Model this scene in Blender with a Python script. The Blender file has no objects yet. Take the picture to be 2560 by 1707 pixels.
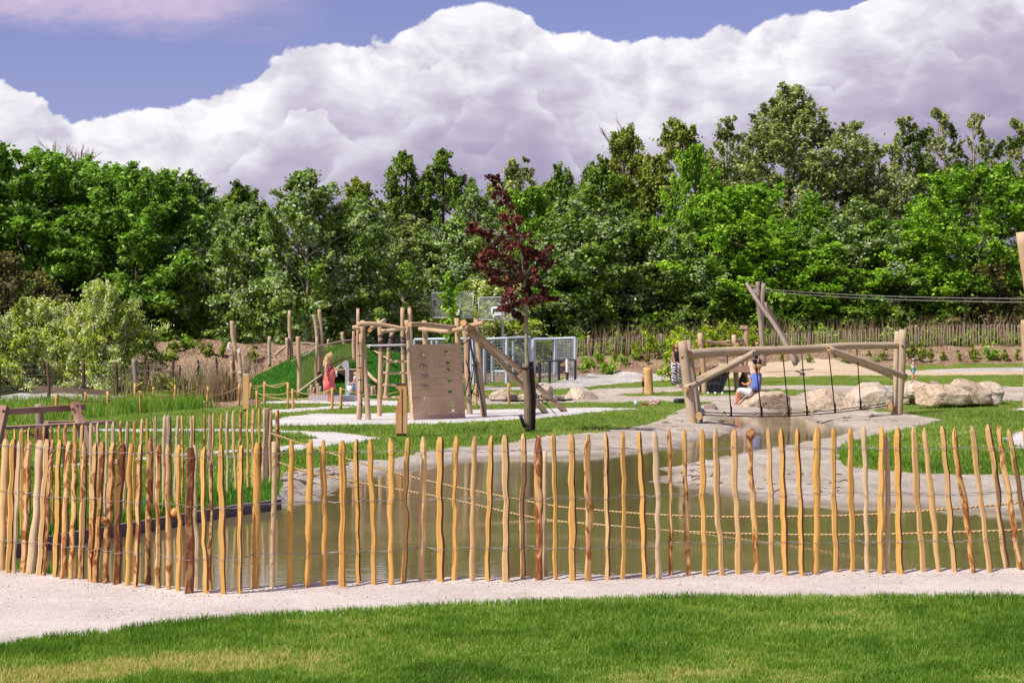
import bpy, bmesh, math, random
import numpy as np
from mathutils import Vector, Matrix, noise as mnoise
R = math.radians
SC = bpy.context.scene
# ---------------------------------------------------------------- camera
F, HZ, CH = 4500.0, 865.0, 1.7
cam = bpy.data.cameras.new('camera'); camo = bpy.data.objects.new('camera', cam)
SC.collection.objects.link(camo); SC.camera = camo
cam.sensor_width = 36; cam.lens = F/2560*36; cam.shift_y = (HZ-853.5)/2560
cam.clip_start = 0.1; cam.clip_end = 6000
camo.location = (0, 0, CH); camo.rotation_euler = (R(90), 0, 0)
# ---------------------------------------------------------------- light
SUN_EL, SUN_V = 52.0, (-0.82, -0.57)
SC.view_settings.view_transform = 'Standard'; SC.view_settings.look = 'None'
SC.view_settings.exposure = 0.3; SC.view_settings.gamma = 1
sl = bpy.data.lights.new('sun', 'SUN'); sl.energy = 4.3; sl.angle = R(0.55); sl.color = (1, .95, .88)
so = bpy.data.objects.new('sun', sl); SC.collection.objects.link(so)
ce = math.cos(R(SUN_EL))
sd = Vector((SUN_V[0]*ce, SUN_V[1]*ce, math.sin(R(SUN_EL)))).normalized()
so.rotation_euler = sd.to_track_quat('Z', 'Y').to_euler(); so.location = (-20, -20, 40)

class NT:
    """small helper for node trees"""
    def __init__(s, tree): s.t = tree; tree.nodes.clear()
    def n(s, typ, ins=None, **props):
        nd = s.t.nodes.new(typ)
        for k, v in props.items(): setattr(nd, k, v)
        for k, v in (ins or {}).items(): s.set(nd, k, v)
        return nd
    def set(s, nd, k, v):
        sock = nd.inputs[k]
        if isinstance(v, bpy.types.NodeSocket): s.t.links.new(v, sock)
        elif isinstance(v, bpy.types.Node): s.t.links.new(v.outputs[0], sock)
        else:
            if hasattr(sock.default_value, '__len__') and not hasattr(v, '__len__'): v = [v]*len(sock.default_value)
            if hasattr(v, '__len__') and len(sock.default_value) == 4 and len(v) == 3: v = (*v, 1)
            sock.default_value = v
    def m(s, op, a, b=0.0, c=0.0, clamp=False):
        return s.n('ShaderNodeMath', {0: a, 1: b, 2: c}, operation=op, use_clamp=clamp).outputs[0]
    def vm(s, op, a, b=(0, 0, 0), sc=1.0):
        nd = s.n('ShaderNodeVectorMath', {0: a, 1: b}, operation=op)
        if op == 'SCALE': s.set(nd, 3, sc)
        return nd.outputs[0]
    def mix(s, f, a, b, blend='MIX'):
        nd = s.t.nodes.new('ShaderNodeMix'); nd.data_type = 'RGBA'; nd.blend_type = blend
        s.set(nd, 0, f); s.set(nd, 6, a); s.set(nd, 7, b); return nd.outputs[2]
    def noise(s, vec, scale, detail=4, rough=.55, dist=0.0):
        return s.n('ShaderNodeTexNoise', {'Vector': vec, 'Scale': scale, 'Detail': detail, 'Roughness': rough, 'Distortion': dist}).outputs[0]
    def ramp(s, f, stops, interp='LINEAR'):
        nd = s.n('ShaderNodeValToRGB', {0: f}); cr = nd.color_ramp; cr.interpolation = interp
        while len(cr.elements) < len(stops): cr.elements.new(.5)
        for e, (p, c) in zip(cr.elements, stops):
            e.position = p; e.color = (*c, 1) if len(c) == 3 else c
        return nd.outputs[0]
    def rng(s, v, a, b, c=0.0, d=1.0, smooth=False):
        return s.n('ShaderNodeMapRange', {0: v, 1: a, 2: b, 3: c, 4: d}, interpolation_type='SMOOTHSTEP' if smooth else 'LINEAR').outputs[0]
    def lk(s, a, b): s.t.links.new(a, b)

# ---------------------------------------------------------------- sky with cumulus
W = bpy.data.worlds.new('World'); SC.world = W; W.use_nodes = True
def build_world():
    t = NT(W.node_tree)
    sky = t.n('ShaderNodeTexSky', sky_type='NISHITA', sun_disc=False)
    sky.sun_elevation = R(SUN_EL); sky.sun_rotation = math.atan2(SUN_V[0], SUN_V[1]); sky.air_density = 1.0; sky.dust_density = .4; sky.ozone_density = 2.5
    blue = t.mix(1.0, sky.outputs[0], (.94, .72, 1.0), 'MULTIPLY')
    blue = t.n('ShaderNodeHueSaturation', {'Saturation': .98, 'Value': 1.0, 'Color': blue}).outputs[0]
    D = t.n('ShaderNodeTexCoord').outputs['Generated']
    sp = t.n('ShaderNodeSeparateXYZ', {0: D})
    az = t.m('ARCTAN2', sp.outputs[0], sp.outputs[1]); el = t.m('ARCSINE', sp.outputs[2])
    edge = [(0,222),(50,226),(100,243),(140,282),(180,312),(230,304),(330,288),(440,270),(490,244),(560,210),(640,186),(665,152),(720,112),(800,95),(900,102),(985,92),(1030,58),(1090,30),(1130,14),(1200,9),(1290,12),(1340,32),(1370,58),(1450,78),(1540,103),(1600,93),(1680,84),(1750,98),(1790,70),(1830,62),(1860,80),(1900,58),(2000,38),(2100,22),(2200,-5),(2400,-30),(2560,-20)]
    def cloud(p, e):      # billow height field
        q = t.vm('ADD', p, t.vm('SCALE', t.n('ShaderNodeTexNoise', {'Vector': p, 'Scale': 14.0, 'Detail': 2}, noise_dimensions='2D').outputs[1], sc=.050))
        v = t.n('ShaderNodeTexVoronoi', {'Vector': q, 'Scale': 19.0, 'Detail': 3.0, 'Roughness': .52, 'Lacunarity': 2.2}, feature='F1', normalize=True, voronoi_dimensions='2D').outputs[0]
        return t.m('SUBTRACT', 1.0, t.m('MULTIPLY', v, v))
    comb = t.n('ShaderNodeCombineXYZ', {0: az, 1: t.m('MULTIPLY', el, 1.35), 2: 3.3}).outputs[0]
    h0 = cloud(comb, 0)
    h1 = cloud(t.vm('ADD', comb, (-.006, .011, .0)), 0)
    u = t.rng(az, -.30, .30)
    fc = t.n('ShaderNodeFloatCurve', {1: u}); cv = fc.mapping.curves[0]
    pts = [(-.05 + 0, 225)] and [((math.atan((x-1280)/F)+.30)/.60, math.atan((HZ-y)/F)/.22) for x, y in edge]
    pts = [(0.0, pts[0][1])] + pts + [(1.0, pts[-1][1])]
    while len(cv.points) < len(pts): cv.points.new(.5, .5)
    for P_, (a, b) in zip(cv.points, pts): P_.location = (a, b); P_.handle_type = 'VECTOR'
    fc.mapping.use_clip = False; fc.mapping.update()
    E = t.m('MULTIPLY', fc.outputs[0], .22)
    # away from the view the bank of cloud goes on at a wandering height
    oth = t.m('ADD', .13, t.m('MULTIPLY', t.noise(t.n('ShaderNodeCombineXYZ', {0: sp.outputs[0], 1: sp.outputs[1]}).outputs[0], 2.2, 3), .12))
    far = t.rng(t.m('ABSOLUTE', az), .30, .42, smooth=True)
    E = t.m('ADD', t.m('MULTIPLY', E, t.m('SUBTRACT', 1.0, far)), t.m('MULTIPLY', oth, far))
    fine = t.noise(comb, 110.0, 3, .6)
    bump = t.m('ADD', t.m('MULTIPLY', t.m('SUBTRACT', h0, .86), .034), t.m('MULTIPLY', t.m('SUBTRACT', fine, .5), .0060))
    d = t.m('ADD', t.m('SUBTRACT', t.m('SUBTRACT', E, .003), el), bump)
    alpha = t.rng(d, -.0005, .0019, smooth=True)
    # shade: banks of billows in front of each other, each bright on its upper edge and greyer below
    relief = t.m('MULTIPLY', t.m('SUBTRACT', h0, h1), 1.7)
    wob = t.vm('SCALE', t.n('ShaderNodeTexNoise', {'Vector': comb, 'Scale': 22.0, 'Detail': 3}, noise_dimensions='2D').outputs[1], sc=.022)
    deep = t.rng(d, .0, .11)
    low = t.noise(t.vm('MULTIPLY', comb, (1.0, 1.7, 1.0)), 8.0, 4, .5)
    tex = t.noise(t.vm('ADD', t.vm('MULTIPLY', comb, (1.0, 1.5, 1.0)), wob), 32.0, 5, .55)
    lit = t.m('ADD', t.m('SUBTRACT', .97, t.m('MULTIPLY', deep, .34)), relief)
    lit = t.m('ADD', lit, t.m('MULTIPLY', t.m('SUBTRACT', low, .5), t.rng(d, .005, .04, .2, 1.0)))
    lit = t.m('ADD', lit, t.m('MULTIPLY', t.m('SUBTRACT', tex, .5), t.rng(d, .0, .04, .15, .55)))
    for k, (dep, fr, amp, off) in enumerate(((.022, 13., .050, 1.3), (.046, 11., .050, 5.1), (.068, 15., .045, 9.7), (.090, 10., .045, 14.2), (.115, 13., .04, 3.9))):
        e1 = t.n('ShaderNodeTexNoise', {'W': t.m('ADD', az, off), 'Scale': fr, 'Detail': 2.0}, noise_dimensions='1D').outputs[0]
        q = t.vm('ADD', t.vm('ADD', comb, wob), (off, off*.37, 0))
        v = t.n('ShaderNodeTexVoronoi', {'Vector': q, 'Scale': 26.0, 'Detail': 2.0, 'Roughness': .55, 'Lacunarity': 2.4}, feature='F1', normalize=True, voronoi_dimensions='2D').outputs[0]
        hb = t.m('SUBTRACT', 1.0, t.m('MULTIPLY', v, v))
        dk = t.m('ADD', t.m('SUBTRACT', t.m('ADD', t.m('SUBTRACT', E, dep), t.m('MULTIPLY', t.m('SUBTRACT', e1, .5), amp*2)), el), t.m('MULTIPLY', t.m('SUBTRACT', hb, .85), .045))
        soft = t.rng(t.noise(t.vm('ADD', comb, (off, 0, 0)), 16.0, 2), .42, .66, .0015, .020)
        ak = t.m('MULTIPLY', t.n('ShaderNodeMapRange', {0: dk, 1: 0.0, 2: soft}, interpolation_type='SMOOTHSTEP').outputs[0], .85)
        edge_glow = t.m('MULTIPLY', t.m('POWER', 2.718, t.m('MULTIPLY', dk, -42.0)), .34)
        lk_ = t.m('ADD', t.m('SUBTRACT', .66-.045*k, t.rng(dk, 0, .06, 0, .10)), t.m('MULTIPLY', edge_glow, 1.0))
        lk_ = t.m('ADD', lk_, t.m('MULTIPLY', t.m('SUBTRACT', tex, .5), .75))
        lk_ = t.m('ADD', lk_, t.m('MULTIPLY', t.m('SUBTRACT', low, .5), .70))
        lit = t.m('ADD', t.m('MULTIPLY', lit, t.m('SUBTRACT', 1.0, ak)), t.m('MULTIPLY', lk_, ak))
    right = t.rng(az, .15, .30, 0, .22)
    lit = t.m('SUBTRACT', t.m('SUBTRACT', lit, right), t.rng(d, .02, .10, .02, .38))
    col = t.ramp(lit, [(0.0, (.27, .235, .37)), (.30, (.35, .31, .44)), (.55, (.45, .41, .52)), (.78, (.62, .60, .67)), (1.0, (.82, .80, .83))])
    # thin high veil at upper left
    vn = t.noise(t.vm('MULTIPLY', comb, (1.0, 2.2, 1.0)), 9.0, 5, .6, .3)
    veil = t.m('MULTIPLY', t.rng(t.m('ADD', el, t.m('MULTIPLY', vn, .05)), .186, .208, smooth=True), t.rng(az, -.09, -.17, 0, 1, True))
    cl2 = t.m('MULTIPLY', veil, .92)
    bsky = t.n('ShaderNodeBackground', {0: blue, 1: .088})
    tgt = t.n('ShaderNodeBackground', {0: t.mix(1.0, col, (1.0, 1.0, 1.0), 'MULTIPLY'), 1: 1.0})
    vb = t.n('ShaderNodeBackground', {0: t.mix(t.rng(t.m('ADD', vn, t.m('MULTIPLY', t.m('SUBTRACT', fine, .5), .3)), .3, .75), (.42, .36, .53), (.66, .52, .66)), 1: 1.0})
    mx = t.n('ShaderNodeMixShader', {0: cl2, 1: bsky.outputs[0], 2: vb.outputs[0]})
    mx2 = t.n('ShaderNodeMixShader', {0: alpha, 1: mx.outputs[0], 2: tgt.outputs[0]})
    o = t.n('ShaderNodeOutputWorld', {0: mx2.outputs[0]})
build_world()
try:
    W.cycles.sampling_method = 'MANUAL'; W.cycles.sample_map_resolution = 512
except Exception: pass
C = SC.cycles; C.max_bounces = 4; C.diffuse_bounces = 2; C.glossy_bounces = 2; C.transmission_bounces = 3; C.transparent_max_bounces = 6
C.use_denoising = True; C.sample_clamp_indirect = 6

# ---------------------------------------------------------------- object helpers
COL = SC.collection
def tag(o, label=None, cat=None, group=None, kind=None):
    if label: o['label'] = label
    if cat: o['category'] = cat
    if group: o['group'] = group
    if kind: o['kind'] = kind
    return o
def link(name, me, mats, parent=None):
    o = bpy.data.objects.new(name, me); COL.objects.link(o)
    for m in (mats if isinstance(mats, (list, tuple)) else [mats]): me.materials.append(m)
    if parent:
        o.parent = parent; o.matrix_parent_inverse = Matrix.Translation(-parent.location)
    return o
def thing(name, label, cat, loc, group=None):
    o = bpy.data.objects.new(name, None); COL.objects.link(o); o.location = Vector(loc); o.empty_display_size = .3
    return tag(o, label, cat, group)
def npmesh(name, V, Fc, smooth=True, attr=None):
    """V (n,3), Fc (m,k) arrays -> mesh; attr: dict of per-face floats"""
    me = bpy.data.meshes.new(name); V = np.asarray(V, np.float32); Fc = np.asarray(Fc, np.int32)
    me.vertices.add(len(V)); me.vertices.foreach_set('co', V.ravel())
    k = Fc.shape[1]; me.loops.add(Fc.size); me.polygons.add(len(Fc))
    me.loops.foreach_set('vertex_index', Fc.ravel())
    me.polygons.foreach_set('loop_start', np.arange(len(Fc), dtype=np.int32)*k)
    try: me.polygons.foreach_set('loop_total', np.full(len(Fc), k, np.int32))
    except Exception: pass
    me.polygons.foreach_set('use_smooth', np.full(len(Fc), smooth))
    for a, v in (attr or {}).items():
        at_ = me.attributes.new(a, 'FLOAT', 'FACE'); at_.data.foreach_set('value', np.asarray(v, np.float32))
    me.update(calc_edges=True)
    return me

class MB:
    def __init__(s): s.v = []; s.f = []; s.uv = []; s.mi = []; s.sm = []
    def face(s, idx, uv, mi=0, sm=True):
        s.f.append(idx); s.uv.append(uv); s.mi.append(mi); s.sm.append(sm)
    def tube(s, pts, rad, sides=8, mi=0, cap=0, rough=0.0, seed=0, flat=1.0, closed=True):
        """pts: points, rad: radius or list; cap = material index of the end caps"""
        pts = [Vector(p) for p in pts]; n = len(pts)
        if not hasattr(rad, '__len__'): rad = [rad]*n
        rg = random.Random(seed); ph = [rg.uniform(0, 6.28) for _ in range(6)]
        t0 = (pts[1]-pts[0]).normalized()
        a = Vector((0, 0, 1)) if abs(t0.z) < .8 else Vector((0, -1, 0))
        nx = t0.cross(a).normalized(); base = len(s.v); L = 0; Ls = []
        uo = rg.uniform(0, 20)
        for i, p in enumerate(pts):
            tt = (pts[min(i+1, n-1)]-pts[max(i-1, 0)]).normalized()
            nx = (nx-tt*nx.dot(tt)).normalized(); ny = tt.cross(nx)
            if i: L += (p-pts[i-1]).length
            Ls.append(L)
            for k in range(sides):
                an = 2*math.pi*k/sides
                r = rad[i]*(1+rough*(math.sin(an*2+ph[0]+L*2.3)*.5+math.sin(an*3+ph[1]-L*3.7)*.35+math.sin(L*7+ph[2]+an)*.3))
                s.v.append(p+nx*math.cos(an)*r+ny*math.sin(an)*r*flat)
        for i in range(n-1):
            for k in range(sides):
                k2 = (k+1) % sides; r = max(rad[i], .005)
                q = [base+i*sides+k, base+i*sides+k2, base+(i+1)*sides+k2, base+(i+1)*sides+k]
                u0 = 2*math.pi*r*k/sides+uo; u1 = 2*math.pi*r*(k+1)/sides+uo
                s.face(q, [(u0, Ls[i]+uo), (u1, Ls[i]+uo), (u1, Ls[i+1]+uo), (u0, Ls[i+1]+uo)], mi)
        if closed:
            for ring, rev in ((0, True), (n-1, False)):
                idx = [base+ring*sides+k for k in range(sides)]
                if rev: idx = idx[::-1]
                s.face(idx, [(math.cos(k*6.283/sides)*rad[ring]+uo, math.sin(k*6.283/sides)*rad[ring]) for k in range(sides)], cap, False)
        return s
    def log(s, p0, p1, r0, r1=None, bend=(0, 0, 0), seg=9, sides=12, seed=0, rough=.045, wob=.02, cap=1):
        p0 = Vector(p0); p1 = Vector(p1); r1 = r0 if r1 is None else r1; b = Vector(bend)
        rg = random.Random(seed+7); ph = [rg.uniform(0, 6.3) for _ in range(4)]; L = (p1-p0).length
        ax = (p1-p0).normalized(); s1 = ax.cross(Vector((.3, .9, .2))).normalized(); s2 = ax.cross(s1)
        pts = []; rr = []
        for i in range(seg+1):
            t = i/seg; e = math.sin(math.pi*t)
            pts.append(p0.lerp(p1, t)+b*e+(s1*math.sin(t*L*2.2+ph[0])+s2*math.sin(t*L*1.7+ph[1]))*wob*e)
            rr.append((r0+(r1-r0)*t)*(1+.05*math.sin(t*L*3+ph[2])))
        rr[0] *= .97; rr[-1] *= .95
        return s.tube(pts, rr, sides, 0, cap, rough, seed)
    def box(s, c, size, rot=None, mi=0, uvo=None):
        c = Vector(c); hx, hy, hz = [x/2 for x in size]; M = rot or Matrix.Identity(3); b = len(s.v)
        co = [(-hx,-hy,-hz),(hx,-hy,-hz),(hx,hy,-hz),(-hx,hy,-hz),(-hx,-hy,hz),(hx,-hy,hz),(hx,hy,hz),(-hx,hy,hz)]
        for p in co: s.v.append(c+M@Vector(p))
        ax = max(range(3), key=lambda i: size[i]); o = uvo if uvo is not None else (c.x*3.1+c.y*1.7+c.z*5.3)
        for q in ((0,3,2,1),(4,5,6,7),(0,1,5,4),(2,3,7,6),(1,2,6,5),(3,0,4,7)):
            uv = []
            for i in q:
                p = co[i]; oth = sum(p[j] for j in range(3) if j != ax); uv.append((oth+o, p[ax]+o))
            s.face([b+i for i in q], uv, mi, False)
        return s
    def prism(s, outline, origin, ux, uz, depth, mi=0, mi_cap=None):
        """outline: list of (a,b) -> origin + a*ux + b*uz, extruded along ux x uz by depth"""
        ux = Vector(ux).normalized(); uz = Vector(uz).normalized(); dn = ux.cross(uz).normalized(); o = Vector(origin)
        n = len(outline); b = len(s.v)
        for k in (0, 1):
            for a, c in outline: s.v.append(o+ux*a+uz*c+dn*depth*k)
        s.face([b+i for i in range(n)], [(a, c) for a, c in outline], mi, False)
        s.face([b+n+i for i in range(n)][::-1], [(a+3, c) for a, c in outline][::-1], mi, False)
        for i in range(n):
            j = (i+1) % n
            s.face([b+i, b+n+i, b+n+j, b+j], [(0, outline[i][1]), (depth, outline[i][1]), (depth, outline[j][1]), (0, outline[j][1])], mi if mi_cap is None else mi_cap, False)
        return s
    def build(s, name, mats, parent=None):
        me = bpy.data.meshes.new(name); me.from_pydata([tuple(v) for v in s.v], [], s.f)
        uvl = me.uv_layers.new(name='UVMap')
        flat = [c for f in s.uv for p in f for c in p]
        uvl.data.foreach_set('uv', flat)
        me.polygons.foreach_set('material_index', s.mi); me.polygons.foreach_set('use_smooth', s.sm)
        bm = bmesh.new(); bm.from_mesh(me); bmesh.ops.recalc_face_normals(bm, faces=bm.faces); bm.to_mesh(me); bm.free()
        me.update()
        return link(name, me, mats, parent)
def copy_tree(o, loc, rz=0, sc=None, label=None, group=None):
    r = o.copy(); COL.objects.link(r); r.location = Vector(loc); r.rotation_euler = (0, 0, rz)
    if sc: r.scale = sc if hasattr(sc, '__len__') else (sc, sc, sc)
    if label: r['label'] = label
    if group: r['group'] = group
    for ch in list(o.children):
        c = ch.copy(); COL.objects.link(c); c.parent = r
        for g in list(ch.children):
            d = g.copy(); COL.objects.link(d); d.parent = c
    return r

# ---------------------------------------------------------------- materials
def mat(name):
    m = bpy.data.materials.new(name); m.use_nodes = True; return m, NT(m.node_tree)
def finish(t, col, rough=.8, bump=None, bs=.3, bd=.01, spec=.3, metal=0.0, extra=None):
    b = t.n('ShaderNodeBsdfPrincipled', {'Base Color': col, 'Roughness': rough, 'Specular IOR Level': spec, 'Metallic': metal})
    if bump is not None: t.lk(t.n('ShaderNodeBump', {'Height': bump, 'Strength': bs, 'Distance': bd}).outputs[0], b.inputs['Normal'])
    if extra:
        for k, v in extra.items(): t.set(b, k, v)
    t.n('ShaderNodeOutputMaterial', {0: b.outputs[0]}); return b
def plain(name, col, rough=.6, spec=.3, metal=0.0, var=.12):
    m, t = mat(name); g = t.n('ShaderNodeTexCoord').outputs['Object']
    n = t.noise(g, 9.0, 5); c = t.mix(n, [x*(1-var) for x in col], [min(1, x*(1+var)) for x in col])
    finish(t, c, rough, t.noise(g, 60.0, 3), .15, .004, spec, metal); return m
def wood(name, base, dark, pale, streak=.5, gu=38, gv=2.2, rough=.75, blotch=0.0, blotchcol=(.1, .05, .02), bthr=.55):
    m, t = mat(name); uv = t.n('ShaderNodeUVMap').outputs[0]
    g = t.n('ShaderNodeTexCoord').outputs['Object']
    st = t.noise(t.vm('MULTIPLY', uv, (gu, gv, 1)), 1.0, 5, .6, .6)
    fi = t.noise(t.vm('MULTIPLY', uv, (gu*4, gv*2.5, 1)), 1.0, 3, .6)
    big = t.noise(g, 1.6, 4)
    c = t.mix(t.rng(big, .35, .68), base, pale)
    c = t.mix(t.m('MULTIPLY', t.rng(st, .5, .72), streak), c, dark)
    crack = t.rng(t.noise(t.vm('MULTIPLY', uv, (gu*1.3, gv*.35, 1)), 1.0, 2, .5), .66, .70)
    c = t.mix(t.m('MULTIPLY', crack, .6), c, [x*.35 for x in dark])
    c = t.mix(t.m('MULTIPLY', fi, .25), c, dark)
    if blotch:
        bl = t.noise(t.vm('MULTIPLY', uv, (16, 5.5, 1)), 1.0, 5, .62, 1.0)
        f = t.rng(bl, bthr, bthr+.06)
        b2 = t.mix(t.rng(t.noise(t.vm('MULTIPLY', uv, (60, 14, 1)), 1.0, 4), .4, .65), blotchcol, [x*2.4 for x in blotchcol])
        c = t.mix(t.m('MULTIPLY', f, blotch), c, b2)
    h = t.m('SUBTRACT', t.m('ADD', st, t.m('MULTIPLY', fi, .4)), t.m('MULTIPLY', crack, .8))
    finish(t, c, rough, h, .45, .006, .25); return m
M = {}
M['log'] = wood('log_wood', (.50, .33, .195), (.28, .17, .10), (.64, .47, .31))
M['log_pale'] = wood('peeled_log', (.48, .36, .235), (.26, .17, .10), (.60, .48, .34), streak=.55)
M['log_grey'] = wood('weathered_log', (.30, .23, .19), (.16, .12, .10), (.42, .34, .29))
M['cut'] = wood('cut_end', (.62, .36, .14), (.40, .20, .07), (.70, .45, .20), gu=20, gv=20)
M['plank'] = wood('plank_wood', (.74, .47, .28), (.54, .32, .18), (.82, .58, .38), gu=22, gv=3)
M['board_new'] = wood('fresh_board', (.66, .38, .15), (.50, .26, .09), (.74, .47, .22), streak=.35)
M['sign_wood'] = wood('oiled_larch', (.58, .30, .12), (.38, .17, .06), (.68, .42, .2), gu=26, gv=1.6)
M['stake'] = wood('orange_stake', (.62, .32, .10), (.42, .2, .06), (.7, .42, .17))
M['table'] = wood('red_brown_timber', (.36, .19, .13), (.2, .1, .07), (.5, .34, .27))
M['oldpost'] = wood('old_post', (.17, .12, .08), (.06, .04, .03), (.27, .2, .13), streak=.8)
M['blackpost'] = wood('black_post', (.035, .03, .03), (.015, .013, .012), (.07, .055, .045))
M['darkpost'] = wood('dark_fence_post', (.09, .05, .045), (.04, .025, .02), (.15, .085, .07))
PK = [wood('picket_yellow', (.70, .385, .095), (.50, .23, .05), (.78, .47, .15), streak=.45, gu=30, gv=1.5, blotch=.0),
      wood('picket_streaked', (.68, .40, .13), (.42, .20, .06), (.76, .52, .24), blotch=.95, blotchcol=(.20, .065, .015), bthr=.50),
      wood('picket_bark', (.60, .33, .12), (.34, .15, .05), (.70, .44, .19), streak=.6, blotch=.95, blotchcol=(.15, .05, .016), bthr=.47),
      wood('picket_pale', (.60, .43, .24), (.42, .28, .14), (.72, .56, .36), streak=.4, blotch=.5, blotchcol=(.22, .11, .05), bthr=.62),
      wood('picket_cream', (.68, .42, .17), (.48, .26, .09), (.76, .53, .27), streak=.5)]
M['bark_shade_side'] = wood('bark_shade_side', (.16, .07, .03), (.07, .03, .015), (.26, .13, .06))  # dark bark for stave sides; its colour also stands in for their shade
PK.append(wood('picket_dark', (.26, .105, .035), (.12, .045, .02), (.48, .26, .10), blotch=.9, blotchcol=(.085, .028, .012), bthr=.46))
M['farpicket'] = wood('far_picket', (.40, .30, .20), (.22, .15, .1), (.52, .41, .29))
M['rope'] = plain('hemp_rope', (.52, .36, .17), .9)
def m_twist():
    m, t = mat('twisted_rope'); uv = t.n('ShaderNodeUVMap').outputs[0]; s = t.n('ShaderNodeSeparateXYZ', {0: uv})
    w = t.m('SINE', t.m('ADD', t.m('MULTIPLY', s.outputs[0], 100.0), t.m('MULTIPLY', s.outputs[1], 130.0)))
    finish(t, t.mix(t.rng(w, -1, 1), (.30, .19, .08), (.60, .42, .20)), .9, w, .8, .006); return m
M['twist'] = m_twist()
M['blackrope'] = plain('black_rope', (.022, .018, .022), .7)
M['wire'] = plain('galvanised_wire', (.34, .31, .30), .45, .5, .5)
M['steel'] = plain('brushed_steel', (.50, .49, .50), .42, .5, .35)
M['frame'] = plain('blue_grey_frame', (.50, .57, .66), .5, .4, .1)
M['meshwire'] = plain('grey_mesh_wire', (.42, .45, .50), .5, .4, .3)
M['palewire'] = plain('pale_mesh_wire', (.5, .54, .52), .5, .4, .3)
M['darkmetal'] = plain('dark_metal', (.05, .055, .06), .5, .4, .3)
M['white'] = plain('white_paint', (.78, .78, .78), .6)
M['black'] = plain('black_plastic', (.015, .015, .018), .5)
M['kerb'] = plain('kerb_concrete', (.20, .17, .15), .85, .2, 0, .25)
M['bolt'] = plain('bolt_metal', (.06, .05, .06), .5)
M['fungus'] = plain('white_cut_disc', (.72, .68, .62), .8)
def foliage(name, stops, trans=.28, silver=None, rough=.55):
    m, t = mat(name)
    a = t.n('ShaderNodeAttribute', attribute_name='rnd').outputs['Fac']
    c = t.ramp(a, stops)
    if silver:
        sv = t.n('ShaderNodeAttribute', attribute_name='sil').outputs['Fac']
        c = t.mix(sv, c, silver)
    b = t.n('ShaderNodeBsdfPrincipled', {'Base Color': c, 'Roughness': rough, 'Specular IOR Level': .35})
    tr = t.n('ShaderNodeBsdfTranslucent', {'Color': t.mix(1.0, c, (1.3, 1.6, .5), 'MULTIPLY')})
    mx = t.n('ShaderNodeMixShader', {0: trans, 1: b.outputs[0], 2: tr.outputs[0]})
    t.n('ShaderNodeOutputMaterial', {0: mx.outputs[0]}); return m
FO = {
 'ash': foliage('leaf_ash', [(0, (0.038, 0.079, 0.010)), (.5, (0.194, 0.353, 0.039)), (1, (0.446, 0.714, 0.092))]),
 'silver': foliage('leaf_whitebeam', [(0, (0.043, 0.081, 0.011)), (.5, (0.190, 0.308, 0.038)), (1, (0.466, 0.626, 0.082))], silver=(.52, .58, .42)),
 'maple': foliage('leaf_maple', [(0, (0.042, 0.099, 0.006)), (.5, (0.212, 0.405, 0.023)), (1, (0.526, 0.750, 0.058))]),
 'dark': foliage('leaf_dark', [(0, (0.032, 0.062, 0.008)), (.5, (0.153, 0.241, 0.029)), (1, (0.356, 0.487, 0.055))]),
 'poplar': foliage('leaf_poplar', [(0, (0.060, 0.086, 0.026)), (.5, (0.301, 0.353, 0.106)), (1, (0.750, 0.750, 0.298))], silver=(.40, .42, .33)),
 'olive': foliage('leaf_olive', [(0, (0.051, 0.079, 0.013)), (.5, (0.264, 0.314, 0.048)), (1, (0.567, 0.590, 0.115))]),
 'blossom': foliage('leaf_blossom', [(0, (0.060, 0.113, 0.010)), (.5, (0.352, 0.471, 0.042)), (1, (0.750, 0.750, 0.103))], silver=(.80, .76, .56)),
 'brown': foliage('leaf_brown', [(0, (0.034, 0.040, 0.011)), (.5, (0.160, 0.148, 0.046)), (1, (0.351, 0.270, 0.108))]),
 'purple': foliage('leaf_purple', [(0, (0.0149, 0.0045, 0.0030)), (.5, (0.1081, 0.0225, 0.0188)), (1, (0.3588, 0.0780, 0.0615))], trans=.2),
 'yellow': foliage('leaf_yellow', [(0, (0.069, 0.127, 0.009)), (.5, (0.387, 0.501, 0.027)), (1, (0.750, 0.750, 0.054))]),
 'weed': foliage('leaf_weed', [(0, (0.051, 0.106, 0.010)), (.5, (0.248, 0.419, 0.036)), (1, (0.567, 0.750, 0.081))]),
}
M['bark'] = wood('tree_bark', (.13, .10, .065), (.05, .035, .025), (.22, .18, .11), gu=18, gv=4)
M['bark_pale'] = wood('pale_bark', (.30, .27, .17), (.12, .10, .06), (.42, .38, .26), gu=14, gv=5)
M['twig'] = plain('bare_twig', (.25, .17, .14), .9)
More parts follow.
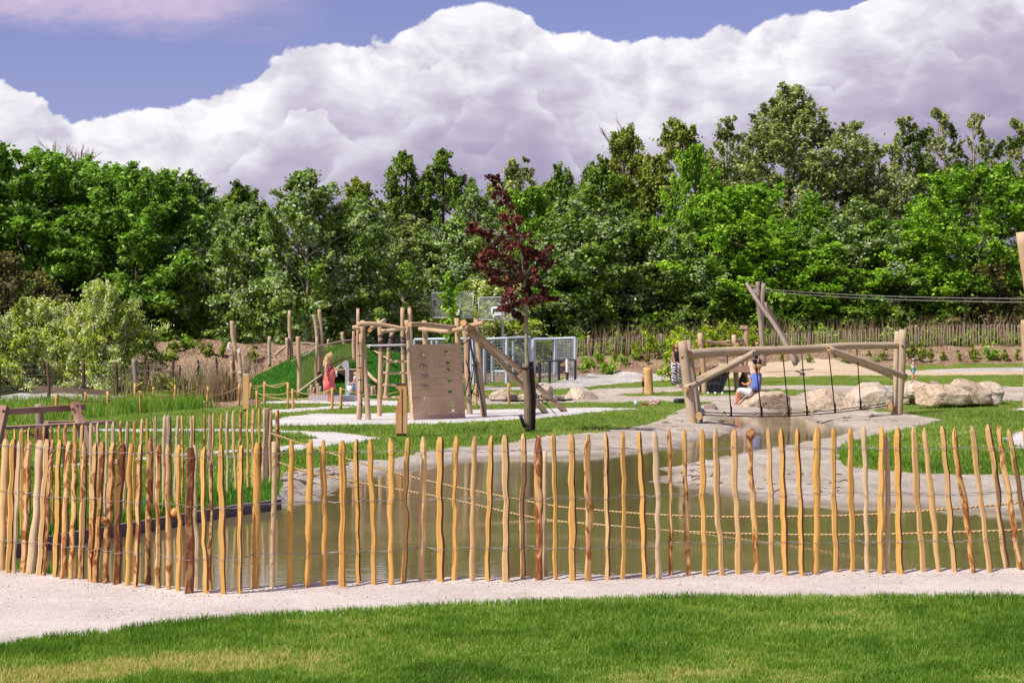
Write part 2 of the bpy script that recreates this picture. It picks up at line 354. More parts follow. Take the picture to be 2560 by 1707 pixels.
def ground_mat(name, kind):
    m, t = mat(name); P = t.n('ShaderNodeTexCoord').outputs['Object']
    if kind in ('lawn', 'mound', 'rough'):
        a = {'lawn': ((.12, .19, .018), (.23, .31, .045), (.38, .38, .12)), 'mound': ((.012, .080, .006), (.030, .135, .010), (.07, .19, .016)), 'rough': ((.05, .12, .012), (.13, .22, .03), (.30, .24, .10))}[kind]
        n1 = t.noise(P, .9, 5, .6); n2 = t.noise(t.vm('MULTIPLY', P, (1, .45, 1)), 5.0, 5, .65); n3 = t.noise(P, 42.0, 4, .7)
        c = t.mix(t.rng(n2, .35, .68), a[0], a[1])
        c = t.mix(t.m('MULTIPLY', t.rng(n1, .52, .74), .75), c, a[2] if kind != 'mound' else a[2])
        c = t.mix(t.rng(n3, .3, .7, .0, .55), c, t.mix(1.0, c, (.5, .55, .5), 'MULTIPLY'))
        finish(t, c, .9, t.m('ADD', n3, n2), .9, .04, .15)
    elif kind in ('path', 'white', 'pebble', 'palesand'):
        a = {'path': ((.49, .425, .38), (.60, .54, .485)), 'white': ((.56, .53, .49), (.72, .69, .66)), 'pebble': ((.52, .47, .42), (.80, .76, .70)), 'palesand': ((.50, .385, .25), (.60, .47, .32))}[kind]
        n1 = t.noise(P, .8, 4); n2 = t.noise(P, 7.0, 6, .7); n3 = t.noise(P, 110.0, 3, .7)
        sc = {'path': 55., 'white': 45., 'pebble': 16., 'palesand': 60.}[kind]
        vo = t.n('ShaderNodeTexVoronoi', {'Vector': P, 'Scale': sc})
        c = t.mix(t.rng(t.m('ADD', n1, t.m('MULTIPLY', t.m('SUBTRACT', n2, .5), .7)), .35, .65), a[0], a[1])
        vg = t.rng(vo.outputs['Color'], 0, 1, -.5, .5) if False else t.n('ShaderNodeSeparateColor', {0: vo.outputs['Color']}).outputs[0]
        c = t.mix(t.m('MULTIPLY', t.rng(vg, .72, .98), .9 if kind == 'pebble' else .28), c, [x*.5 for x in a[0]])
        c = t.mix(t.m('MULTIPLY', t.rng(vg, .02, .18, 1, 0), .35), c, (.8, .77, .74))
        spots = t.rng(t.noise(P, 26.0, 3, .5), .68, .74)
        c = t.mix(t.m('MULTIPLY', spots, .28 if kind == 'path' else .2), c, (.22, .15, .11))
        finish(t, c, .95, t.m('ADD', t.m('MULTIPLY', vo.outputs[0], -1.2), t.m('ADD', n2, n3)), .45 if kind in ('palesand', 'path') else .8, .012 if kind != 'pebble' else .05, .1)
    elif kind == 'sand':
        n1 = t.noise(P, .7, 5, .6); n2 = t.noise(P, 4.5, 6, .7, .5); n3 = t.noise(P, 60.0, 4, .7)
        c = t.mix(t.rng(n1, .38, .62), (.55, .465, .36), (.70, .625, .52))
        c = t.mix(t.rng(n2, .46, .70, 0, .55), c, (.38, .30, .215)); c = t.mix(t.rng(t.noise(P, 1.7, 6, .75, .8), .60, .72, 0, .55), c, (.27, .19, .125)); c = t.mix(t.rng(n3, .60, .75, 0, .5), c, (.70, .64, .56))
        # wet and dark next to the water: a real change of the sand with height
        z = t.n('ShaderNodeSeparateXYZ', {0: P}).outputs[2]
        wet = t.rng(t.m('ADD', z, t.m('MULTIPLY', t.m('SUBTRACT', n2, .5), .05)), -.19, -.155, 1, 0)
        c = t.mix(t.m('MULTIPLY', wet, .55), c, (.22, .175, .14))
        finish(t, c, .9, t.m('ADD', n2, t.m('MULTIPLY', n3, .4)), 1.0, .10, .2)
    elif kind in ('mulch', 'floor', 'bed'):
        n1 = t.noise(P, .8, 5); n2 = t.noise(P, 5.0, 6, .7)
        vo = t.n('ShaderNodeTexVoronoi', {'Vector': t.vm('ADD', P, t.vm('SCALE', t.n('ShaderNodeTexNoise', {'Vector': P, 'Scale': 9.0}).outputs[1], sc=.12)), 'Scale': 17.0})
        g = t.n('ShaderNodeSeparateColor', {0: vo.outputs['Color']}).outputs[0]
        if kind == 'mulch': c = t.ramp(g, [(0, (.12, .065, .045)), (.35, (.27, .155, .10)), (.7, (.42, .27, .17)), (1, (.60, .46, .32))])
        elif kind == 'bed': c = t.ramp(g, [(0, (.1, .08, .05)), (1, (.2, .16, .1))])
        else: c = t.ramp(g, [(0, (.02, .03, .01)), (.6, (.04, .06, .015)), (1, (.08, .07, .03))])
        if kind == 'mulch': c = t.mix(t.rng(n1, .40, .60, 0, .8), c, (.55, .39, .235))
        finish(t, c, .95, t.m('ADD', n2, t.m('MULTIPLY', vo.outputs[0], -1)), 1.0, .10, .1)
    return m
def water_mat():
    m, t = mat('pond_water'); P = t.n('ShaderNodeTexCoord').outputs['Object']
    n1 = t.noise(t.vm('MULTIPLY', P, (1, 2.2, 1)), 3.0, 3, .5, .4); n2 = t.noise(t.vm('MULTIPLY', P, (1, 2.5, 1)), 16.0, 3, .55)
    calm = t.rng(t.noise(P, .35, 2), .40, .62)
    h = t.m('ADD', t.m('MULTIPLY', n1, .35), t.m('MULTIPLY', n2, t.m('ADD', .04, t.m('MULTIPLY', calm, .14))))
    c = t.mix(t.noise(P, .5, 3), (.155, .115, .045), (.20, .15, .065))
    finish(t, c, .03, h, .07, .05, .5, 0.0, {'IOR': 1.36}); return m
# ---------------------------------------------------------------- ground
WZ = -.2
def plane(px, py, z=0.0):
    Y = F*(CH-z)/(py-HZ); return ((px-1280)/F*Y, Y)
fence_px = [(-900, 1345), (-300, 1392), (0, 1427), (230, 1456), (380, 1478), (480, 1486), (640, 1473), (860, 1463), (1100, 1456), (1350, 1452), (1700, 1438), (2100, 1436), (2560, 1433), (3100, 1432)]
FL = np.array([plane(*p) for p in fence_px])
def fenceY(x): return np.interp(x, FL[:, 0], FL[:, 1])
far_shore = [(692,1271),(746,1257),(790,1250),(818,1234),(852,1220),(892,1200),(974,1181),(1110,1162),(1229,1143),(1389,1146),(1484,1140),(1562,1135),(1627,1128),(1672,1119),(1731,1104),(1782,1092),(1830,1077),(1846,1066),(1815,1058),(1780,1051),(1800,1044),(1850,1040),(1905,1031),(1960,1027),(1975,1024.5),(2012,1024.5),(2028,1026),(2045,1030),(2022,1036),(2009,1045),(2030,1053),(2057,1059),(2082,1066),(2110,1070),(2127,1076),(2115,1086),(2088,1094),(2017,1106),(1959,1117),(1900,1127),(1860,1137),(1806,1143),(1788,1152),(1760,1160),(1687,1168),(1654,1171),(1681,1181),(1660,1192),(1645,1202),(1666,1211),(1746,1220),(1836,1236),(1900,1250),(2000,1257),(2100,1262),(2300,1268),(2440,1280),(2560,1285)]
near = [(x, float(fenceY(x))+.42) for x in np.arange(-5.6, 12.1, .7)]
PW = near + [(13.5, 15.5), (13.5, 18.8), (9, 19.6)] + [plane(a, b, WZ) for a, b in far_shore[::-1]]
PW += [plane(698, 1262, WZ), plane(497, 1288, WZ), plane(373, 1306, WZ), plane(217, 1334, WZ), plane(92, 1360, WZ), plane(0, 1384, WZ), (-5.9, 14.9)]
PWa = np.array(PW)
def sdist(x, y, poly=PWa):
    """signed distance (+ outside) to a polygon"""
    x = np.asarray(x, float); y = np.asarray(y, float); d = np.full(x.shape, 1e9); ins = np.zeros(x.shape, bool)
    n = len(poly)
    for i in range(n):
        ax, ay = poly[i]; bx, by = poly[(i+1) % n]; ex, ey = bx-ax, by-ay; L = ex*ex+ey*ey+1e-12
        t = np.clip(((x-ax)*ex+(y-ay)*ey)/L, 0, 1)
        d = np.minimum(d, (x-ax-t*ex)**2+(y-ay-t*ey)**2)
        c = ((ay > y) != (by > y)) & (x < (bx-ax)*(y-ay)/(by-ay+1e-15)+ax); ins ^= c
    d = np.sqrt(d); return np.where(ins, -d, d)
def sm(t): t = np.clip(t, 0, 1); return t*t*(3-2*t)
def vnoise(x, y, s, seed=0):
    """cheap smooth value noise"""
    x = np.asarray(x, float)*s+seed*17.3; y = np.asarray(y, float)*s+seed*9.1
    xi = np.floor(x); yi = np.floor(y); fx = sm(x-xi); fy = sm(y-yi)
    def h(a, b): v = np.sin(a*127.1+b*311.7+seed)*43758.5453; return v-np.floor(v)
    return (h(xi, yi)*(1-fx)+h(xi+1, yi)*fx)*(1-fy)+(h(xi, yi+1)*(1-fx)+h(xi+1, yi+1)*fx)*fy
MC = (-5.4, 61.0, 4.5, 4.2)   # grass mound centre and radii
def base_h(x, y):
    r = np.clip((x+2)/24, 0, 1)
    Ys = [0, 45, 60, 68, 76, 80, 84, 400]
    lo = np.interp(y, Ys, [0, 0, .05, .15, .35, 1.1, 1.15, 1.2]); hi = np.interp(y, Ys, [0, 0, .25, .5, .94, 1.75, 1.75, 1.75])
    h = lo*(1-r)+hi*r
    hp = 1.75*np.exp(-((y-69)/3.6)**2)*sm((x+16.5)/3.0)*sm((-3.2-x)/2.5)
    h = np.maximum(h, hp*(.85+.3*vnoise(x, y, .5, 3)))
    q = np.sqrt(((x-MC[0])/MC[2])**2+((y-MC[1])/MC[3])**2)
    h = np.maximum(h, 1.72*np.cos(np.clip(q, 0, 1)*math.pi/2)**1.15)
    h = h+(vnoise(x, y, .35, 1)-.5)*.05*sm((y-20)/10)
    return h
def H(x, y, fine=True):
    x = np.asarray(x, float); y = np.asarray(y, float)
    b = base_h(x, y); m = y < 57; d = np.full(x.shape, 50.0)
    if m.any(): d[m] = sdist(x[m], y[m])
    nearside = y < fenceY(x)+.6
    kerbs = (x < -2.75) & (y > 14.4)
    k = .5*np.clip(d/.6, 0, 1)+.5*sm(d/5)
    k = np.where(nearside, sm(d/.3), k)
    k = np.where(kerbs, .55*np.clip(d/.12, 0, 1)+.45*sm(d/4), k)
    out = WZ+(b-WZ)*k
    inn = WZ-.4*sm(-d/1.6)-.01
    z = np.where(d > 0, out, inn)
    return z
def G(px, py):
    """where the ray through photo point (px,py) meets the ground"""
    Y = np.arange(7.5, 140, .04); X = (px-1280)/F*Y; Z = CH-(py-HZ)/F*Y
    i = np.argmax(Z <= H(X, Y)); return Vector((X[i], Y[i], Z[i]))
def at(px, py, Y): return Vector(((px-1280)/F*Y, Y, CH-(py-HZ)/F*Y))
def gz(x, y): return float(H(np.array([x]), np.array([y]))[0])
def inpoly(px, py, poly):
    ins = np.zeros(px.shape, bool); n = len(poly)
    for i in range(n):
        ax, ay = poly[i]; bx, by = poly[(i+1) % n]
        ins ^= ((ay > py) != (by > py)) & (px < (bx-ax)*(py-ay)/(by-ay+1e-15)+ax)
    return ins
xs = np.concatenate([np.array([-900, -400, -200, -120, -80, -60, -50]), np.arange(-44, -8, .22), np.arange(-8, 8, .07), np.arange(8, 44, .22), np.array([50, 60, 80, 120, 200, 400, 900])])
ys = np.concatenate([np.array([-60, -20, -8, 0, 3, 5, 6]), np.arange(7, 14.5, .055), np.arange(14.5, 26, .075), np.arange(26, 46, .12), np.arange(46, 86, .25), np.arange(86, 130, 2.5), np.array([150, 200, 300, 500, 900, 1600, 3000])])
GX, GY = np.meshgrid(xs, ys); shp = GX.shape
GZ = H(GX.ravel(), GY.ravel()).reshape(shp)
cx = (GX[:-1, :-1]+GX[1:, 1:])/2; cy = (GY[:-1, :-1]+GY[1:, 1:])/2
cz = (GZ[:-1, :-1]+GZ[1:, 1:]+GZ[1:, :-1]+GZ[:-1, 1:])/4
cyc = np.maximum(cy, 2.0)
PX = 1280+cx/cyc*F; PY = HZ+(CH-cz)/cyc*F
# ragged edges between surfaces
rag = (vnoise(cx, cy, 2.3, 5)-.5)
PXj = PX+rag*F/cyc*.16; PYj = PY+(vnoise(cx, cy, 3.1, 8)-.5)*F/cyc*.02
cxd = sdist(cx.ravel(), cy.ravel()).reshape(cx.shape); 
lawn_edge = [(-2000, 1900), (-600, 1720), (0, 1626), (71, 1609), (130, 1601), (256, 1593), (337, 1577), (435, 1563), (599, 1550), (816, 1536), (1088, 1520), (1280, 1512), (1498, 1503), (1770, 1498), (2042, 1497), (2560, 1498), (4000, 1500)]
RG = np.zeros(cx.shape, int)   # 0 lawn
def paint(idn, poly, cond=None):
    k = inpoly(PXj, PYj, poly)
    if cond is not None: k &= cond
    RG[k] = idn
fy = fenceY(cx)
fr = cy > fy+.2
# sand banks (2)
paint(2, [(690,1300),(692,1190),(702,1181),(763,1172),(858,1162),(916,1149),(960,1150),(1008,1142),(1059,1126),(1144,1120),(1212,1115),(1280,1106),(1389,1088),(1508,1080),(1583,1067),(1621,1061),(1651,1049),(1681,1037),(1700,1024),(1740,1016),(1793,1005),(1712,1003),(1655,1003),(1527,1005),(1400,1005),(1290,1008),(1180,1012),(1180,996),(1400,988),(1530,986),(1580,990),(1708,990),(1850,988),(1911,986),(1990,989),(2030,974),(2400,974),(2560,966),(3200,966),(3200,1000),(2560,1000),(2501,1001),(2262,1007),(2135,1012),(2120,1022),(2135,1024),(2164,1026),(2223,1030),(2267,1032),(2310,1041),(2366,1051),(2252,1073),(2164,1094),(2117,1108),(2090,1123),(2093,1141),(2120,1167),(2193,1176),(2281,1182),(2369,1186),(2560,1188),(3400,1190),(3400,1320),(690,1320)], fr)
paint(2, [(1400,990),(1440,981),(1500,971),(1600,968),(1680,967),(1750,968),(1911,964),(2001,962),(2100,964),(2400,962),(2501,965),(2560,966),(2030,976),(1990,974),(1900,973),(1720,977),(1600,982),(1527,986)], fr)
# play gravel (3)
paint(3, [(640,1066),(678,1050),(718,1041),(803,1033),(860,1034),(1020,1031),(1169,1023),(1312,1023),(1412,1020),(1506,1019),(1598,1021),(1485,1029),(1421,1038),(1362,1044),(1236,1051),(1111,1058),(1010,1060),(860,1061),(700,1064)], fr)
paint(3, [(500,1072),(651,1073),(746,1077),(838,1079),(899,1086),(945,1096),(899,1104),(804,1118),(692,1127),(657,1127),(431,1143),(271,1160),(120,1175),(120,1165),(271,1152),(431,1135),(657,1119),(692,1117),(770,1106),(787,1092),(753,1082),(651,1079),(500,1078),(100,1079),(100,1074)], fr)
paint(3, [(640,1003),(781,1000),(832,1003),(842,990),(890,990),(950,1000),(1000,1003),(1000,1013),(890,1014),(832,1009),(781,1007),(640,1008)], fr)
paint(3, [(640,1030),(684,1024),(829,1015),(900,1016),(829,1022),(684,1032)], fr)
paint(3, [(2600,1070),(2560,1075),(2520,1090),(2508,1100),(2530,1112),(2560,1120),(2700,1130),(2900,1080)], fr)
paint(3, [(2530,1024),(2550,1020),(2600,1016),(2700,1030),(2600,1030)], fr)
# pebble strip (6)
paint(6, [(1100,975),(1210,966),(1310,967),(1380,958),(1440,938),(1500,934),(1640,932),(1700,938),(1700,948),(1560,957),(1480,965),(1400,972),(1320,975),(1200,975)], fr)
paint(6, [(2250,927),(2400,921),(2560,918),(3000,915),(3000,926),(2560,928),(2300,930)], fr)
paint(6, [(-600,1000),(0,982),(120,979),(300,985),(330,994),(300,1003),(60,1006),(-600,1020)], fr)
# pale sand pile (7)
paint(7, [(1790,945),(1800,915),(1905,902),(2000,899),(2086,900),(2146,909),(2265,924),(2340,929),(2560,928),(3200,926),(3200,936),(2560,936),(2340,938),(2100,938),(1911,943),(1850,944)], fr)
# mulch (4)
bankd = (cy > 72.5) & (cy < 80.6) & (cx > -2.5)
k = bankd & (PYj < 944-(PX-1440)*.035+rag*6) & (RG == 0); RG[k] = 4
heap = (cx < -3.0) & (cx > -17) & (cy > 63.5) & (cy < 75); RG[heap] = 4
paint(4, [(500,1016),(520,1003),(620,1000),(660,1003),(640,1012),(560,1018)], fr)
q = np.sqrt(((cx-MC[0])/MC[2])**2+((cy-MC[1])/MC[3])**2); RG[q < .985] = 5
# rough garden grass (9)
rgh = inpoly(PXj, PYj, [(-700,1075),(0,1058),(200,1046),(350,1034),(520,1020),(640,1008),(640,985),(620,930),(300,930),(330,1000),(60,1006),(-700,1020)]) & (RG == 0) & fr; RG[rgh] = 9
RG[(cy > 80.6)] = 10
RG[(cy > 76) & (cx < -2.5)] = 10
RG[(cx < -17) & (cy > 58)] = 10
# path and near lawn
le = np.interp(PX, [p[0] for p in lawn_edge], [p[1] for p in lawn_edge])
nearp = cy <= fy+.45
RG[nearp] = 0
RG[nearp & (PY+rag*5 < le) & (cy > 5)] = 1
RG[(cxd < -.25) & (cy < 57)] = 11
names = {0: ('lawn', 'lawn'), 1: ('path', 'path'), 2: ('sand_bank', 'sand'), 3: ('play_gravel', 'white'), 4: ('mulch_bank', 'mulch'), 5: ('grass_mound', 'mound'), 6: ('pebble_strip', 'pebble'), 7: ('sand_pile', 'palesand'), 9: ('rough_grass_ground', 'rough'), 10: ('woodland_floor', 'floor'), 11: ('pond_bed', 'bed')}
# small relief
VX, VY = GX.ravel(), GY.ravel(); VZ = GZ.ravel().copy()
vr = np.zeros(shp, int); vr[:-1, :-1] = RG; vr[-1] = vr[-2]; vr[:, -1] = vr[:, -2]; vr = vr.ravel()
far_ = VY < 100
VZ += np.where(vr == 2, (vnoise(VX, VY, 3.5, 2)-.5)*.05+(vnoise(VX, VY, 7, 4)-.5)*.045, 0)
VZ += np.where((vr == 4) & far_, (vnoise(VX, VY, 1.6, 6)-.5)*.20+(vnoise(VX, VY, 4, 7)-.5)*.10, 0)
VZ += np.where(vr == 1, (vnoise(VX, VY, 5, 2)-.5)*.008, 0)
VZ += np.where(vr == 11, -.03, 0)
# low ridge of loose stones under the front fence
VZ += np.where(vr == 1, .025*np.exp(-((VY-fenceY(VX)-.12)/.13)**2)*(.4+vnoise(VX, VY, 6, 9)), 0)
idx = np.arange(len(VX)).reshape(shp)
Q = np.stack([idx[:-1, :-1], idx[:-1, 1:], idx[1:, 1:], idx[1:, :-1]], -1).reshape(-1, 4)
rgf = RG.ravel(); VV = np.stack([VX, VY, VZ], 1)
GM = {}
for k, (nm, kd) in names.items():
    f = Q[rgf == k]
    if not len(f): continue
    u, inv = np.unique(f, return_inverse=True)
    GM[k] = ground_mat(nm+'_surface', kd)
    o = link(nm, npmesh(nm, VV[u], inv.reshape(-1, 4)), GM[k]); tag(o, kind='structure')
# pond water: one level sheet
wp = [(-9, 12.2), (14, 12.2), (14, 22), (14, 48), (-9, 48)]
me = bpy.data.meshes.new('water'); 
me.from_pydata([(-7.5, 11.6, WZ), (14, 11.6, WZ), (14, 56.5, WZ), (-7.5, 56.5, WZ)], [], [(0, 1, 2, 3)])
tag(link('water', me, water_mat()), kind='structure')
# small rill between the stones
rl = [G(1215, 996), G(1290, 991), G(1400, 992), G(1440, 998), G(1405, 1003), G(1300, 1004), G(1225, 1003)]
zr = max(p.z for p in rl)+.03
me = bpy.data.meshes.new('rill_water'); me.from_pydata([(p.x, p.y, zr) for p in rl], [], [tuple(range(len(rl)))])
tag(link('rill_water', me, bpy.data.materials['pond_water']), kind='structure')

# ---------------------------------------------------------------- grass blades
def blades(name, X, Y, Z, h, w, matn, lean=.5, seed=1, rb=None, smooth=True):
    rg = np.random.default_rng(seed); n = len(X)
    an = rg.uniform(0, 2*np.pi, n); hh = h*rg.uniform(.55, 1.25, n); ww = w*rg.uniform(.6, 1.3, n)
    ld = rg.uniform(0, 2*np.pi, n); lm = hh*rg.uniform(0, lean, n)
    dx, dy = np.cos(an)*ww/2, np.sin(an)*ww/2; lx, ly = np.cos(ld)*lm, np.sin(ld)*lm
    z0 = Z-.005
    V = np.stack([np.stack([X-dx, Y-dy, z0], 1), np.stack([X+dx, Y+dy, z0], 1),
                  np.stack([X+dx*.7+lx*.45, Y+dy*.7+ly*.45, Z+hh*.6], 1), np.stack([X-dx*.7+lx*.45, Y-dy*.7+ly*.45, Z+hh*.6], 1),
                  np.stack([X+lx+dx*.1, Y+ly+dy*.1, Z+hh], 1), np.stack([X+lx-dx*.1, Y+ly-dy*.1, Z+hh], 1)], 1).reshape(-1, 3)
    b = np.arange(n)[:, None]*6
    Fq = np.concatenate([b+np.array([[0, 1, 2, 3]]), b+np.array([[3, 2, 4, 5]])], 1).reshape(-1, 4)
    r = rg.uniform(0, 1, n) if rb is None else np.clip(rb+rg.normal(0, .17, n), 0, 1)
    return link(name, npmesh(name, V, Fq, smooth, {'rnd': np.repeat(r, 2)}), matn)
GR = foliage('grass_blade', [(0, (.068, .15, .010)), (.35, (.15, .285, .024)), (.7, (.25, .39, .05)), (.85, (.44, .46, .12)), (1, (.62, .50, .22))], trans=.35)
GR2 = foliage('mound_blade', [(0, (.045, .16, .006)), (.5, (.09, .28, .014)), (1, (.17, .40, .03))], trans=.3)
def patchiness(X, Y):
    a = vnoise(X, Y, 1.3, 11)*.45+vnoise(X, Y, 3.7, 12)*.40+vnoise(X, Y, 11, 13)*.42
    return (a-.62)*1.7+.58
rg = np.random.default_rng(5)
n = 330000
Y = 1/rg.uniform(1/12.6, 1/8.6, n); X = rg.uniform(-1, 1, n)*(Y*.30+.3); Z = H(X, Y)
px = 1280+X/Y*F; py = HZ+(CH-Z)/Y*F+rg.normal(0, 3, n)
k = (py > np.interp(px, [p[0] for p in lawn_edge], [p[1] for p in lawn_edge])-4); X, Y, Z, px, py = X[k], Y[k], Z[k], px[k], py[k]
pt = patchiness(X, Y)
# the dry worn streak at lower left
dry = 1.1*np.exp(-((py-(1702-px*.05))/26)**2)*np.clip((950-px)/420, 0, 1)+np.exp(-((py-(1658-(px-450)*.03))/17)**2)*np.exp(-((px-500)/230)**2)*.9+.35*np.exp(-((py-1575)/9)**2)*np.exp(-((px-2050)/260)**2)+.3*np.exp(-((py-1690)/14)**2)*np.exp(-((px-1750)/200)**2)
rb = np.clip(.12+.50*pt+.95*np.clip(dry, 0, 1)*(.35+.65*vnoise(X, Y, 7, 3)), 0, 1)
keep = rg.uniform(0, 1, len(X)) > .45*np.clip(dry, 0, 1); X, Y, Z, pt, rb = X[keep], Y[keep], Z[keep], pt[keep], rb[keep]
tag(blades('grass', X, Y, Z, .040*(1+.55*(.6-pt)), .0058, GR, .75, 3, rb), 'short mown grass blades of the front lawn beside the gravel path', 'grass', kind='stuff')
# grass over the lawns behind the pond
def scatter(n, Y0, Y1, xf, ids, seed, jit=0):
    rg = np.random.default_rng(seed); Y = 1/rg.uniform(1/Y1, 1/Y0, n); X = rg.uniform(-1, 1, n)*(Y*xf+.5)
    i = np.clip(np.searchsorted(ys, Y)-1, 0, RG.shape[0]-1); j = np.clip(np.searchsorted(xs, X)-1, 0, RG.shape[1]-1)
    k = np.isin(RG[i, j], ids); X, Y = X[k], Y[k]; return X, Y, H(X, Y)
X, Y, Z = scatter(300000, 14, 70, .31, [0], 8)
k = Y > fenceY(X)+.5; X, Y, Z = X[k], Y[k], Z[k]
rb = np.clip(.05+.62*patchiness(X*.5, Y*.25), 0, 1)
tag(blades('lawn_grass', X, Y, Z, .055, .016, GR, .8, 4, rb), 'short mown grass of the lawns around the pond and play area', 'grass', kind='stuff')
X, Y, Z = scatter(26000, 14, 40, .31, [0], 18)
k = (Y < 26) & (Y > fenceY(X)+.5) & (X < -1.9) & (sdist(X, Y) < .9); X, Y, Z = X[k], Y[k], Z[k]
X = np.concatenate([X+rg.normal(0, .02, len(X)) for _ in range(5)]); Y = np.concatenate([Y+rg.normal(0, .02, len(Y)) for _ in range(5)]); Z = H(X, Y); Z = np.maximum(Z, -.12)
tag(blades('bank_grass', X, Y, Z, .13, .010, GR2, .5, 6), 'longer unmown grass along the timber pond edging', 'grass', kind='stuff')
X, Y, Z = scatter(190000, 50, 70, .25, [5], 9)
tag(blades('mound_grass', X, Y, Z, .07, .022, GR2, .7, 5), 'dense deep green grass covering the tunnel mound', 'grass', kind='stuff')
X, Y, Z = scatter(120000, 36, 66, .31, [9], 10)
rb = np.clip(.1+.75*vnoise(X, Y, .8, 21), 0, 1)
tag(blades('tall_grass', X, Y, Z, .20+.12*vnoise(X, Y, 1.1, 5), .02, GR, .5, 6, rb), 'tall uncut grass among the roped garden stakes', 'grass', kind='stuff')
# ---------------------------------------------------------------- fences
def f_(i, n): return i/n
def picket(mb, b, t, w, seed, kink=1.0, sides=None, n=12, top='point'):
    """split chestnut stave from b to t"""
    rg = random.Random(seed); b = Vector(b); t = Vector(t); ax = (t-b).normalized(); L = (t-b).length
    yaw = rg.uniform(-.45, .45); sx = Vector((math.cos(yaw), math.sin(yaw), 0)); sy = ax.cross(sx).normalized(); sx = sy.cross(ax)
    th = w*rg.uniform(.45, .7); k = rg.uniform(.15, .32)
    sec = [(-.5, -.05), (-.5+k*.6, -.50), (.24, -.52), (.5, .02), (.2, .5), (-.35, .42)] if rg.random() < .75 else [(.5*math.cos(a), .5*math.sin(a)) for a in [i*math.pi/4+.3 for i in range(8)]]
    m = len(sec); ph = [rg.uniform(0, 6.3) for _ in range(6)]; base = len(mb.v); am = .0065*kink; uo = rg.uniform(0, 30)
    kx = rg.uniform(.25, .75); ka = rg.uniform(-1, 1)*.013*kink; dark_side = rg.random() < .62; tipw = rg.uniform(.22, .62); tipo = rg.uniform(-.22, .22)*(1 if tipw < .45 else .6); tipl = rg.uniform(.7, 1.5)
    tips = []
    for i in range(n+1):
        f = i/n; z = f*L
        ox = am*(math.sin(z*4.2+ph[0])*.6+math.sin(z*9+ph[1])*.35)+ka*(1 if f > kx else 0)+.004*math.sin(z*23+ph[4]); oy = am*.6*math.sin(z*5+ph[2])
        env = math.sin(math.pi*min(1, f*1.0))**.3 if 0 < f < 1 else .6
        ww = w*(1+.11*math.sin(z*7+ph[3])+.06*math.sin(z*17+ph[5])+rg.uniform(-.05, .05)); tt = th
        if i == n: ww *= tipw; tt *= .35; ox += tipo*w
        if i == n-0 and top == 'chisel': ww *= 1.6
        c = b.lerp(t, f if i < n else 1.0)
        if i == n-1: c = b.lerp(t, 1-.036/L*(w/.036)*tipl)
        for (sa, sb) in sec: mb.v.append(c+sx*(sa*ww+ox*env)+sy*(sb*tt+oy*env))
    for i in range(n):
        for j in range(m):
            j2 = (j+1) % m; q = [base+i*m+j, base+i*m+j2, base+(i+1)*m+j2, base+(i+1)*m+j]
            u0, u1 = j/m*w*3+uo, (j+1)/m*w*3+uo; v0, v1 = i/n*L+uo, (i+1)/n*L+uo
            mb.face(q, [(u0, v0), (u1, v0), (u1, v1), (u0, v1)], 1 if (dark_side and m == 6 and j in (2, 3) and .02 < f_(i, n) < .985) else 0, i < n-1 and m == 8)  # right-hand facets get the dark bark, painting in side shade as well
    mb.face([base+n*m+j for j in range(m)], [(0, 0)]*m, 0, False); mb.face([base+j for j in range(m)][::-1], [(0, 0)]*m, 0, False)
def wires(tops, fr, name, parent, r=.0016, off=.022, seed=1, m='wire', sag=.012):
    """twisted wire lines woven through a row of staves; tops: list of (b, t, w) sorted along the fence"""
    rg = random.Random(seed); mb = MB()
    for h in fr:
        for sgn in (1, -1):
            pts = []
            for i, (b, t, w) in enumerate(tops):
                p = b.lerp(t, h/max((t-b).length, .1) if h < (t-b).length else .92)
                p = Vector((p.x, p.y, p.z+rg.uniform(-1, 1)*sag))
                if pts:
                    q = (pts[-1]+p)/2; q.z -= rg.uniform(-.2, 1)*sag*.7; pts.append(Vector((q.x, q.y-.004*sgn, q.z+.002*sgn)))
                pts.append(p+Vector((-w*.5, -off*sgn*.7, 0))) ; pts.append(p+Vector((0, -off*sgn-.003*sgn, -.004))); pts.append(p+Vector((w*.5, -off*sgn*.7, 0)))
                pts[-1] = p+Vector((w*.55, -off*sgn*.6, .003))
            mb.tube(pts, r, 4)
    return mb.build(name, [M[m], M[m]], parent)
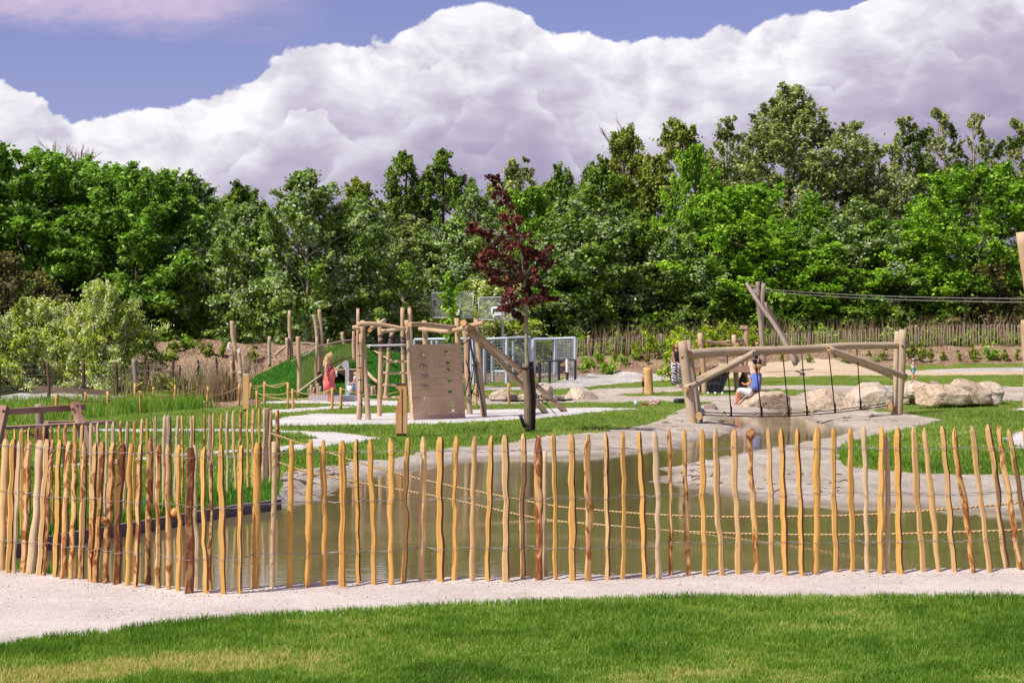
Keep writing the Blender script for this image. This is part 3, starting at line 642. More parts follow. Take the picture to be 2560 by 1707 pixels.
def front_fence():
    # (top px, top py, base px, base py, width px, material) measured on the photo
    A = []
    def c1(l):
        for t, ty, b, by, w, m in l: A.append((t*.319, 1000+ty*.319, b*.319, 1000+by*.319, w*.319, m))
    c1([(-60,312,-95,1330,50,4),(-5,308,-45,1335,52,0),(45,305,8,1340,60,4),(100,305,65,1355,46,0),(155,310,105,1355,40,3),(235,308,180,1355,52,1),(318,312,232,1366,60,3),(360,305,312,1380,50,4),(418,308,345,1386,34,2),(478,312,427,1396,46,0),(548,322,485,1406,46,1),(603,325,550,1412,44,1),(662,320,628,1418,50,1),(742,330,705,1430,50,1),(800,325,748,1434,46,2),(880,332,828,1440,56,2),(965,332,912,1455,60,5),(1035,335,1000,1466,46,0),(1102,345,1060,1476,46,1),(1182,296,1150,1432,54,2),(1255,348,1238,1494,42,1),(1322,345,1320,1502,44,1),(1408,350,1398,1510,38,0),(1484,372,1482,1522,70,5),(1606,362,1614,1518,48,0),(1742,346,1746,1520,48,0),(1898,352,1872,1516,40,0),(2022,338,2002,1482,54,0)])
    A.append((1540*.319, 1000+350*.319, 1535*.319, 1000+1505*.319, 12, 3)); A.append((1640*.319, 1000+470*.319, 1650*.319, 1000+1500*.319, 9, 1))
    def c2(l):
        for t, ty, b, by, w, m in l: A.append((600+t*.34, 1050+ty*.34, 600+b*.34, 1050+by*.34, w*.34, m))
    c2([(10,185,-5,1270,44,0),(128,165,110,1242,50,0),(376,148,362,1236,46,0),(515,143,496,1230,52,0),(617,145,620,1224,42,0),(752,148,757,1226,50,0),(857,137,876,1208,36,0),(965,140,984,1214,40,0),(1099,130,1118,1213,44,0),(1240,128,1207,1202,36,0),(1346,120,1338,1192,50,4),(1478,122,1470,1196,52,0),(1598,116,1570,1191,38,0),(1722,116,1704,1190,44,4),(1848,114,1818,1189,40,0),(1960,108,1952,1190,50,4),(2075,97,2080,1175,36,4),(2195,110,2198,1180,58,2)])
    def c3(l):
        for t, ty, b, by, w, m in l: A.append((1300+t*.2976, 1000+ty*.2976, 1300+b*.2976, 1000+by*.2976, w*.2976, m))
    c3([(17,283,25,1512,42,4),(280,283,300,1517,42,0),(432,285,441,1517,60,0),(581,286,572,1518,66,1),(722,278,740,1510,46,4),(870,266,868,1502,42,0),(1005,266,1050,1497,50,0),(1132,263,1165,1500,52,3),(1247,242,1270,1476,34,1),(1385,242,1415,1478,44,1),(1519,245,1558,1476,46,0),(1643,243,1700,1474,58,4),(1806,245,1834,1470,50,4),(1935,236,1986,1468,50,1),(2082,232,2126,1470,46,4),(2190,237,2230,1473,54,0)])
    def c4(l):
        for t, ty, b, by, w, m in l: A.append((1900+t*.2933, 1000+ty*.2933, 1900+b*.2933, 1000+by*.2933, w*.2933, m))
    c4([(320,238,362,1496,46,0),(492,228,472,1487,64,0),(628,230,648,1482,46,0),(782,228,785,1478,56,0),(888,225,915,1482,42,3),(1040,223,1030,1487,52,0),(1170,230,1199,1486,56,0),(1308,223,1397,1477,60,4),(1400,232,1532,1478,50,4),(1546,220,1666,1478,46,4),(1660,232,1822,1480,56,1),(1810,219,1968,1478,52,4),(1935,207,2112,1453,50,4),(2040,217,2226,1468,50,1),(2125,242,2330,1450,46,4),(2260,230,2440,1470,48,0),(2390,235,2560,1470,50,1)])
    for i in range(10): px = 2648+i*43; A.append((px-22+(i*7) % 9, 1068+(i*5) % 7, px, 1433, 15+(i*3) % 4, (0, 4, 0, 1, 3, 0, 4, 0, 2, 0)[i]))
    A.sort(key=lambda a: a[2]); root = thing('picket_fence', 'nearest split chestnut picket fence with twisted wires, running along the gravel path', 'fence', (0, float(fenceY(0)), 0))
    rows = []
    for i, (tx, ty, bx, by, w, m) in enumerate(A):
        x, y = plane(bx, by, 0.0); tp = at(tx, ty, y+random.Random(i).uniform(-.01, .03)); b = Vector((x, y, -.04)); rows.append((Vector((x, y, 0)), tp, w*y/F))
        mb = MB(); picket(mb, b, tp, w*y/F, i+3, 1.0, n=16); o = mb.build('picket', [PK[m], M['bark_shade_side']], root)
        if m == 5: o['label'] = 'dark picket still covered with brown bark'
    wires(rows, (.245, .60, .945), 'wire', root, .0019, .021, 4)
    P = [(2150*.319, 1000+325*.319, 2140*.319, 1000+1482*.319, 44*.319), (600+2242*.34, 1050+228*.34, 600+2243*.34, 1050+1155*.34, 34*.34), (1900+1078*.2933, 1000+308*.2933, 1900+1090*.2933, 1000+1486*.2933, 46*.2933)]
    for i, (tx, ty, bx, by, w) in enumerate(P):
        x, y = plane(bx, by, 0.0); y += .05; x = (bx-1280)/F*y; tp = at(tx, ty, y); MB().log((x, y, -.1), tp, w*y/F/2, w*y/F/2*.92, seed=i, seg=12, wob=.008, rough=.08).build('fence_post', [PK[3], PK[3]], root)
    # knobs of the rougher staves
    for px, py, r in ((436, 1281, .024), (262, 1300, .022), (372, 1298, .018), (1877, 1086, .034), (1300+1165*.2976, 1422, .022)):
        y = float(fenceY((px-1280)/F*13)); p = at(px, py, y-.012); mb = MB(); mb.tube([p+Vector((0, 0, -r*1.25)), p+Vector((0, -.004, -r*.6)), p+Vector((0, -.008, r*.1)), p+Vector((0, -.005, r*.8)), p+Vector((0, 0, r*1.3))], [r*.35, r*.95, r*1.08, r*.85, r*.3], 9, 0, 0, .22, int(px))
        mb.build('knot', [PK[2], PK[2]], root)
front_fence()
def second_fence():
    T = [(50,230,2),(115,225,0),(165,220,0),(225,212,1),(280,208,2),(345,205,1),(405,200,2),(465,193,0),(515,188,1),(585,180,0),(650,188,1),(710,177,3),(770,173,3),(832,165,3),(888,168,3),(950,165,2),(998,163,3),(1060,155,0),(1112,146,4),(1160,136,0),(1216,124,3),(1292,112,3),(1325,116,3),(1390,115,3),(1427,118,1),(1495,123,3),(1522,118,4),(1597,106,2),(1637,106,3),(1668,104,1),(1732,93,0),(1785,86,3),(1832,78,4),(1882,74,1),(1942,74,0),(1986,68,4),(2030,60,0),(2070,58,3),(2132,76,4)]
    # line of the fence on the ground, from far right end to near left end
    a = Vector((*plane(692, 1212, -.09), 0)); b = Vector((*plane(15, 1352, -.09), 0))
    root = thing('picket_fence', 'second picket fence, weathered and partly barked, on the grass behind the pond edging', 'fence', a)
    rows = []
    for i, (tx, ty, m) in enumerate(sorted(T)):
        px = tx*.319; py = 1000+ty*.319
        f = (px-15)/(692-15)
        # invert perspective along the line
        lo, hi = 0.0, 1.0
        for _ in range(30):
            md = (lo+hi)/2; q = b.lerp(a, md)
            if 1280+q.x/q.y*F < px: lo = md
            else: hi = md
        q = b.lerp(a, lo) if px > 15 else b+(b-a)*.02*(15-px)/10
        g = gz(q.x, q.y); tp = at(px, py, q.y); rg = random.Random(i*3); w = rg.uniform(.030, .042)
        bb = Vector((q.x+rg.uniform(-.04, .03), q.y, g-.05)); mb = MB(); picket(mb, bb, tp, w, i+200, .9, n=12); mb.build('picket', [PK[m], M['bark_shade_side']], root); rows.append((bb, tp, w))
    for i in range(4):   # carry the row on beyond the left border
        q = b+(b-a).normalized()*(.15+.17*i); tp = Vector((q.x, q.y, rows[0][1].z+.02)); mb = MB(); picket(mb, Vector((q.x, q.y, gz(q.x, q.y)-.05)), tp, .036, 300+i); mb.build('picket', [PK[i % 3], PK[3]], root)
    wires(rows, (.24, .55, .86), 'wire', root, .0016, .02, 9, sag=.008)
    def post(px, pt, pb, r, m, dy=.03):
        g = plane(px, pb, -.09); y = g[1]+dy; return MB().log(((px-1280)/F*y, y, -.25), at(px-1, pt, y), r, r*.95, seed=int(px), seg=8, wob=.006)
    post(670, 1020, 1206, .062, 0).build('fence_post', [M['oldpost'], M['log']], root)
    post(694, 1025, 1203, .030, 0, .02).build('fence_post', [PK[2], PK[2]], root)
    post(418, 1040, 1258, .055, 0).build('fence_post', [M['log_grey'], M['log_grey']], root)
    post(108, 1062, 1325, .065, 0).build('fence_post', [M['darkpost'], M['log_grey']], root)
second_fence()
def edging():
    # timber/concrete edging of the pond
    L = [(698, 1247), (600, 1260), (497, 1276), (373, 1298), (217, 1322), (92, 1345), (0, 1366), (-120, 1396)]
    P = [Vector((*plane(a, b, -.085), -.085)) for a, b in L]; root = thing('pond_edging', 'dark concrete edging with a pale top between the lawn and the pond', 'edging', P[3])
    for i in range(len(P)-1):
        a, b = P[i], P[i+1]; n = max(1, round((b-a).length/1.0))
        for k in range(n):
            p, q = a.lerp(b, k/n), a.lerp(b, (k+1)/n); d = (q-p); m = (p+q)/2; ang = math.atan2(d.y, d.x)
            MB().box((m.x, m.y, m.z-.13), (d.length-.008, .075, .26), Matrix.Rotation(ang, 3, 'Z')).build('edging_slab', [M['kerb']], root)
edging()
def rope_lines():
    a = at(674, 1082, 22.6); a2 = at(676, 1147, 22.6); e = at(2800, 1222, 15.5); e2 = at(2800, 1312, 15.5)
    for (p, q, mids, lab) in ((a, e, [(982,1180),(1338,1256),(1487,1274),(1645,1286),(1812,1291.5),(2076,1289),(2193,1284.5),(2340,1274),(2554,1255)], 'upper twisted rope stretched low across the pond from the fence post'),
                         (a2, e2, [(764,1178),(900,1206),(1110,1244),(1338,1294),(1487,1309.5),(1645,1324),(1812,1332),(2000,1336),(2200,1335),(2340,1331),(2554,1324)], 'lower twisted rope stretched across the pond just above the water')):
        pts = [p]
        for px, py in mids:
            lo, hi = 0.0, 1.0
            for _ in range(30):
                md = (lo+hi)/2; s = p.lerp(q, md)
                if 1280+s.x/s.y*F < px: lo = md
                else: hi = md
            y = p.lerp(q, lo).y; pts.append(at(px, py, y))
        pts.append(q)
        # smooth
        sp = []
        for i in range(len(pts)-1):
            p0 = pts[max(i-1, 0)]; p1 = pts[i]; p2 = pts[i+1]; p3 = pts[min(i+2, len(pts)-1)]
            for k in range(6):
                t = k/6; sp.append(.5*((2*p1)+(p2-p0)*t+(2*p0-5*p1+4*p2-p3)*t*t+(3*p1-p0-3*p2+p3)*t**3))
        sp.append(pts[-1])
        tag(MB().tube(sp, .011, 7).build('rope', [M['twist'], M['twist']]), lab, 'rope', 'ropes across the pond')
rope_lines()
e_ = at(2800, 1222, 15.5)
tag(MB().log((e_.x+.05, e_.y, -.7), (e_.x+.05, e_.y, e_.z+.25), .07, .065, seed=77).build('rope_post', [M['oldpost'], M['log']]), 'short old wooden post holding the right ends of the two pond ropes', 'post')
def far_fence():
    rg = random.Random(3); top_px = [(1240, 856), (1440, 847), (1560, 842), (1650, 836), (1800, 834), (2000, 831), (2100, 825), (2300, 815), (2450, 812), (2700, 806)]
    root = thing('picket_fence', 'long far picket fence of thin grey staves on top of the planted bank', 'fence', (10, 80, gz(10, 80)))
    px = 2660.0; i = 0; rest = MB(); rows = []; step = 7.4
    while px > 1285:
        x = (px-1280)/F*80; g = gz(x, 80); ty = np.interp(px, [p[0] for p in top_px], [p[1] for p in top_px])+rg.uniform(-3, 3)
        tp = at(px+rg.uniform(-2.2, 2.2), ty, 80); b = Vector((x, 80, g-.1)); w = rg.uniform(.034, .052)
        mb = MB() if i < 100 else rest
        mb.tube([b, b.lerp(tp, .35)+Vector((rg.uniform(-.02, .02), 0, 0)), b.lerp(tp, .7)+Vector((rg.uniform(-.02, .02), 0, 0)), b.lerp(tp, .95), tp], [w/2, w/2, w/2, w/2*.9, w*.12], 5)
        if i < 100: mb.build('picket', [M['farpicket'], M['farpicket']], root)
        rows.append((b, tp, w)); i += 1
        px -= step*rg.uniform(.7, 1.3)*(1 if px > 1450 else .85)
    o = rest.build('picket_row', [M['farpicket'], M['farpicket']], root); o['kind'] = 'stuff'
    wires([(b, t, w) for b, t, w in rows[::-1]], (.5, 1.05), 'wire', root, .005, .03, 9, sag=.01)
    for px, pt, m in ((1472, 838, 'log'), (1545, 838, 'darkpost'), (1600, 838, 'darkpost'), (1653, 834, 'log_grey'), (2028, 826, 'blackpost'), (1943, 854, 'blackpost'), (2290, 812, 'log_grey')):
        x = (px-1280)/F*80.15; MB().log((x, 80.15, gz(x, 80)-.1), at(px, pt, 80.15), .075, .07, seed=px).build('fence_post', [M[m], M[m]], root)
far_fence()
# ---------------------------------------------------------------- play structures
def LG(px0, py0, px1, py1, w0, w1=None, Y0=None, Y1=None, bend=(0, 0, 0), name='post', parent=None, m='log', seed=None, pts=None, bury=0.0, wob=.02, seg=9):
    """a log seen from (px0,py0) at distance Y0 to (px1,py1) at Y1, widths in photo pixels"""
    if Y0 is None: Y0 = G(px0, py0).y
    if Y1 is None: Y1 = Y0
    a = at(px0, py0, Y0); b = at(px1, py1, Y1); r0 = w0*Y0/F/2; r1 = (w1 or w0)*Y1/F/2
    if bury: a = a-(b-a).normalized()*bury
    mb = MB(); s = seed if seed is not None else int(px0*7+py0)
    if pts:
        P = [a]+[at(x, y, Y0+(Y1-Y0)*(k+1)/(len(pts)+1)) for k, (x, y) in enumerate(pts)]+[b]; Q = []
        for i in range(len(P)-1):
            p0 = P[max(i-1, 0)]; p1 = P[i]; p2 = P[i+1]; p3 = P[min(i+2, len(P)-1)]
            for k in range(4):
                t = k/4; Q.append(.5*((2*p1)+(p2-p0)*t+(2*p0-5*p1+4*p2-p3)*t*t+(3*p1-p0-3*p2+p3)*t**3))
        Q.append(P[-1]); n = len(Q); mb.tube(Q, [r0+(r1-r0)*i/(n-1) for i in range(n)], 12, 0, 1, .06, s)
    else: mb.log(a, b, r0, r1, bend, seg, 12, s, .05, wob)
    return mb.build(name, [M[m], M['cut' if m in ('log', 'log_pale') else m]], parent)
def bolt(mb, px, py, Y, r=.022): 
    p = at(px, py, Y); mb.tube([p+Vector((0, .02, 0)), p+Vector((0, -.012, 0))], r, 8)
def rope(mb, pts, r=.010, sag=0.0, n=8):
    for i in range(len(pts)-1):
        a, b = pts[i], pts[i+1]
        mb.tube([a.lerp(b, k/n)-Vector((0, 0, sag*math.sin(math.pi*k/n))) for k in range(n+1)], r, 5, closed=False)
def tower():
    Yb = G(1033, 1050).y; Y2 = G(1163, 1043).y
    T = thing('climbing_tower', 'timber climbing frame with board wall, rungs and slanting logs on white gravel', 'climbing frame', (at(1030, 1050, Yb).x, Yb, 0))
    L = lambda *a, **k: LG(*a, parent=T, **k)
    Yr = Yb+2.6    # rear row
    # front and rear uprights
    L(897, 1044, 903, 835, 13, 12, Yb, name='post', bury=.3, m='log'); L(921, 1048, 907, 801, 14, 12, Yb+.05, bury=.3, pts=[(915, 960), (909, 880)])
    L(897, 1000, 895, 771, 10, 8, Yr+1.4, pts=[(895, 900)]); L(948, 1040, 948, 801, 12, 13, G(948, 1040).y, bury=.3, pts=[(951, 940), (952, 860)])
    L(962, 1000, 981, 829, 9, 10, Yr+.8, pts=[(969, 930), (972, 870)]); L(1009, 1000, 1006, 769, 10, 10, Yr+2); L(1026, 1000, 1024, 770, 11, 11, Yr+2.1)
    L(1032, 1050, 1017, 800, 10, 12, Yb+.10, bury=.3, pts=[(1024, 950), (1022, 870)]); L(1063, 1010, 1061, 801, 13, 13, Yr, bury=.3)
    L(1152, 1040, 1142, 795, 13, 13, Y2+.25, bury=.3); L(1176, 1035, 1160, 823, 15, 13, G(1176, 1035).y, bury=.3, pts=[(1170, 985), (1168, 915), (1166, 860)])
    L(1210, 1041, 1190, 797, 16, 13, G(1210, 1041).y, bury=.3, pts=[(1200, 930)])
    L(885, 900, 884, 828, 7, 7, Yr+1.0); 
    # beams
    Y9 = Yb-.12
    L(894, 811, 1015, 823, 12, 9, Y9, Y9+.1, name='beam', pts=[(925, 809), (960, 812)]); L(1024, 811, 1137, 820, 12, 13, Y9+.15, Y2+.1, name='beam', pts=[(1060, 811), (1100, 816)])
    L(882, 819, 914, 821, 10, 10, Yb+.2, name='beam'); L(924, 825, 962, 800, 11, 10, Yb-.1, Yr, name='beam')
    L(952, 828, 1012, 821, 13, 8, Yb+.9, name='beam', m='log_pale'); L(1048, 822, 1172, 818, 9, 12, Yr-.1, Yb+1.1, name='beam', pts=[(1080, 825), (1120, 828)])
    L(1158, 807, 1186, 822, 16, 13, Y2-.45, Y2+.5, name='beam', m='log_pale'); L(1210, 806, 1148, 822, 12, 12, Y2-.1, Y2+.6, name='beam')
    L(1186, 830, 1413, 1029, 13, 14, Y2+.3, G(1410, 1029).y, name='slanting_log', pts=[(1231, 867), (1291, 918)]); L(1170, 829, 1365, 1033, 12, 15, Y2-.1, G(1362, 1033).y, name='slanting_log', pts=[(1235, 887), (1291, 949)])
    # board wall with cut-through holds
    tl, tr, bl, br = at(1022, 861, Yb+.12), at(1153, 857, Y2+.12), at(1033, 1049, Yb-.05), at(1163, 1043, Y2-.05)
    n = 13; ux = (br-bl).normalized(); wdt = (br-bl).length; wall = thing('wall_panel', None, None, bl); wall.parent = T; wall.matrix_parent_inverse = Matrix.Translation(-T.location)
    def P(u, v): return bl.lerp(br, u).lerp(tl.lerp(tr, u), v)
    dn = Vector((ux.y, -ux.x, 0)).normalized()*-1
    if dn.y < 0: dn = -dn
    holes = {1: (.71, 0), 3: (.69, 1), 5: (.72, 2), 7: (.725, 0), 9: (.705, 1), 11: (.745, 2), 12: (.20, 3) , 10: (.22, 4)}
    hp = [(1120, 877, 0), (1121, 902, 1), (1124, 928, 2), (1126, 953, 0), (1126, 979, 1), (1130, 1004, 2), (1134, 1028, 3), (1065, 1019, 3), (1067, 995, 2)]
    def uv_of(px, py):
        u = v = .5
        for _ in range(40):
            p = P(u, v); x = 1280+p.x/p.y*F; y = HZ+(CH-p.z)/p.y*F; u += (px-x)/131; v -= (py-y)/188
        return u, v
    hs = [(*uv_of(a, b), k) for a, b, k in hp]
    for i in range(n):
        v0, v1 = i/n, (i+1)/n-.0035; rg = random.Random(i); e0 = rg.uniform(-.004, .004); e1 = rg.uniform(-.004, .004)
        bm = bmesh.new(); rect = [(e0, v0), (1+e1, v0), (1+e1, v1), (e0, v1)]
        vs = [bm.verts.new(P(*p)) for p in rect]; ed = [bm.edges.new((vs[k], vs[(k+1) % 4])) for k in range(4)]
        for (hu, hv, kk) in hs:
            if v0 < hv < v1:
                hv = min(max(hv, v0+.0325), v1-.0325); m = 12; ring = []
                for k in range(m):
                    a = 2*math.pi*k/m; ru = .060+.014*math.cos(a*2+kk)+.012*math.sin(a+kk*2); rv = .024+.004*math.sin(a*2+kk*1.7)
                    if math.sin(a) > .2: rv *= .8-.25*math.cos(a*1+kk)
                    ring.append(bm.verts.new(P(hu+math.cos(a)*ru, hv+math.sin(a)*rv)))
                ed += [bm.edges.new((ring[k], ring[(k+1) % m])) for k in range(m)]
        bmesh.ops.triangle_fill(bm, use_beauty=True, use_dissolve=False, edges=ed)
        g = bmesh.ops.extrude_face_region(bm, geom=bm.faces[:]); bmesh.ops.translate(bm, verts=[x for x in g['geom'] if isinstance(x, bmesh.types.BMVert)], vec=dn*.045)
        bmesh.ops.recalc_face_normals(bm, faces=bm.faces)
        uvl = bm.loops.layers.uv.new('UVMap')
        for f in bm.faces:
            for lp in f.loops: lp[uvl].uv = (lp.vert.co.z+i*3.3, (lp.vert.co-bl).dot(ux)+i*1.7)
        me = bpy.data.meshes.new('board'); bm.to_mesh(me); bm.free(); o = link('board', me, M['plank']); o.parent = wall; o.matrix_parent_inverse = Matrix.Translation(-bl)
        wall_o = o
    for a, b in ((1056, 891), (1058, 918), (1062, 942), (1063, 968)):
        u, v = uv_of(a, b); p = P(u, v); mb = MB()
        for du, rr in ((-.035, .055), (.012, .06), (.045, .05)):
            c = P(u+du, v+random.Random(a+du*99).uniform(-.006, .006)); mb.tube([c+Vector((0, .03, 0)), c+Vector((0, -.04, 0)), c+Vector((0, -.07, 0))], [rr*.95, rr*.9, rr*.6], 9, 0, 0, .1, int(a+du*100))
        o = mb.build('wooden_hold', [M['log_pale'], M['log_pale']]); o.parent = wall; o.matrix_parent_inverse = Matrix.Translation(-bl)
    # rungs
    for y in (903, 932, 962, 993): L(957, y, 1021, y+.5, 6, 6, Yb+.55, Yb+.25, name='rung', wob=.004)
    L(917, 864, 1017, 862, 5, 5, Yb+.0, name='metal_bar', m='steel', wob=0); 
    mb = MB(); a, b = at(896, 832, Yb-.2), at(905, 1043, Yb-.25); rope(mb, [a, b], .009)
    for k, y in enumerate((858, 889, 919, 950, 981, 1011)):
        c = a.lerp(b, (y-832)/211); mb.tube([c-Vector((.045, 0, 0)), c+Vector((.045, 0, 0))], .014, 6)
    mb.build('knotted_rope', [M['blackrope'], M['blackrope']], T)
    # black net between the rear posts
    mb = MB(); rg = random.Random(5)
    for k in range(16):
        y0 = 838+k*1.9; rope(mb, [at(948+rg.uniform(-6, 0), y0+rg.uniform(-4, 8), Yb+.3), at(985+rg.uniform(-12, 20), y0+rg.uniform(-8, 10), Yb+1.5), at(1018, y0+rg.uniform(-6, 6), Yb+.6)], .008, .02)
    for k in range(7): rope(mb, [at(925, 866+k*1.2, Yb+.1), at(960+k*4, 846+k*5, Yb+1.0), at(1015, 855+k*5, Yb+.3)], .008, .03)
    mb.build('climbing_net', [M['blackrope'], M['blackrope']], T)
    mb = MB()
    N = [((1178, 832), (1170, 915), (1180, 985), (1176, 1005)), ((1165, 900), (1175, 930), (1163, 985)), ((1182, 830), (1186, 900), (1178, 960)), ((1190, 905), (1195, 985), (1212, 1000)), ((1150, 866), (1180, 838), (1196, 826)), ((1188, 960), (1180, 980), (1198, 990))]
    for nn in N: rope(mb, [at(x, y, Y2+.35+.1*i) for i, (x, y) in enumerate(nn)], .012, .02)
    for x, y in ((1182, 913), (1178, 946), (1190, 955), (1177, 980), (1172, 988)):
        p = at(x, y, Y2+.4); mb.tube([p-Vector((.02, 0, .015)), p, p+Vector((.02, 0, .015))], [.015, .028, .015], 6)
    mb.build('rope_ladder', [M['blackrope'], M['blackrope']], T)
    L(1174, 850, 1212, 1041, 5, 5, Y2-.15, name='metal_pole', m='darkmetal', wob=0); L(1153, 848, 1174, 847, 4, 4, Y2+.2, Y2-.15, name='metal_bar', m='steel', wob=0)
    # net between the slanting logs
    mb = MB(); s0 = lambda f: at(1190+f*222, 845+f*184, Y2+.3+(f)*(-.1)); s1 = lambda f: at(1178+f*186, 838+f*194, Y2-.1)
    def lin(px0, py0, px1, py1, f): return at(px0+(px1-px0)*f, py0+(py1-py0)*f, Y2+.1)
    rope(mb, [lin(1200, 850, 1390, 1025, k/9)+Vector((0, 0, -.05-.05*(k % 2))) for k in range(10)], .011, .015, 4)
    for (x0, y0, x1, y1) in ((1270, 898, 1282, 886), (1288, 935, 1318, 918), (1330, 968, 1360, 960), (1338, 975, 1345, 958), (1340, 985, 1376, 1000), (1376, 1000, 1390, 1004), (1360, 1008, 1382, 995), (1335, 960, 1340, 990), (1340, 990, 1366, 1012)):
        rope(mb, [at(x0, y0, Y2+.1), at(x1, y1, Y2+.2)], .010, .01)
    for x, y in ((1264, 908), (1286, 934), (1338, 973), (1347, 992), (1366, 1010)):
        p = at(x, y, Y2+.1); mb.tube([p-Vector((.02, 0, 0)), p, p+Vector((.02, 0, 0))], [.012, .03, .012], 6)
    mb.build('rope_net', [M['blackrope'], M['blackrope']], T)
    mb = MB()
    for x, y, Y in ((904, 813, Y9-.05), (1020, 826, Y9-.08), (1030, 811, Y9+.05), (1146, 820, Y2+.15), (1152, 824, Y2+.15), (957, 903, Yb+.4), (956, 932, Yb+.4), (955, 960, Yb+.4), (953, 995, Yb+.4), (1057, 822, Yr-.25), (963, 826, Yb+.75)): bolt(mb, x, y, Y, .02)
    mb.build('bolt_heads', [M['bolt'], M['bolt']], T)
tower()
def swing_bridge():
    Ya = G(1731, 1058).y; Yc = G(2247, 1036).y
    T = thing('log_bridge', 'log beam frame over the water with a swaying rope footway hanging from it', 'rope bridge', (at(1731, 1058, Ya).x, Ya, 0))
    L = lambda *a, **k: LG(*a, parent=T, m='log_pale', **k)
    lerpY = lambda px: Ya+(Yc-Ya)*(px-1731)/(2247-1731)
    L(1731, 1059, 1706, 852, 24, 25, Ya, name='post', bury=.4, wob=.01); L(1748, 1056, 1717, 850, 20, 20, Ya+.42, name='post', bury=.4, wob=.01)
    L(2247, 1037, 2257, 824, 21, 20, Yc, name='post', bury=.4, wob=.01); L(2237, 1034, 2245, 828, 16, 16, Yc+.42, name='post', bury=.4, wob=.01)
    Yo = .22
    L(1717, 886, 2269, 863, 25, 16, Ya+Yo, Yc+Yo, name='beam', pts=[(1800, 880), (1880, 877), (1960, 875), (2042, 871), (2110, 865), (2190, 864)])
    L(1711, 973, 1886, 881, 17, 16, Ya-.2, lerpY(1886)-.12, name='brace', pts=[(1765, 945), (1830, 913)]); L(1722, 962, 1880, 880, 15, 14, Ya+.62, lerpY(1886)+.5, name='brace')
    L(2263, 942, 2071, 871, 17, 13, Yc-.2, lerpY(2071)-.1, name='brace', pts=[(2200, 917), (2140, 896)]); L(2240, 945, 2076, 876, 14, 12, Yc+.62, lerpY(2071)+.5, name='brace')
    L(1747, 1041, 1754, 1026, 17, 15, Ya-.25, Ya+1.0, name='crossbar', wob=.0); L(2226, 1017, 2222, 1006, 18, 15, Yc-.3, Yc+1.0, name='crossbar', wob=0)
    mb = MB(); a0 = at(1756, 1037, Ya-.1); a1 = at(2216, 1014, Yc-.1); b0 = at(1756, 1030, Ya+.75); b1 = at(2216, 1008, Yc+.75)
    f = lambda a, b, t, s=.13: a.lerp(b, t)-Vector((0, 0, s*math.sin(math.pi*t)))
    for a, b in ((a0, a1), (b0, b1)): mb.tube([f(a, b, k/24) for k in range(25)], .014, 6)
    mb.build('foot_rope', [M['blackrope'], M['blackrope']], T)
    for px in (1806, 1877, 1950, 2019, 2092, 2165):
        t = (px-1756)/460; p, q = f(a0, a1, t), f(b0, b1, t); d = (q-p)*.12; MB().log(p-d, q+d, .036, .036, seed=px, wob=0, seg=3).build('tread_log', [M['log_pale'], M['log_grey']], T)
    for (tx, bx) in ((1815, 1822), (1884, 1894), (1954, 1960), (2001, 2006), (2069, 2078), (2140, 2146)):
        ty = np.interp(tx, [1717, 2042, 2269], [888, 873, 866]); mb = MB(); top = at(tx, ty, lerpY(tx)+Yo); t = (bx-1756)/460
        for q in (f(a0, a1, t), f(b0, b1, t)):
            mb.tube([top+Vector((.02, 0, 0)), top.lerp(q, .5)+Vector((.01, 0, 0)), q], .013, 6); mb.tube([q+Vector((0, 0, -.02)), q+Vector((0, 0, .16))], .025, 6)
        mb.build('hanging_rope', [M['blackrope'], M['blackrope']], T)
    mb = MB()
    for x, y, Y in ((1706, 894, Ya-.26), (1725, 966, Ya-.3), (1884, 882, lerpY(1884)-.24), (2072, 870, lerpY(2072)-.22), (2254, 940, Yc-.3), (2256, 865, Yc-.12)): bolt(mb, x, y, Y, .03)
    mb.build('bolt_heads', [M['bolt'], M['bolt']], T)
    # steel chain ends on the left crossbar
    mb = MB(); 
    for k in range(2):
        p = at(1751+k*3, 1034-k*3, Ya+.2+.35*k); rr = .19*1; ring = [p+Vector((math.cos(a)*.085, 0, math.sin(a)*.085)) for a in np.linspace(0, 6.283, 13)]; mb.tube(ring, .010, 5)
    mb.build('steel_strap', [M['steel'], M['steel']], T)
swing_bridge()
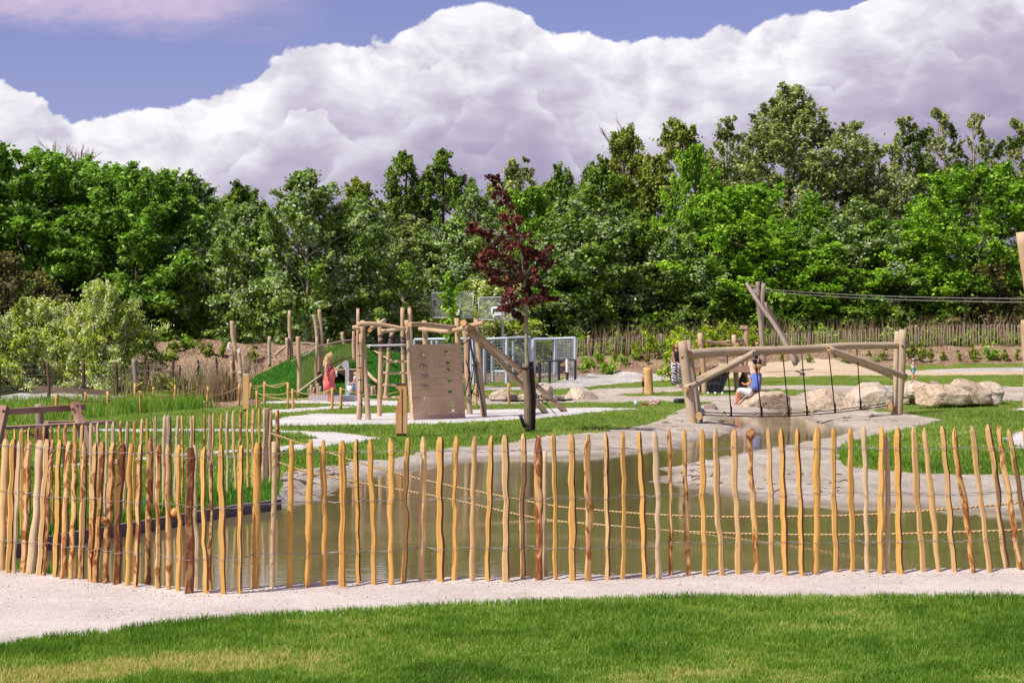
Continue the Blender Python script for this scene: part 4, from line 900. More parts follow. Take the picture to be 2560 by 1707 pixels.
def log_house():
    Y = G(1690, 985).y
    T = thing('climbing_house', 'small timber climbing house with platform, dark ramp and rope net behind the log beam frame', 'climbing frame', (at(1750, 985, Y).x, Y, gz(6, Y)))
    L = lambda *a, **k: LG(*a, parent=T, m=k.pop('m', 'log'), **k)
    S = lambda x, y: (1660+x*.1658, 820+y*.1658)
    L(*S(612, 985), *S(545, 75), 14, 13, Y, name='post', bury=.2); L(*S(1100, 900), *S(1050, 100), 13, 12, Y+1, name='post', bury=.2); L(*S(1230, 720), *S(1235, 0), 13, 13, Y+2, name='post', bury=.2)
    MB().box(at(1859, 818, Y+2), (.24, .24, .12)).build('post_cap', [M['log']], T)
    L(*S(520, 250), *S(1015, 190), 6, 5, Y-.1, Y+.9, name='rail', pts=[S(620, 205), S(850, 215)]); L(*S(485, 195), *S(1020, 250), 5, 5, Y+.3, Y+1.1, name='rail', pts=[S(750, 230)])
    L(*S(1085, 180), *S(1190, 180), 6, 6, Y+1, Y+2, name='rail'); L(*S(1100, 240), *S(1190, 215), 6, 6, Y+.9, Y+1.9, name='rail'); L(*S(1300, 700), *S(1170, 520), 6, 6, Y+1, Y+1.2, name='brace')
    p0, p1 = at(1748, 918, Y+.2), at(1855, 917, Y+1.2); c = (p0+p1)/2
    MB().box((c.x, c.y+.5, c.z), ((p1-p0).length, 1.6, .09)).box((c.x, c.y-.38, c.z-.10), ((p1-p0).length, .06, .14)).build('platform', [M['table']], T)
    mb = MB(); o = at(1748, 925, Y+.6)
    mb.prism([(0, 0), (1.1, .05), (.7, -.9), (.02, -.95)], (o.x, o.y, o.z), (1, 0, 0), (0, 0, 1), -.06); mb.build('dark_ramp', [M['darkmetal']], T)
    mb = MB(); q = [at(1780, 938, Y-.1), at(1816, 940, Y-.1), at(1806, 984, Y-.7), at(1770, 984, Y-.7)]
    for k in range(4): rope(mb, [q[0].lerp(q[1], k/3), q[3].lerp(q[2], k/3)], .012)
    for k in range(5): rope(mb, [q[0].lerp(q[3], k/4), q[1].lerp(q[2], k/4)], .012, .04)
    mb.build('rope_net', [M['blackrope'], M['blackrope']], T)
    mb = MB()
    for k in range(3):
        p = q[3].lerp(q[2], k/2)-Vector((0, 0, .0)); mb.tube([p-Vector((0, 0, .06)), p+Vector((0, 0, .06))], .035, 7)
    mb.build('net_anchor', [M['white'], M['white']], T)
    p = at(1857, 955, Y+1.3); mb = MB(); mb.tube([p+Vector((-.0, 0, .75)), p+Vector((0, 0, .28)), p+Vector((0, 0, .15)), p+Vector((0, 0, -.12)), p+Vector((0, 0, -.42))], [.035, .045, .11, .16, .10], 10, flat=.35); mb.build('hanging_paddle', [M['darkpost'], M['darkpost']], T)
    mb = MB(); a = at(1797, 895, Y+.3); mb.tube([a, a+Vector((.06, 0, .05)), a+Vector((.12, 0, .0)), a+Vector((.14, 0, -.12))], .02, 6); mb.build('grab_handle', [M['steel'], M['steel']], T)
log_house()
def mound_logs():
    Y = 57.5; T = thing('log_rail', 'log posts with a netted rope railing running over the tunnel mound', 'railing', (at(760, 980, Y).x, Y, 0))
    L = lambda *a, **k: LG(*a, parent=T, **k)
    Ys = {0: 57}
    L(674, 895, 674, 841, 9, 9, 63.0, m='log_pale', name='post', bury=.3); L(718, 882, 717, 844, 9, 9, 62.5, name='post', bury=.3); L(728, 880, 724, 776, 10, 9, 62.6, name='post', bury=.3)
    L(747, 978, 745, 841, 11, 11, 57.0, name='post', bury=.2, pts=[(748, 930), (746, 880)]); L(797, 985, 784, 787, 9, 9, 58.5, name='post', pts=[(796, 900), (793, 850), (789, 810)]); L(808, 985, 798, 774, 10, 9, 58.6, name='post', pts=[(806, 900), (803, 830)])
    L(792, 975, 792, 842, 8, 8, 57.6, name='post'); L(821, 870, 821, 848, 7, 7, 62.6, name='post', bury=.2); L(863, 874, 855, 830, 8, 8, 63, name='post', bury=.3); L(892, 985, 885, 840, 8, 8, 59.5, name='post')
    L(732, 858, 790, 860, 5, 5, 62.6, name='rail', m='log_pale'); L(688, 888, 714, 866, 6, 6, 62.6, name='rail', m='log_pale')
    R_ = [(730, 903), (747, 895), (771, 884), (788, 869), (809, 863), (837, 856), (866, 851), (894, 849)]
    yy = lambda px: 56.8+(px-730)*.012
    L(*R_[0], *R_[-1], 5, 4, yy(730), yy(894), name='rail', m='log_grey', pts=R_[1:-1])
    L(742, 983, 806, 936, 7, 6, 56.7, 57.4, name='rail', m='log_pale', pts=[(770, 962)])
    L(832, 927, 893, 925, 6, 6, 57.6, 57.8, name='rail', m='log_pale'); L(909, 925, 945, 955, 8, 8, 57.8, 56.5, name='rail'); L(918, 865, 985, 905, 5, 5, 60, 59, name='rail')
    # netting panels between rail and lower rail
    mb = MB(); top = R_; low = [(742, 981), (770, 960), (800, 940), (832, 928), (893, 926)]
    tx = [p[0] for p in top]; ty = [p[1] for p in top]; lx = [p[0] for p in low]; ly = [p[1] for p in low]
    for px in np.arange(749, 893, 2.6):
        a = at(px, np.interp(px, tx, ty), yy(px)+.02); b = at(px, np.interp(px, lx, ly), yy(px)+.35); mb.tube([a, a.lerp(b, .5)+Vector((0, .05, 0)), b], .0028, 3, closed=False)
    for k in range(1, 38):
        P = []
        for px in np.arange(749, 895, 8):
            y0 = np.interp(px, tx, ty); y1 = np.interp(px, lx, ly); py = 850+k*3.4
            if y0 < py < y1: P.append(at(px, py, yy(px)+.02+.33*(py-y0)/(y1-y0)))
        if len(P) > 1: mb.tube(P, .0028, 3, closed=False)
    mb.build('netting', [M['rope'], M['rope']], T)
    # palisade and tunnel mouth
    P = thing('tunnel_mouth', 'dark tunnel opening framed by short palisade logs in the grass mound', 'tunnel', (at(845, 985, 57.9).x, 57.9, 0))
    mb = MB(); yt = 57.6; ring = []
    o = at(847, 965, yt)
    import itertools
    arc = [(math.cos(a)*.22*1.0, math.sin(a)*.36) for a in np.linspace(math.pi, 0, 14)]
    pr = [(-.24, -.33)]+[(x, y+.05) for x, y in arc]+[(.24, -.33)]
    for i in range(len(pr)-1):
        a, b = pr[i], pr[i+1]; s_ = 1.25
        p = [Vector((o.x+a[0]*s_*1.0, yt, o.z+a[1])), Vector((o.x+b[0]*s_, yt, o.z+b[1])), Vector((o.x+b[0]*s_, yt+3.5, o.z+b[1])), Vector((o.x+a[0]*s_, yt+3.5, o.z+a[1]))]
        n0 = len(mb.v); mb.v += p; mb.face([n0, n0+1, n0+2, n0+3], [(0, 0)]*4, 0, False)
    mb.box((o.x, yt+3.5, o.z), (.8, .05, .9)); mb.build('tunnel_tube', [M['black']], P)
    mb = MB(); 
    # front plate of dark boards around the mouth
    out = [(-.72, -.36), (-.66, .45), (.58, .50), (.62, -.36), (.31, -.36)]+[(x*1.25, y+.05) for x, y in arc[::-1]]+[(-.31, -.36)]
    mb.prism(out, (o.x, yt-.0, o.z), (1, 0, 0), (0, 0, 1), -.05); mb.build('mouth_board', [M['darkpost']], P)
    for k, (px, pt) in enumerate([(772, 972), (779, 962), (786, 968), (794, 958), (802, 966), (811, 952), (820, 960), (868, 962), (874, 955), (916, 960), (922, 962), (930, 966), (936, 964)]):
        LG(px, 990, px, pt, 8, 8, 57.0 if px < 830 else 57.2, parent=P, name='palisade_log', m='log' if k % 2 else 'log_grey')
    W_ = thing('water_pump', 'grey steel water play arm with handle on a low plinth', 'water pump', (at(868, 992, 56).x, 56, 0)); Yp = 55.6
    mb = MB(); sc = Yp/F; o = at(868, 992, Yp)
    pr = [(-4.5, 0), (5, 0), (4.5, 60), (4, 83), (1, 90), (-4, 92), (-9, 88), (-20, 79), (-19, 77), (-9, 73), (-5, 66), (-5, 40)]
    mb.prism([(a*sc, b*sc) for a, b in pr], (o.x, Yp, o.z), (1, 0, 0), (0, 0, 1), -.10); mb.build('pump_body', [M['steel']], W_)
    mb = MB(); h0 = at(853, 911, Yp-.02); h1 = at(843, 918, Yp-.06); mb.tube([h0, h1, at(841, 921, Yp-.07)], .022, 7); mb.tube([at(841, 927, Yp-.05), at(842, 942, Yp-.05)], .03, 7); mb.build('pump_handle', [M['steel'], M['steel']], W_)
    b0 = G(800, 1004); MB().box((b0.x+.35, b0.y+.95, b0.z+.07), (1.5, .9, .20)).build('plinth', [M['steel']], W_)
    p = at(841, 993, Yp-.5); MB().box((p.x, p.y, p.z), (.2, .3, .28)).build('basin', [M['darkmetal']], W_)
mound_logs()
def carved():
    Y = 54.5; T = thing('carved_log', 'forked carved log with pale cut discs standing left of the mound', 'carved log', (at(597, 995, Y).x, Y, 0)); S = lambda x, y: (560+x*.1659, 760+y*.1659)
    LG(600, 1008, *S(120, 255), 13, 10, Y, parent=T, name='trunk', pts=[(598, 950), (590, 880), (582, 840)], bury=.1); LG(586, 1000, *S(175, 320), 9, 5, Y+.2, parent=T, name='trunk', m='oldpost', pts=[(583, 900), (588, 850)])
    LG(605, 1000, *S(220, 700), 14, 9, Y-.1, parent=T, name='trunk', m='log_pale', pts=[(602, 930)], bury=.1); LG(578, 1000, *S(110, 850), 8, 8, Y+.1, parent=T, name='trunk', pts=[(580, 950)])
    for (x, y, rx, rz) in ((597, 878, .055, .075), (599, 931, .06, .035)):
        p = at(x, y, Y-.25); MB().tube([p+Vector((0, .12, 0)), p+Vector((0, .0, 0)), p+Vector((0, -.03, 0))], [rx, rx*1.05, rx*.8], 12, flat=rz/rx).build('cut_disc', [M['fungus'], M['fungus']], T)
    c = at(580, 866, Y-.2); MB().tube([c+Vector((math.cos(a)*.10, 0, math.sin(a)*.13)) for a in np.linspace(2.0, 4.9, 9)], [.02, .03, .04, .045, .05, .045, .04, .03, .02], 8).build('crescent', [M['fungus'], M['fungus']], T)
    LG(572, 937, 588, 929, 5, 5, Y-.3, Y, parent=T, name='peg', m='log_pale')
carved()
def uprights():
    g = G(615, 1030); T = thing('marker_post', 'square fresh yellow timber post with white top and black foot', 'post', g); w = 18*g.y/F
    hgt = (1030-936)*g.y/F; MB().box((g.x, g.y, g.z+hgt/2+.04), (w*.8, w*.6, hgt-.08)).build('shaft', [M['board_new']], T)
    MB().box((g.x, g.y, g.z+hgt+.006), (w*.82, w*.62, .02)).build('cap', [M['white']], T); MB().box((g.x, g.y, g.z+.03), (w*.62, w*.5, .14)).build('foot', [M['black']], T)
    g = G(1004, 1090); s = g.y/F; T = thing('sign_post', 'tall oiled larch bird-headed post with dark metal cap standing on the lawn', 'post', g)
    pr = [(-14, 7), (14, 7), (13.2, 129), (-14.5, 129), (-15.2, 124), (-12, 119), (-6, 115), (-3.5, 110), (-5, 101), (-9, 88), (-12.5, 73), (-14.3, 57)]
    MB().prism([(a*s, b*s) for a, b in pr[::-1]], (g.x, g.y-.09, g.z), (1, 0, 0), (0, 0, 1), .0-.19).build('shaft', [M['sign_wood']], T)
    MB().box((g.x, g.y, g.z+130.5*s), (29.5*s, .21, 2.6*s)).build('cap', [M['darkmetal']], T); MB().box((g.x, g.y, g.z+3*s), (26*s, .16, 9*s)).build('foot', [M['black']], T)
    MB().box((g.x+1.3*s, g.y-.1, g.z+64*s), (.8*s, .012, 112*s)).build('groove', [M['darkpost']], T)
    g = G(1623, 985); T = thing('marker_post', 'leaning half-round fresh wooden post on the grass strip behind the lawn', 'post', g)
    LG(1623, 985, 1619, 919, 24, 22, g.y, parent=T, name='shaft', m='board_new', wob=.0, bury=.1)
uprights()
def cableway():
    Y = 74.0; T = thing('cableway_tower', 'grey crossed log tower holding the cable, standing behind the sand', 'cableway tower', (at(1905, 900, Y).x, Y, gz(10, Y))); S = lambda x, y: (1840+x*.1339, 690+y*.1339)
    L = lambda *a, **k: LG(*a, parent=T, m='log_grey', **k)
    L(1908, 915, *S(408, 108), 13, 11, Y, name='post', pts=[(1903, 820), (1897, 760)]); L(1911, 915, *S(520, 135), 10, 11, Y+.6, name='post', pts=[(1906, 850), (1905, 770)])
    L(1990, 912, *S(200, 140), 13, 9, Y-2.2, Y-.35, name='brace', pts=[(1945, 825), (1893, 752)]); L(1995, 905, *S(545, 500), 11, 9, Y+1.5, Y+.9, name='brace')
    L(*S(280, 185), *S(370, 205), 6, 6, Y-.3, name='crossbar'); p = at(1886, 727, Y-.4); MB().tube([p+Vector((0, -.05, 0)), p+Vector((0, .06, 0))], .10, 10).build('pulley', [M['steel'], M['steel']], T)
    B = thing('cableway_post', 'thick leaning log of the near cableway frame cut off by the right edge', 'post', G(2575, 1018)); Yn = B.location.y
    LG(2600, 905, 2556, 580, 30, 34, Yn-3, parent=B, name='leaning_log', m='log', seg=10); LG(2570, 1020, 2566, 800, 30, 28, Yn, parent=B, name='post', m='log', bury=.2, pts=[(2574, 930), (2568, 860)])
    a = at(1900, 722, Y); e = at(2620, 747, Yn-1)
    for k, (dz, lab) in enumerate(((0, 'upper steel cable of the cableway running from the grey tower to the right edge'), (-.10, 'lower steel cable of the cableway just below the other one'))):
        pts = [a.lerp(e, i/30)+Vector((0, .05*k, dz-.10*math.sin(math.pi*i/30))) for i in range(31)]
        tag(MB().tube(pts, .012, 5).build('cable', [M['wire'], M['wire']]), lab, 'cable', 'cables of the cableway')
cableway()
def court():
    T = thing('ball_court', 'blue grey framed wire mesh ball court with two basketball backboards', 'ball court', (at(1300, 955, 72).x, 72, gz(0, 72)))
    def bar(a, b, w=.09, m='frame', name='frame_bar'):
        mb = MB(); mb.tube([a, b], w/2*1.25, 4); mb.sm = [False]*len(mb.sm); return mb.build(name, [M[m], M[m]], T)
    def mesh_panel(a, b, c, d, sp=.11, m='meshwire', r=.011, name='mesh_panel'):
        """a,b bottom left/right, c,d top left/right"""
        mb = MB(); nx = max(2, int((b-a).length/sp)); nz = max(2, int((c-a).length/sp))
        for i in range(nx+1): mb.tube([a.lerp(b, i/nx), c.lerp(d, i/nx)], r, 3, closed=False)
        for k in range(nz+1): mb.tube([a.lerp(c, k/nz), b.lerp(d, k/nz)], r, 3, closed=False)
        return mb.build(name, [M[m], M[m]], T)
    S = lambda x, y: (1020+x*.1871, 720+y*.1871)
    YA = 70.0
    # front long panels (px, top, bottom, Y)
    A = [(1184, 850, 962, 69.5), (1212, 848, 962, 70), (1267, 845, 960, 70), (1324, 842, 925, 71)]
    Pt = [at(a, t, y) for a, t, b, y in A]; Pb = [at(a, b, y) for a, t, b, y in A]
    for i in range(len(A)): bar(Pb[i], Pt[i], .11)
    for i in range(len(A)-1): bar(Pt[i], Pt[i+1], .08); mesh_panel(Pb[i], Pb[i+1], Pt[i], Pt[i+1])
    B = [(1334, 848, 945, 75), (1387, 847, 948, 75.5), (1438, 845, 952, 73)]
    Pt = [at(a, t, y) for a, t, b, y in B]; Pb = [at(a, b, y) for a, t, b, y in B]
    for i in range(3): bar(Pb[i], Pt[i], .15 if i < 2 else .1)
    for i in range(2): bar(Pt[i], Pt[i+1], .10); mesh_panel(at(B[i][0], 900, B[i][3]), at(B[i+1][0], 900, B[i+1][3]), Pt[i], Pt[i+1])
    bar(at(1230, 930, 73), at(1230, 852, 73), .09); bar(at(1283, 930, 73), at(1283, 852, 73), .09); bar(at(1232, 929, 73), at(1284, 929, 73), .09)
    bar(at(1232, 952, 72), at(1232, 927, 72), .09)
    # goal frame lower dark panels at the right
    D = [(1349, 905, 958), (1374, 902, 955), (1397, 900, 951), (1418, 900, 950), (1438, 900, 949)]
    for i, (a, t, b) in enumerate(D): bar(at(a, b, 70), at(a, t, 70), .08, 'darkmetal', 'dark_post')
    for i in range(len(D)-1):
        if i == 2: continue
        a, b = D[i], D[i+1]; mesh_panel(at(a[0], a[2], 70), at(b[0], b[2], 70), at(a[0], a[1], 70), at(b[0], b[1], 70), .09, 'meshwire', .011)
    bar(at(1349, 903, 70), at(1438, 899, 70), .05, 'darkmetal', 'rail')
    bar(at(1418, 930, 69.8), at(1418, 898, 69.8), .09, 'white', 'goal_post')
    # part seen left behind the tower
    Lp = [(1036, 849, 74), (1080, 849, 74), (1092, 848, 74), (1140, 848, 74), (1178, 847, 73)]
    for a, t, y in Lp: bar(at(a, 930, y), at(a, t, y), .08)
    bar(at(1036, 849, 74), at(1178, 846, 73), .09); mesh_panel(at(1036, 925, 74), at(1178, 925, 74), at(1036, 849, 74), at(1178, 847, 74))
    # backboards
    for k, (x0, x1, t, b, Y, hx0, hx1, ht, hb) in enumerate(((1080, 1183, 732, 794, 76, 1125, 1148, 763, 792), (1197, 1291, 744, 799, 74, 1230, 1259, 770, 791))):
        N = thing('basketball_hoop', ('left' if k == 0 else 'right')+' wire mesh basketball backboard with white target frame, '+('behind the slender green tree' if k == 0 else 'beside the purple tree crown'), 'basketball hoop', (at((x0+x1)/2, 900, Y).x, Y, gz(0, Y)), 'basketball backboards')
        a, b_, c, d = at(x0, b, Y), at(x1, b+1, Y), at(x0, t, Y), at(x1, t-2, Y)
        mb = MB(); nx = 36; nz = 20
        for i in range(nx+1): mb.tube([a.lerp(b_, i/nx), c.lerp(d, i/nx)], .006, 3, closed=False)
        for i in range(nz+1): mb.tube([a.lerp(c, i/nz), b_.lerp(d, i/nz)], .006, 3, closed=False)
        for p, q in ((a, b_), (c, d), (a, c), (b_, d)): mb.tube([p, q], .02, 4)
        mb.build('backboard_mesh', [M['palewire'], M['palewire']], N)
        h = [at(hx0, hb, Y-.05), at(hx1, hb, Y-.05), at(hx1, ht, Y-.05), at(hx0, ht, Y-.05)]; mb = MB()
        for i in range(4): mb.tube([h[i], h[(i+1) % 4]], .045, 4)
        mb.build('target_frame', [M['white'], M['white']], N)
        c0 = at((hx0+hx1)/2, hb-3, Y-.35); mb = MB(); mb.tube([c0+Vector((math.cos(a_)*.23, math.sin(a_)*.23, 0)) for a_ in np.linspace(0, 6.283, 17)], .018, 5); mb.box(c0+Vector((0, .2, .06)), (.3, .12, .14)); mb.build('hoop', [M['white'], M['white']], N)
        mb = MB()
        for a_ in np.linspace(0, 6.283, 9)[:-1]: mb.tube([c0+Vector((math.cos(a_)*.22, math.sin(a_)*.22, 0)), c0+Vector((math.cos(a_)*.12, math.sin(a_)*.12, -.35))], .008, 3)
        mb.build('net', [M['palewire'], M['palewire']], N)
        px = (x0+x1)/2+12; pm = at(px, b+10, Y+.4); pg = at(px+4, 930, Y+.8); mb = MB(); mb.tube([pg, pg.lerp(pm, .8), pm, at(px-8, b-10, Y+.05)], .06, 7); mb.build('pole', [M['steel'], M['steel']], N)
court()
# ---------------------------------------------------------------- garden stakes, wire fence, table, stones
def stake_rows():
    def row(name, label, stakes, ropes, r=.038):
        P = []
        for px, t, b in stakes: g = G(px, b); P.append((px, t, g))
        T = thing(name, label, 'rope fence', P[0][2])
        for i, (px, t, g) in enumerate(P):
            tp = at(px+random.Random(i+px).uniform(-2, 2), t, g.y); MB().log(g-Vector((0, 0, .1)), tp, r, r*.95, seed=int(px), wob=.005, seg=4).build('stake', [M['stake'], M['stake']], T)
        def nearest(px): return min(P, key=lambda s: abs(s[0]-px))[2].y
        for (x0, y0, xm, ym, x1, y1) in ropes:
            Y0, Y1 = nearest(x0), nearest(x1); a, b = at(x0, y0, Y0), at(x1, y1, Y1); m = at(xm, ym, (Y0+Y1)/2); pts = []
            for k in range(13):
                t = k/12; pts.append(a*(1-t)*(1-2*t)*1.0+m*4*t*(1-t)+b*t*(2*t-1))
            MB().tube(pts, .013, 5).build('rope', [M['rope'], M['rope']], T)
    row('rope_fence', 'front row of orange stakes with sagging rope in the tall grass at the left', [(140, 983, 1043), (352, 977, 1031), (518, 966, 1016), (597, 960, 1012)], [(143, 987, 235, 1002, 350, 981), (355, 982, 425, 991, 515, 969), (520, 972, 545, 987, 595, 968)])
    row('rope_fence', 'back row of orange stakes with sagging rope in front of the gate', [(214, 980, 1018), (270, 978, 1030), (338, 958, 1006), (384, 966, 1002), (438, 963, 1005), (492, 960, 999)], [(328, 955, 415, 979, 490, 966), (492, 962, 540, 964, 590, 958)])
    row('rope_fence', 'orange stakes and ropes around the garden bed in front of the grass mound', [(625, 957, 1001), (661, 953, 1009), (643, 976, 1019), (720, 956, 1020), (733, 971, 1022), (830, 969, 1023), (852, 968, 1022)],
        [(626, 962, 640, 971, 660, 957), (660, 958, 690, 968, 718, 957), (627, 963, 670, 965, 718, 956), (645, 983, 740, 999, 829, 974), (663, 985, 700, 986, 732, 978), (735, 976, 780, 985, 829, 972), (853, 971, 925, 987, 997, 979)])
    row('rope_fence', 'two orange stakes with rope between the slanting logs and the stones', [(1190, 957, 1011), (1273, 957, 1013)], [(1190, 962, 1232, 988, 1272, 963), (1274, 962, 1290, 985, 1312, 976)])
stake_rows()
def wire_fence():
    T = thing('wire_fence', 'old wire fence on dark posts at the left in front of the flowering shrubs', 'fence', G(124, 1008))
    Q = [(0, 905, 1002, 56), (122, 905, 1006, 56.5), (211, 905, 984, 58), (292, 907, 993, 58), (334, 910, 962, 58.5)]
    pp = []
    for px, t, b, Y in Q:
        x = (px-1280)/F*Y; g = Vector((x, Y, gz(x, Y)-.1)); tp = at(px-3, t, Y); pp.append((g, tp)); MB().log(g, tp, .055, .05, seed=px).build('fence_post', [M['darkpost'], M['darkpost']], T)
    mb = MB()
    for i in range(len(pp)-1):
        a, at_, b, bt = pp[i][0]+Vector((0, 0, .15)), pp[i][1]-Vector((0, 0, .06)), pp[i+1][0]+Vector((0, 0, .15)), pp[i+1][1]-Vector((0, 0, .06))
        for k in range(7): mb.tube([a.lerp(at_, k/6), b.lerp(bt, k/6)], .004, 3, closed=False)
        n = int((b-a).length/.15)
        for k in range(n): mb.tube([a.lerp(b, k/n), at_.lerp(bt, k/n)], .003, 3, closed=False)
    mb.build('wire_mesh', [M['wire'], M['wire']], T)
    Gt = thing('field_gate', 'weathered wooden field gate beside a thick grey post, below the mulch heap', 'gate', G(338, 962+35))
    Y = 58.5
    LG(338, 985, 335, 897, 14, 13, Y, parent=Gt, name='gate_post', m='log_grey'); LG(372, 975, 370, 903, 6, 6, Y, parent=Gt, name='upright', m='darkpost'); LG(434, 975, 433, 899, 7, 7, Y, parent=Gt, name='upright', m='darkpost'); LG(451, 980, 450, 915, 4, 4, Y, parent=Gt, name='upright', m='darkpost')
    for y in (913, 928, 943, 958, 970): LG(343, y, 452, y+1, 2.2, 2.2, Y-.05, parent=Gt, name='gate_rail', m='oldpost', wob=.005)
    mb = MB()
    for k in range(22): mb.tube([at(345+k*5, 913, Y), at(345+k*5, 972, Y)], .004, 3)
    mb.build('wire_mesh', [M['wire'], M['wire']], Gt)
    F2 = thing('wire_fence', 'dark posts with a diagonal brace and dead stalks, right of the field gate', 'fence', (at(496, 970, 58.8).x, 58.8, 0))
    LG(498, 985, 495, 900, 7, 6, 58.8, parent=F2, name='fence_post', m='blackpost'); LG(546, 975, 541, 894, 6, 5, 60, parent=F2, name='fence_post', m='blackpost'); LG(464, 975, 495, 910, 5, 5, 58.3, 58.7, parent=F2, name='brace', m='log_grey')
    mb = MB()
    for k in range(5): mb.tube([at(450, 915+k*13, 58.8), at(498, 914+k*13, 58.8), at(546, 910+k*13, 60), at(590, 908+k*13, 61)], .004, 3)
    for k in range(30): mb.tube([at(452+k*4.6, 914, 58.9+k*.06), at(452+k*4.6, 970, 58.9+k*.06)], .003, 3)
    mb.build('wire_mesh', [M['wire'], M['wire']], F2)
wire_fence()
def oddments():
    a, b = at(106, 971, 58.5), at(270, 983, 57.5); mb = MB(); d = b-a; m = (a+b)/2; mb.box(m, (d.length, .25, .17), Matrix.Rotation(math.atan2(d.z, d.x)*-1, 3, 'Y'))
    tag(mb.build('timber_balk', [M['oldpost']]), 'long old squared timber lying on the gravel behind the wire fence', 'timber')
    # picnic table with splayed legs
    Y = 24.5; T = thing('picnic_table', 'reddish timber picnic table with splayed legs behind the second picket fence', 'table', (at(100, 1150, Y).x, Y, gz(-6, Y)))
    def plank(p, q, w, th, name, mt='table', dep=.0, roll=0):
        p, q = Vector(p), Vector(q); d = q-p; c = (p+q)/2; rot = d.to_track_quat('X', 'Z').to_matrix()
        return MB().box(c, (d.length, w, th), rot).build(name, [M[mt]], T)
    plank(at(-60, 1034, Y), at(210, 1017, Y+1.3), .09, .085, 'top_rail')
    plank(at(-60, 1073, Y-.3), at(246, 1058, Y+1.1), .22, .045, 'seat'); plank(at(115, 1056, Y+1.5), at(285, 1055, Y+2.0), .22, .045, 'seat')
    plank(at(186, 1008, Y+1.0), at(226, 1140, Y+.6), .10, .10, 'leg'); plank(at(12, 1016, Y-.1), at(-16, 1150, Y-.4), .10, .10, 'leg'); plank(at(190, 1085, Y+1.0), at(240, 1070, Y+.9), .06, .09, 'leg_brace')
    LG(105, 1165, 96, 1010, 19, 18, Y+.9, parent=T, name='centre_post', m='log_grey'); LG(60, 1078, 105, 1100, 8, 8, Y+.6, parent=T, name='leg_brace', m='table')
    mb = MB(); bolt(mb, 182, 1023, Y+.85, .02); bolt(mb, 194, 1015, Y+.85, .02); bolt(mb, 9, 1028, Y-.25, .02); mb.build('bolt_heads', [M['bolt'], M['bolt']], T)
oddments()
def m_stone(name, a, b, c_):
    m, t = mat(name); P = t.n('ShaderNodeTexCoord').outputs['Object']; n1 = t.noise(P, 1.6, 5, .6, .5); n2 = t.noise(P, 9.0, 6, .7); n3 = t.noise(P, 40, 4, .7)
    c = t.mix(t.rng(n1, .38, .62), a, b); c = t.mix(t.rng(n2, .48, .68, 0, .85), c, c_); c = t.mix(t.rng(n3, .55, .8, 0, .5), c, [x*.6 for x in a]); nz = t.n('ShaderNodeSeparateXYZ', {0: t.n('ShaderNodeNewGeometry').outputs['Normal']}).outputs[2]
    crack = t.rng(t.n('ShaderNodeTexVoronoi', {'Vector': t.vm('ADD', P, t.vm('SCALE', t.n('ShaderNodeTexNoise', {'Vector': P, 'Scale': 3.0}).outputs[1], sc=.5)), 'Scale': 1.3}, feature='DISTANCE_TO_EDGE').outputs[0], 0, .018, 1, 0)
    c = t.mix(t.m('MULTIPLY', crack, .35), c, [x*.4 for x in a])
    finish(t, c, .9, t.m('ADD', t.m('ADD', n2, t.m('MULTIPLY', n3, .3)), t.m('MULTIPLY', crack, -.8)), .8, .04, .2); return m
ST = [m_stone('pale_limestone', (.50, .385, .26), (.62, .51, .385), (.25, .165, .10)), m_stone('white_limestone', (.54, .44, .33), (.66, .57, .455), (.28, .19, .12)), m_stone('brown_stone', (.34, .27, .2), (.5, .42, .33), (.17, .12, .08))]
def boulder(px0, px1, pt, pb, label, depth=.8, mt=0, seed=1, outline=None, cuts=5, ydist=None, smooth=.25):
    g = G((px0+px1)/2, pb) if ydist is None else at((px0+px1)/2, pb, ydist); Y = g.y; s = Y/F; w = (px1-px0)*s; h = (pb-pt)*s+.05
    bm = bmesh.new(); bmesh.ops.create_icosphere(bm, subdivisions=5, radius=1.0)
    rg = random.Random(seed); o = Vector((seed*3.1, seed*1.7, 0))
    planes = []
    for _ in range(cuts):
        n = Vector((rg.uniform(-1, 1), rg.uniform(-1, .4), rg.uniform(-.12, 1))).normalized(); planes.append((n, rg.uniform(.66, .88)))
    for v in bm.verts:
        p = v.co.copy(); e = 4.2; zz = p.z if p.z > 0 else p.z*.30; q = (abs(p.x)**e+abs(p.y)**e+abs(zz)**e)**(1/e); p = Vector((p.x/q, p.y/q, p.z/q if p.z > 0 else p.z))
        p *= 1+.10*mnoise.noise(p*1.1+o)+.05*mnoise.noise(p*2.6+o)
        for n, d in planes:
            k = p.dot(n)-d
            if k > 0: p -= n*k*.92
        p *= 1+.022*mnoise.noise(p*6+o)+.012*mnoise.noise(p*14+o)
        if outline:
            tp = np.interp(p.x, [a for a, b in outline], [b for a, b in outline]); 
            if p.z > -.2: p.z = -.2+(p.z+.2)*(tp+.2)/1.2
        v.co = p
    xs_ = [v.co.x for v in bm.verts]; zs_ = [v.co.z for v in bm.verts]; cx0, cx1 = min(xs_), max(xs_); z0, z1 = min(zs_), max(zs_)
    for v in bm.verts:
        v.co = Vector(((v.co.x-cx0)/(cx1-cx0)*w-w/2, v.co.y*depth/2, (v.co.z-z0)/(z1-z0)*(h+.12)-.12))
    me = bpy.data.meshes.new('boulder'); bm.to_mesh(me); bm.free(); me.polygons.foreach_set('use_smooth', [True]*len(me.polygons))
    o_ = link('boulder', me, ST[mt]); o_.location = (g.x, Y+depth*.32, g.z-.02); return tag(o_, label, 'boulder', 'limestone boulders by the water')
boulder(1849, 1982, 979, 1022, 'long flat-topped boulder with the woman in blue sitting on its left end', 1.0, 0, 3, [(-1,.62),(-.8,.85),(-.35,1),(.6,.97),(.88,.82),(1,.6)], 2)
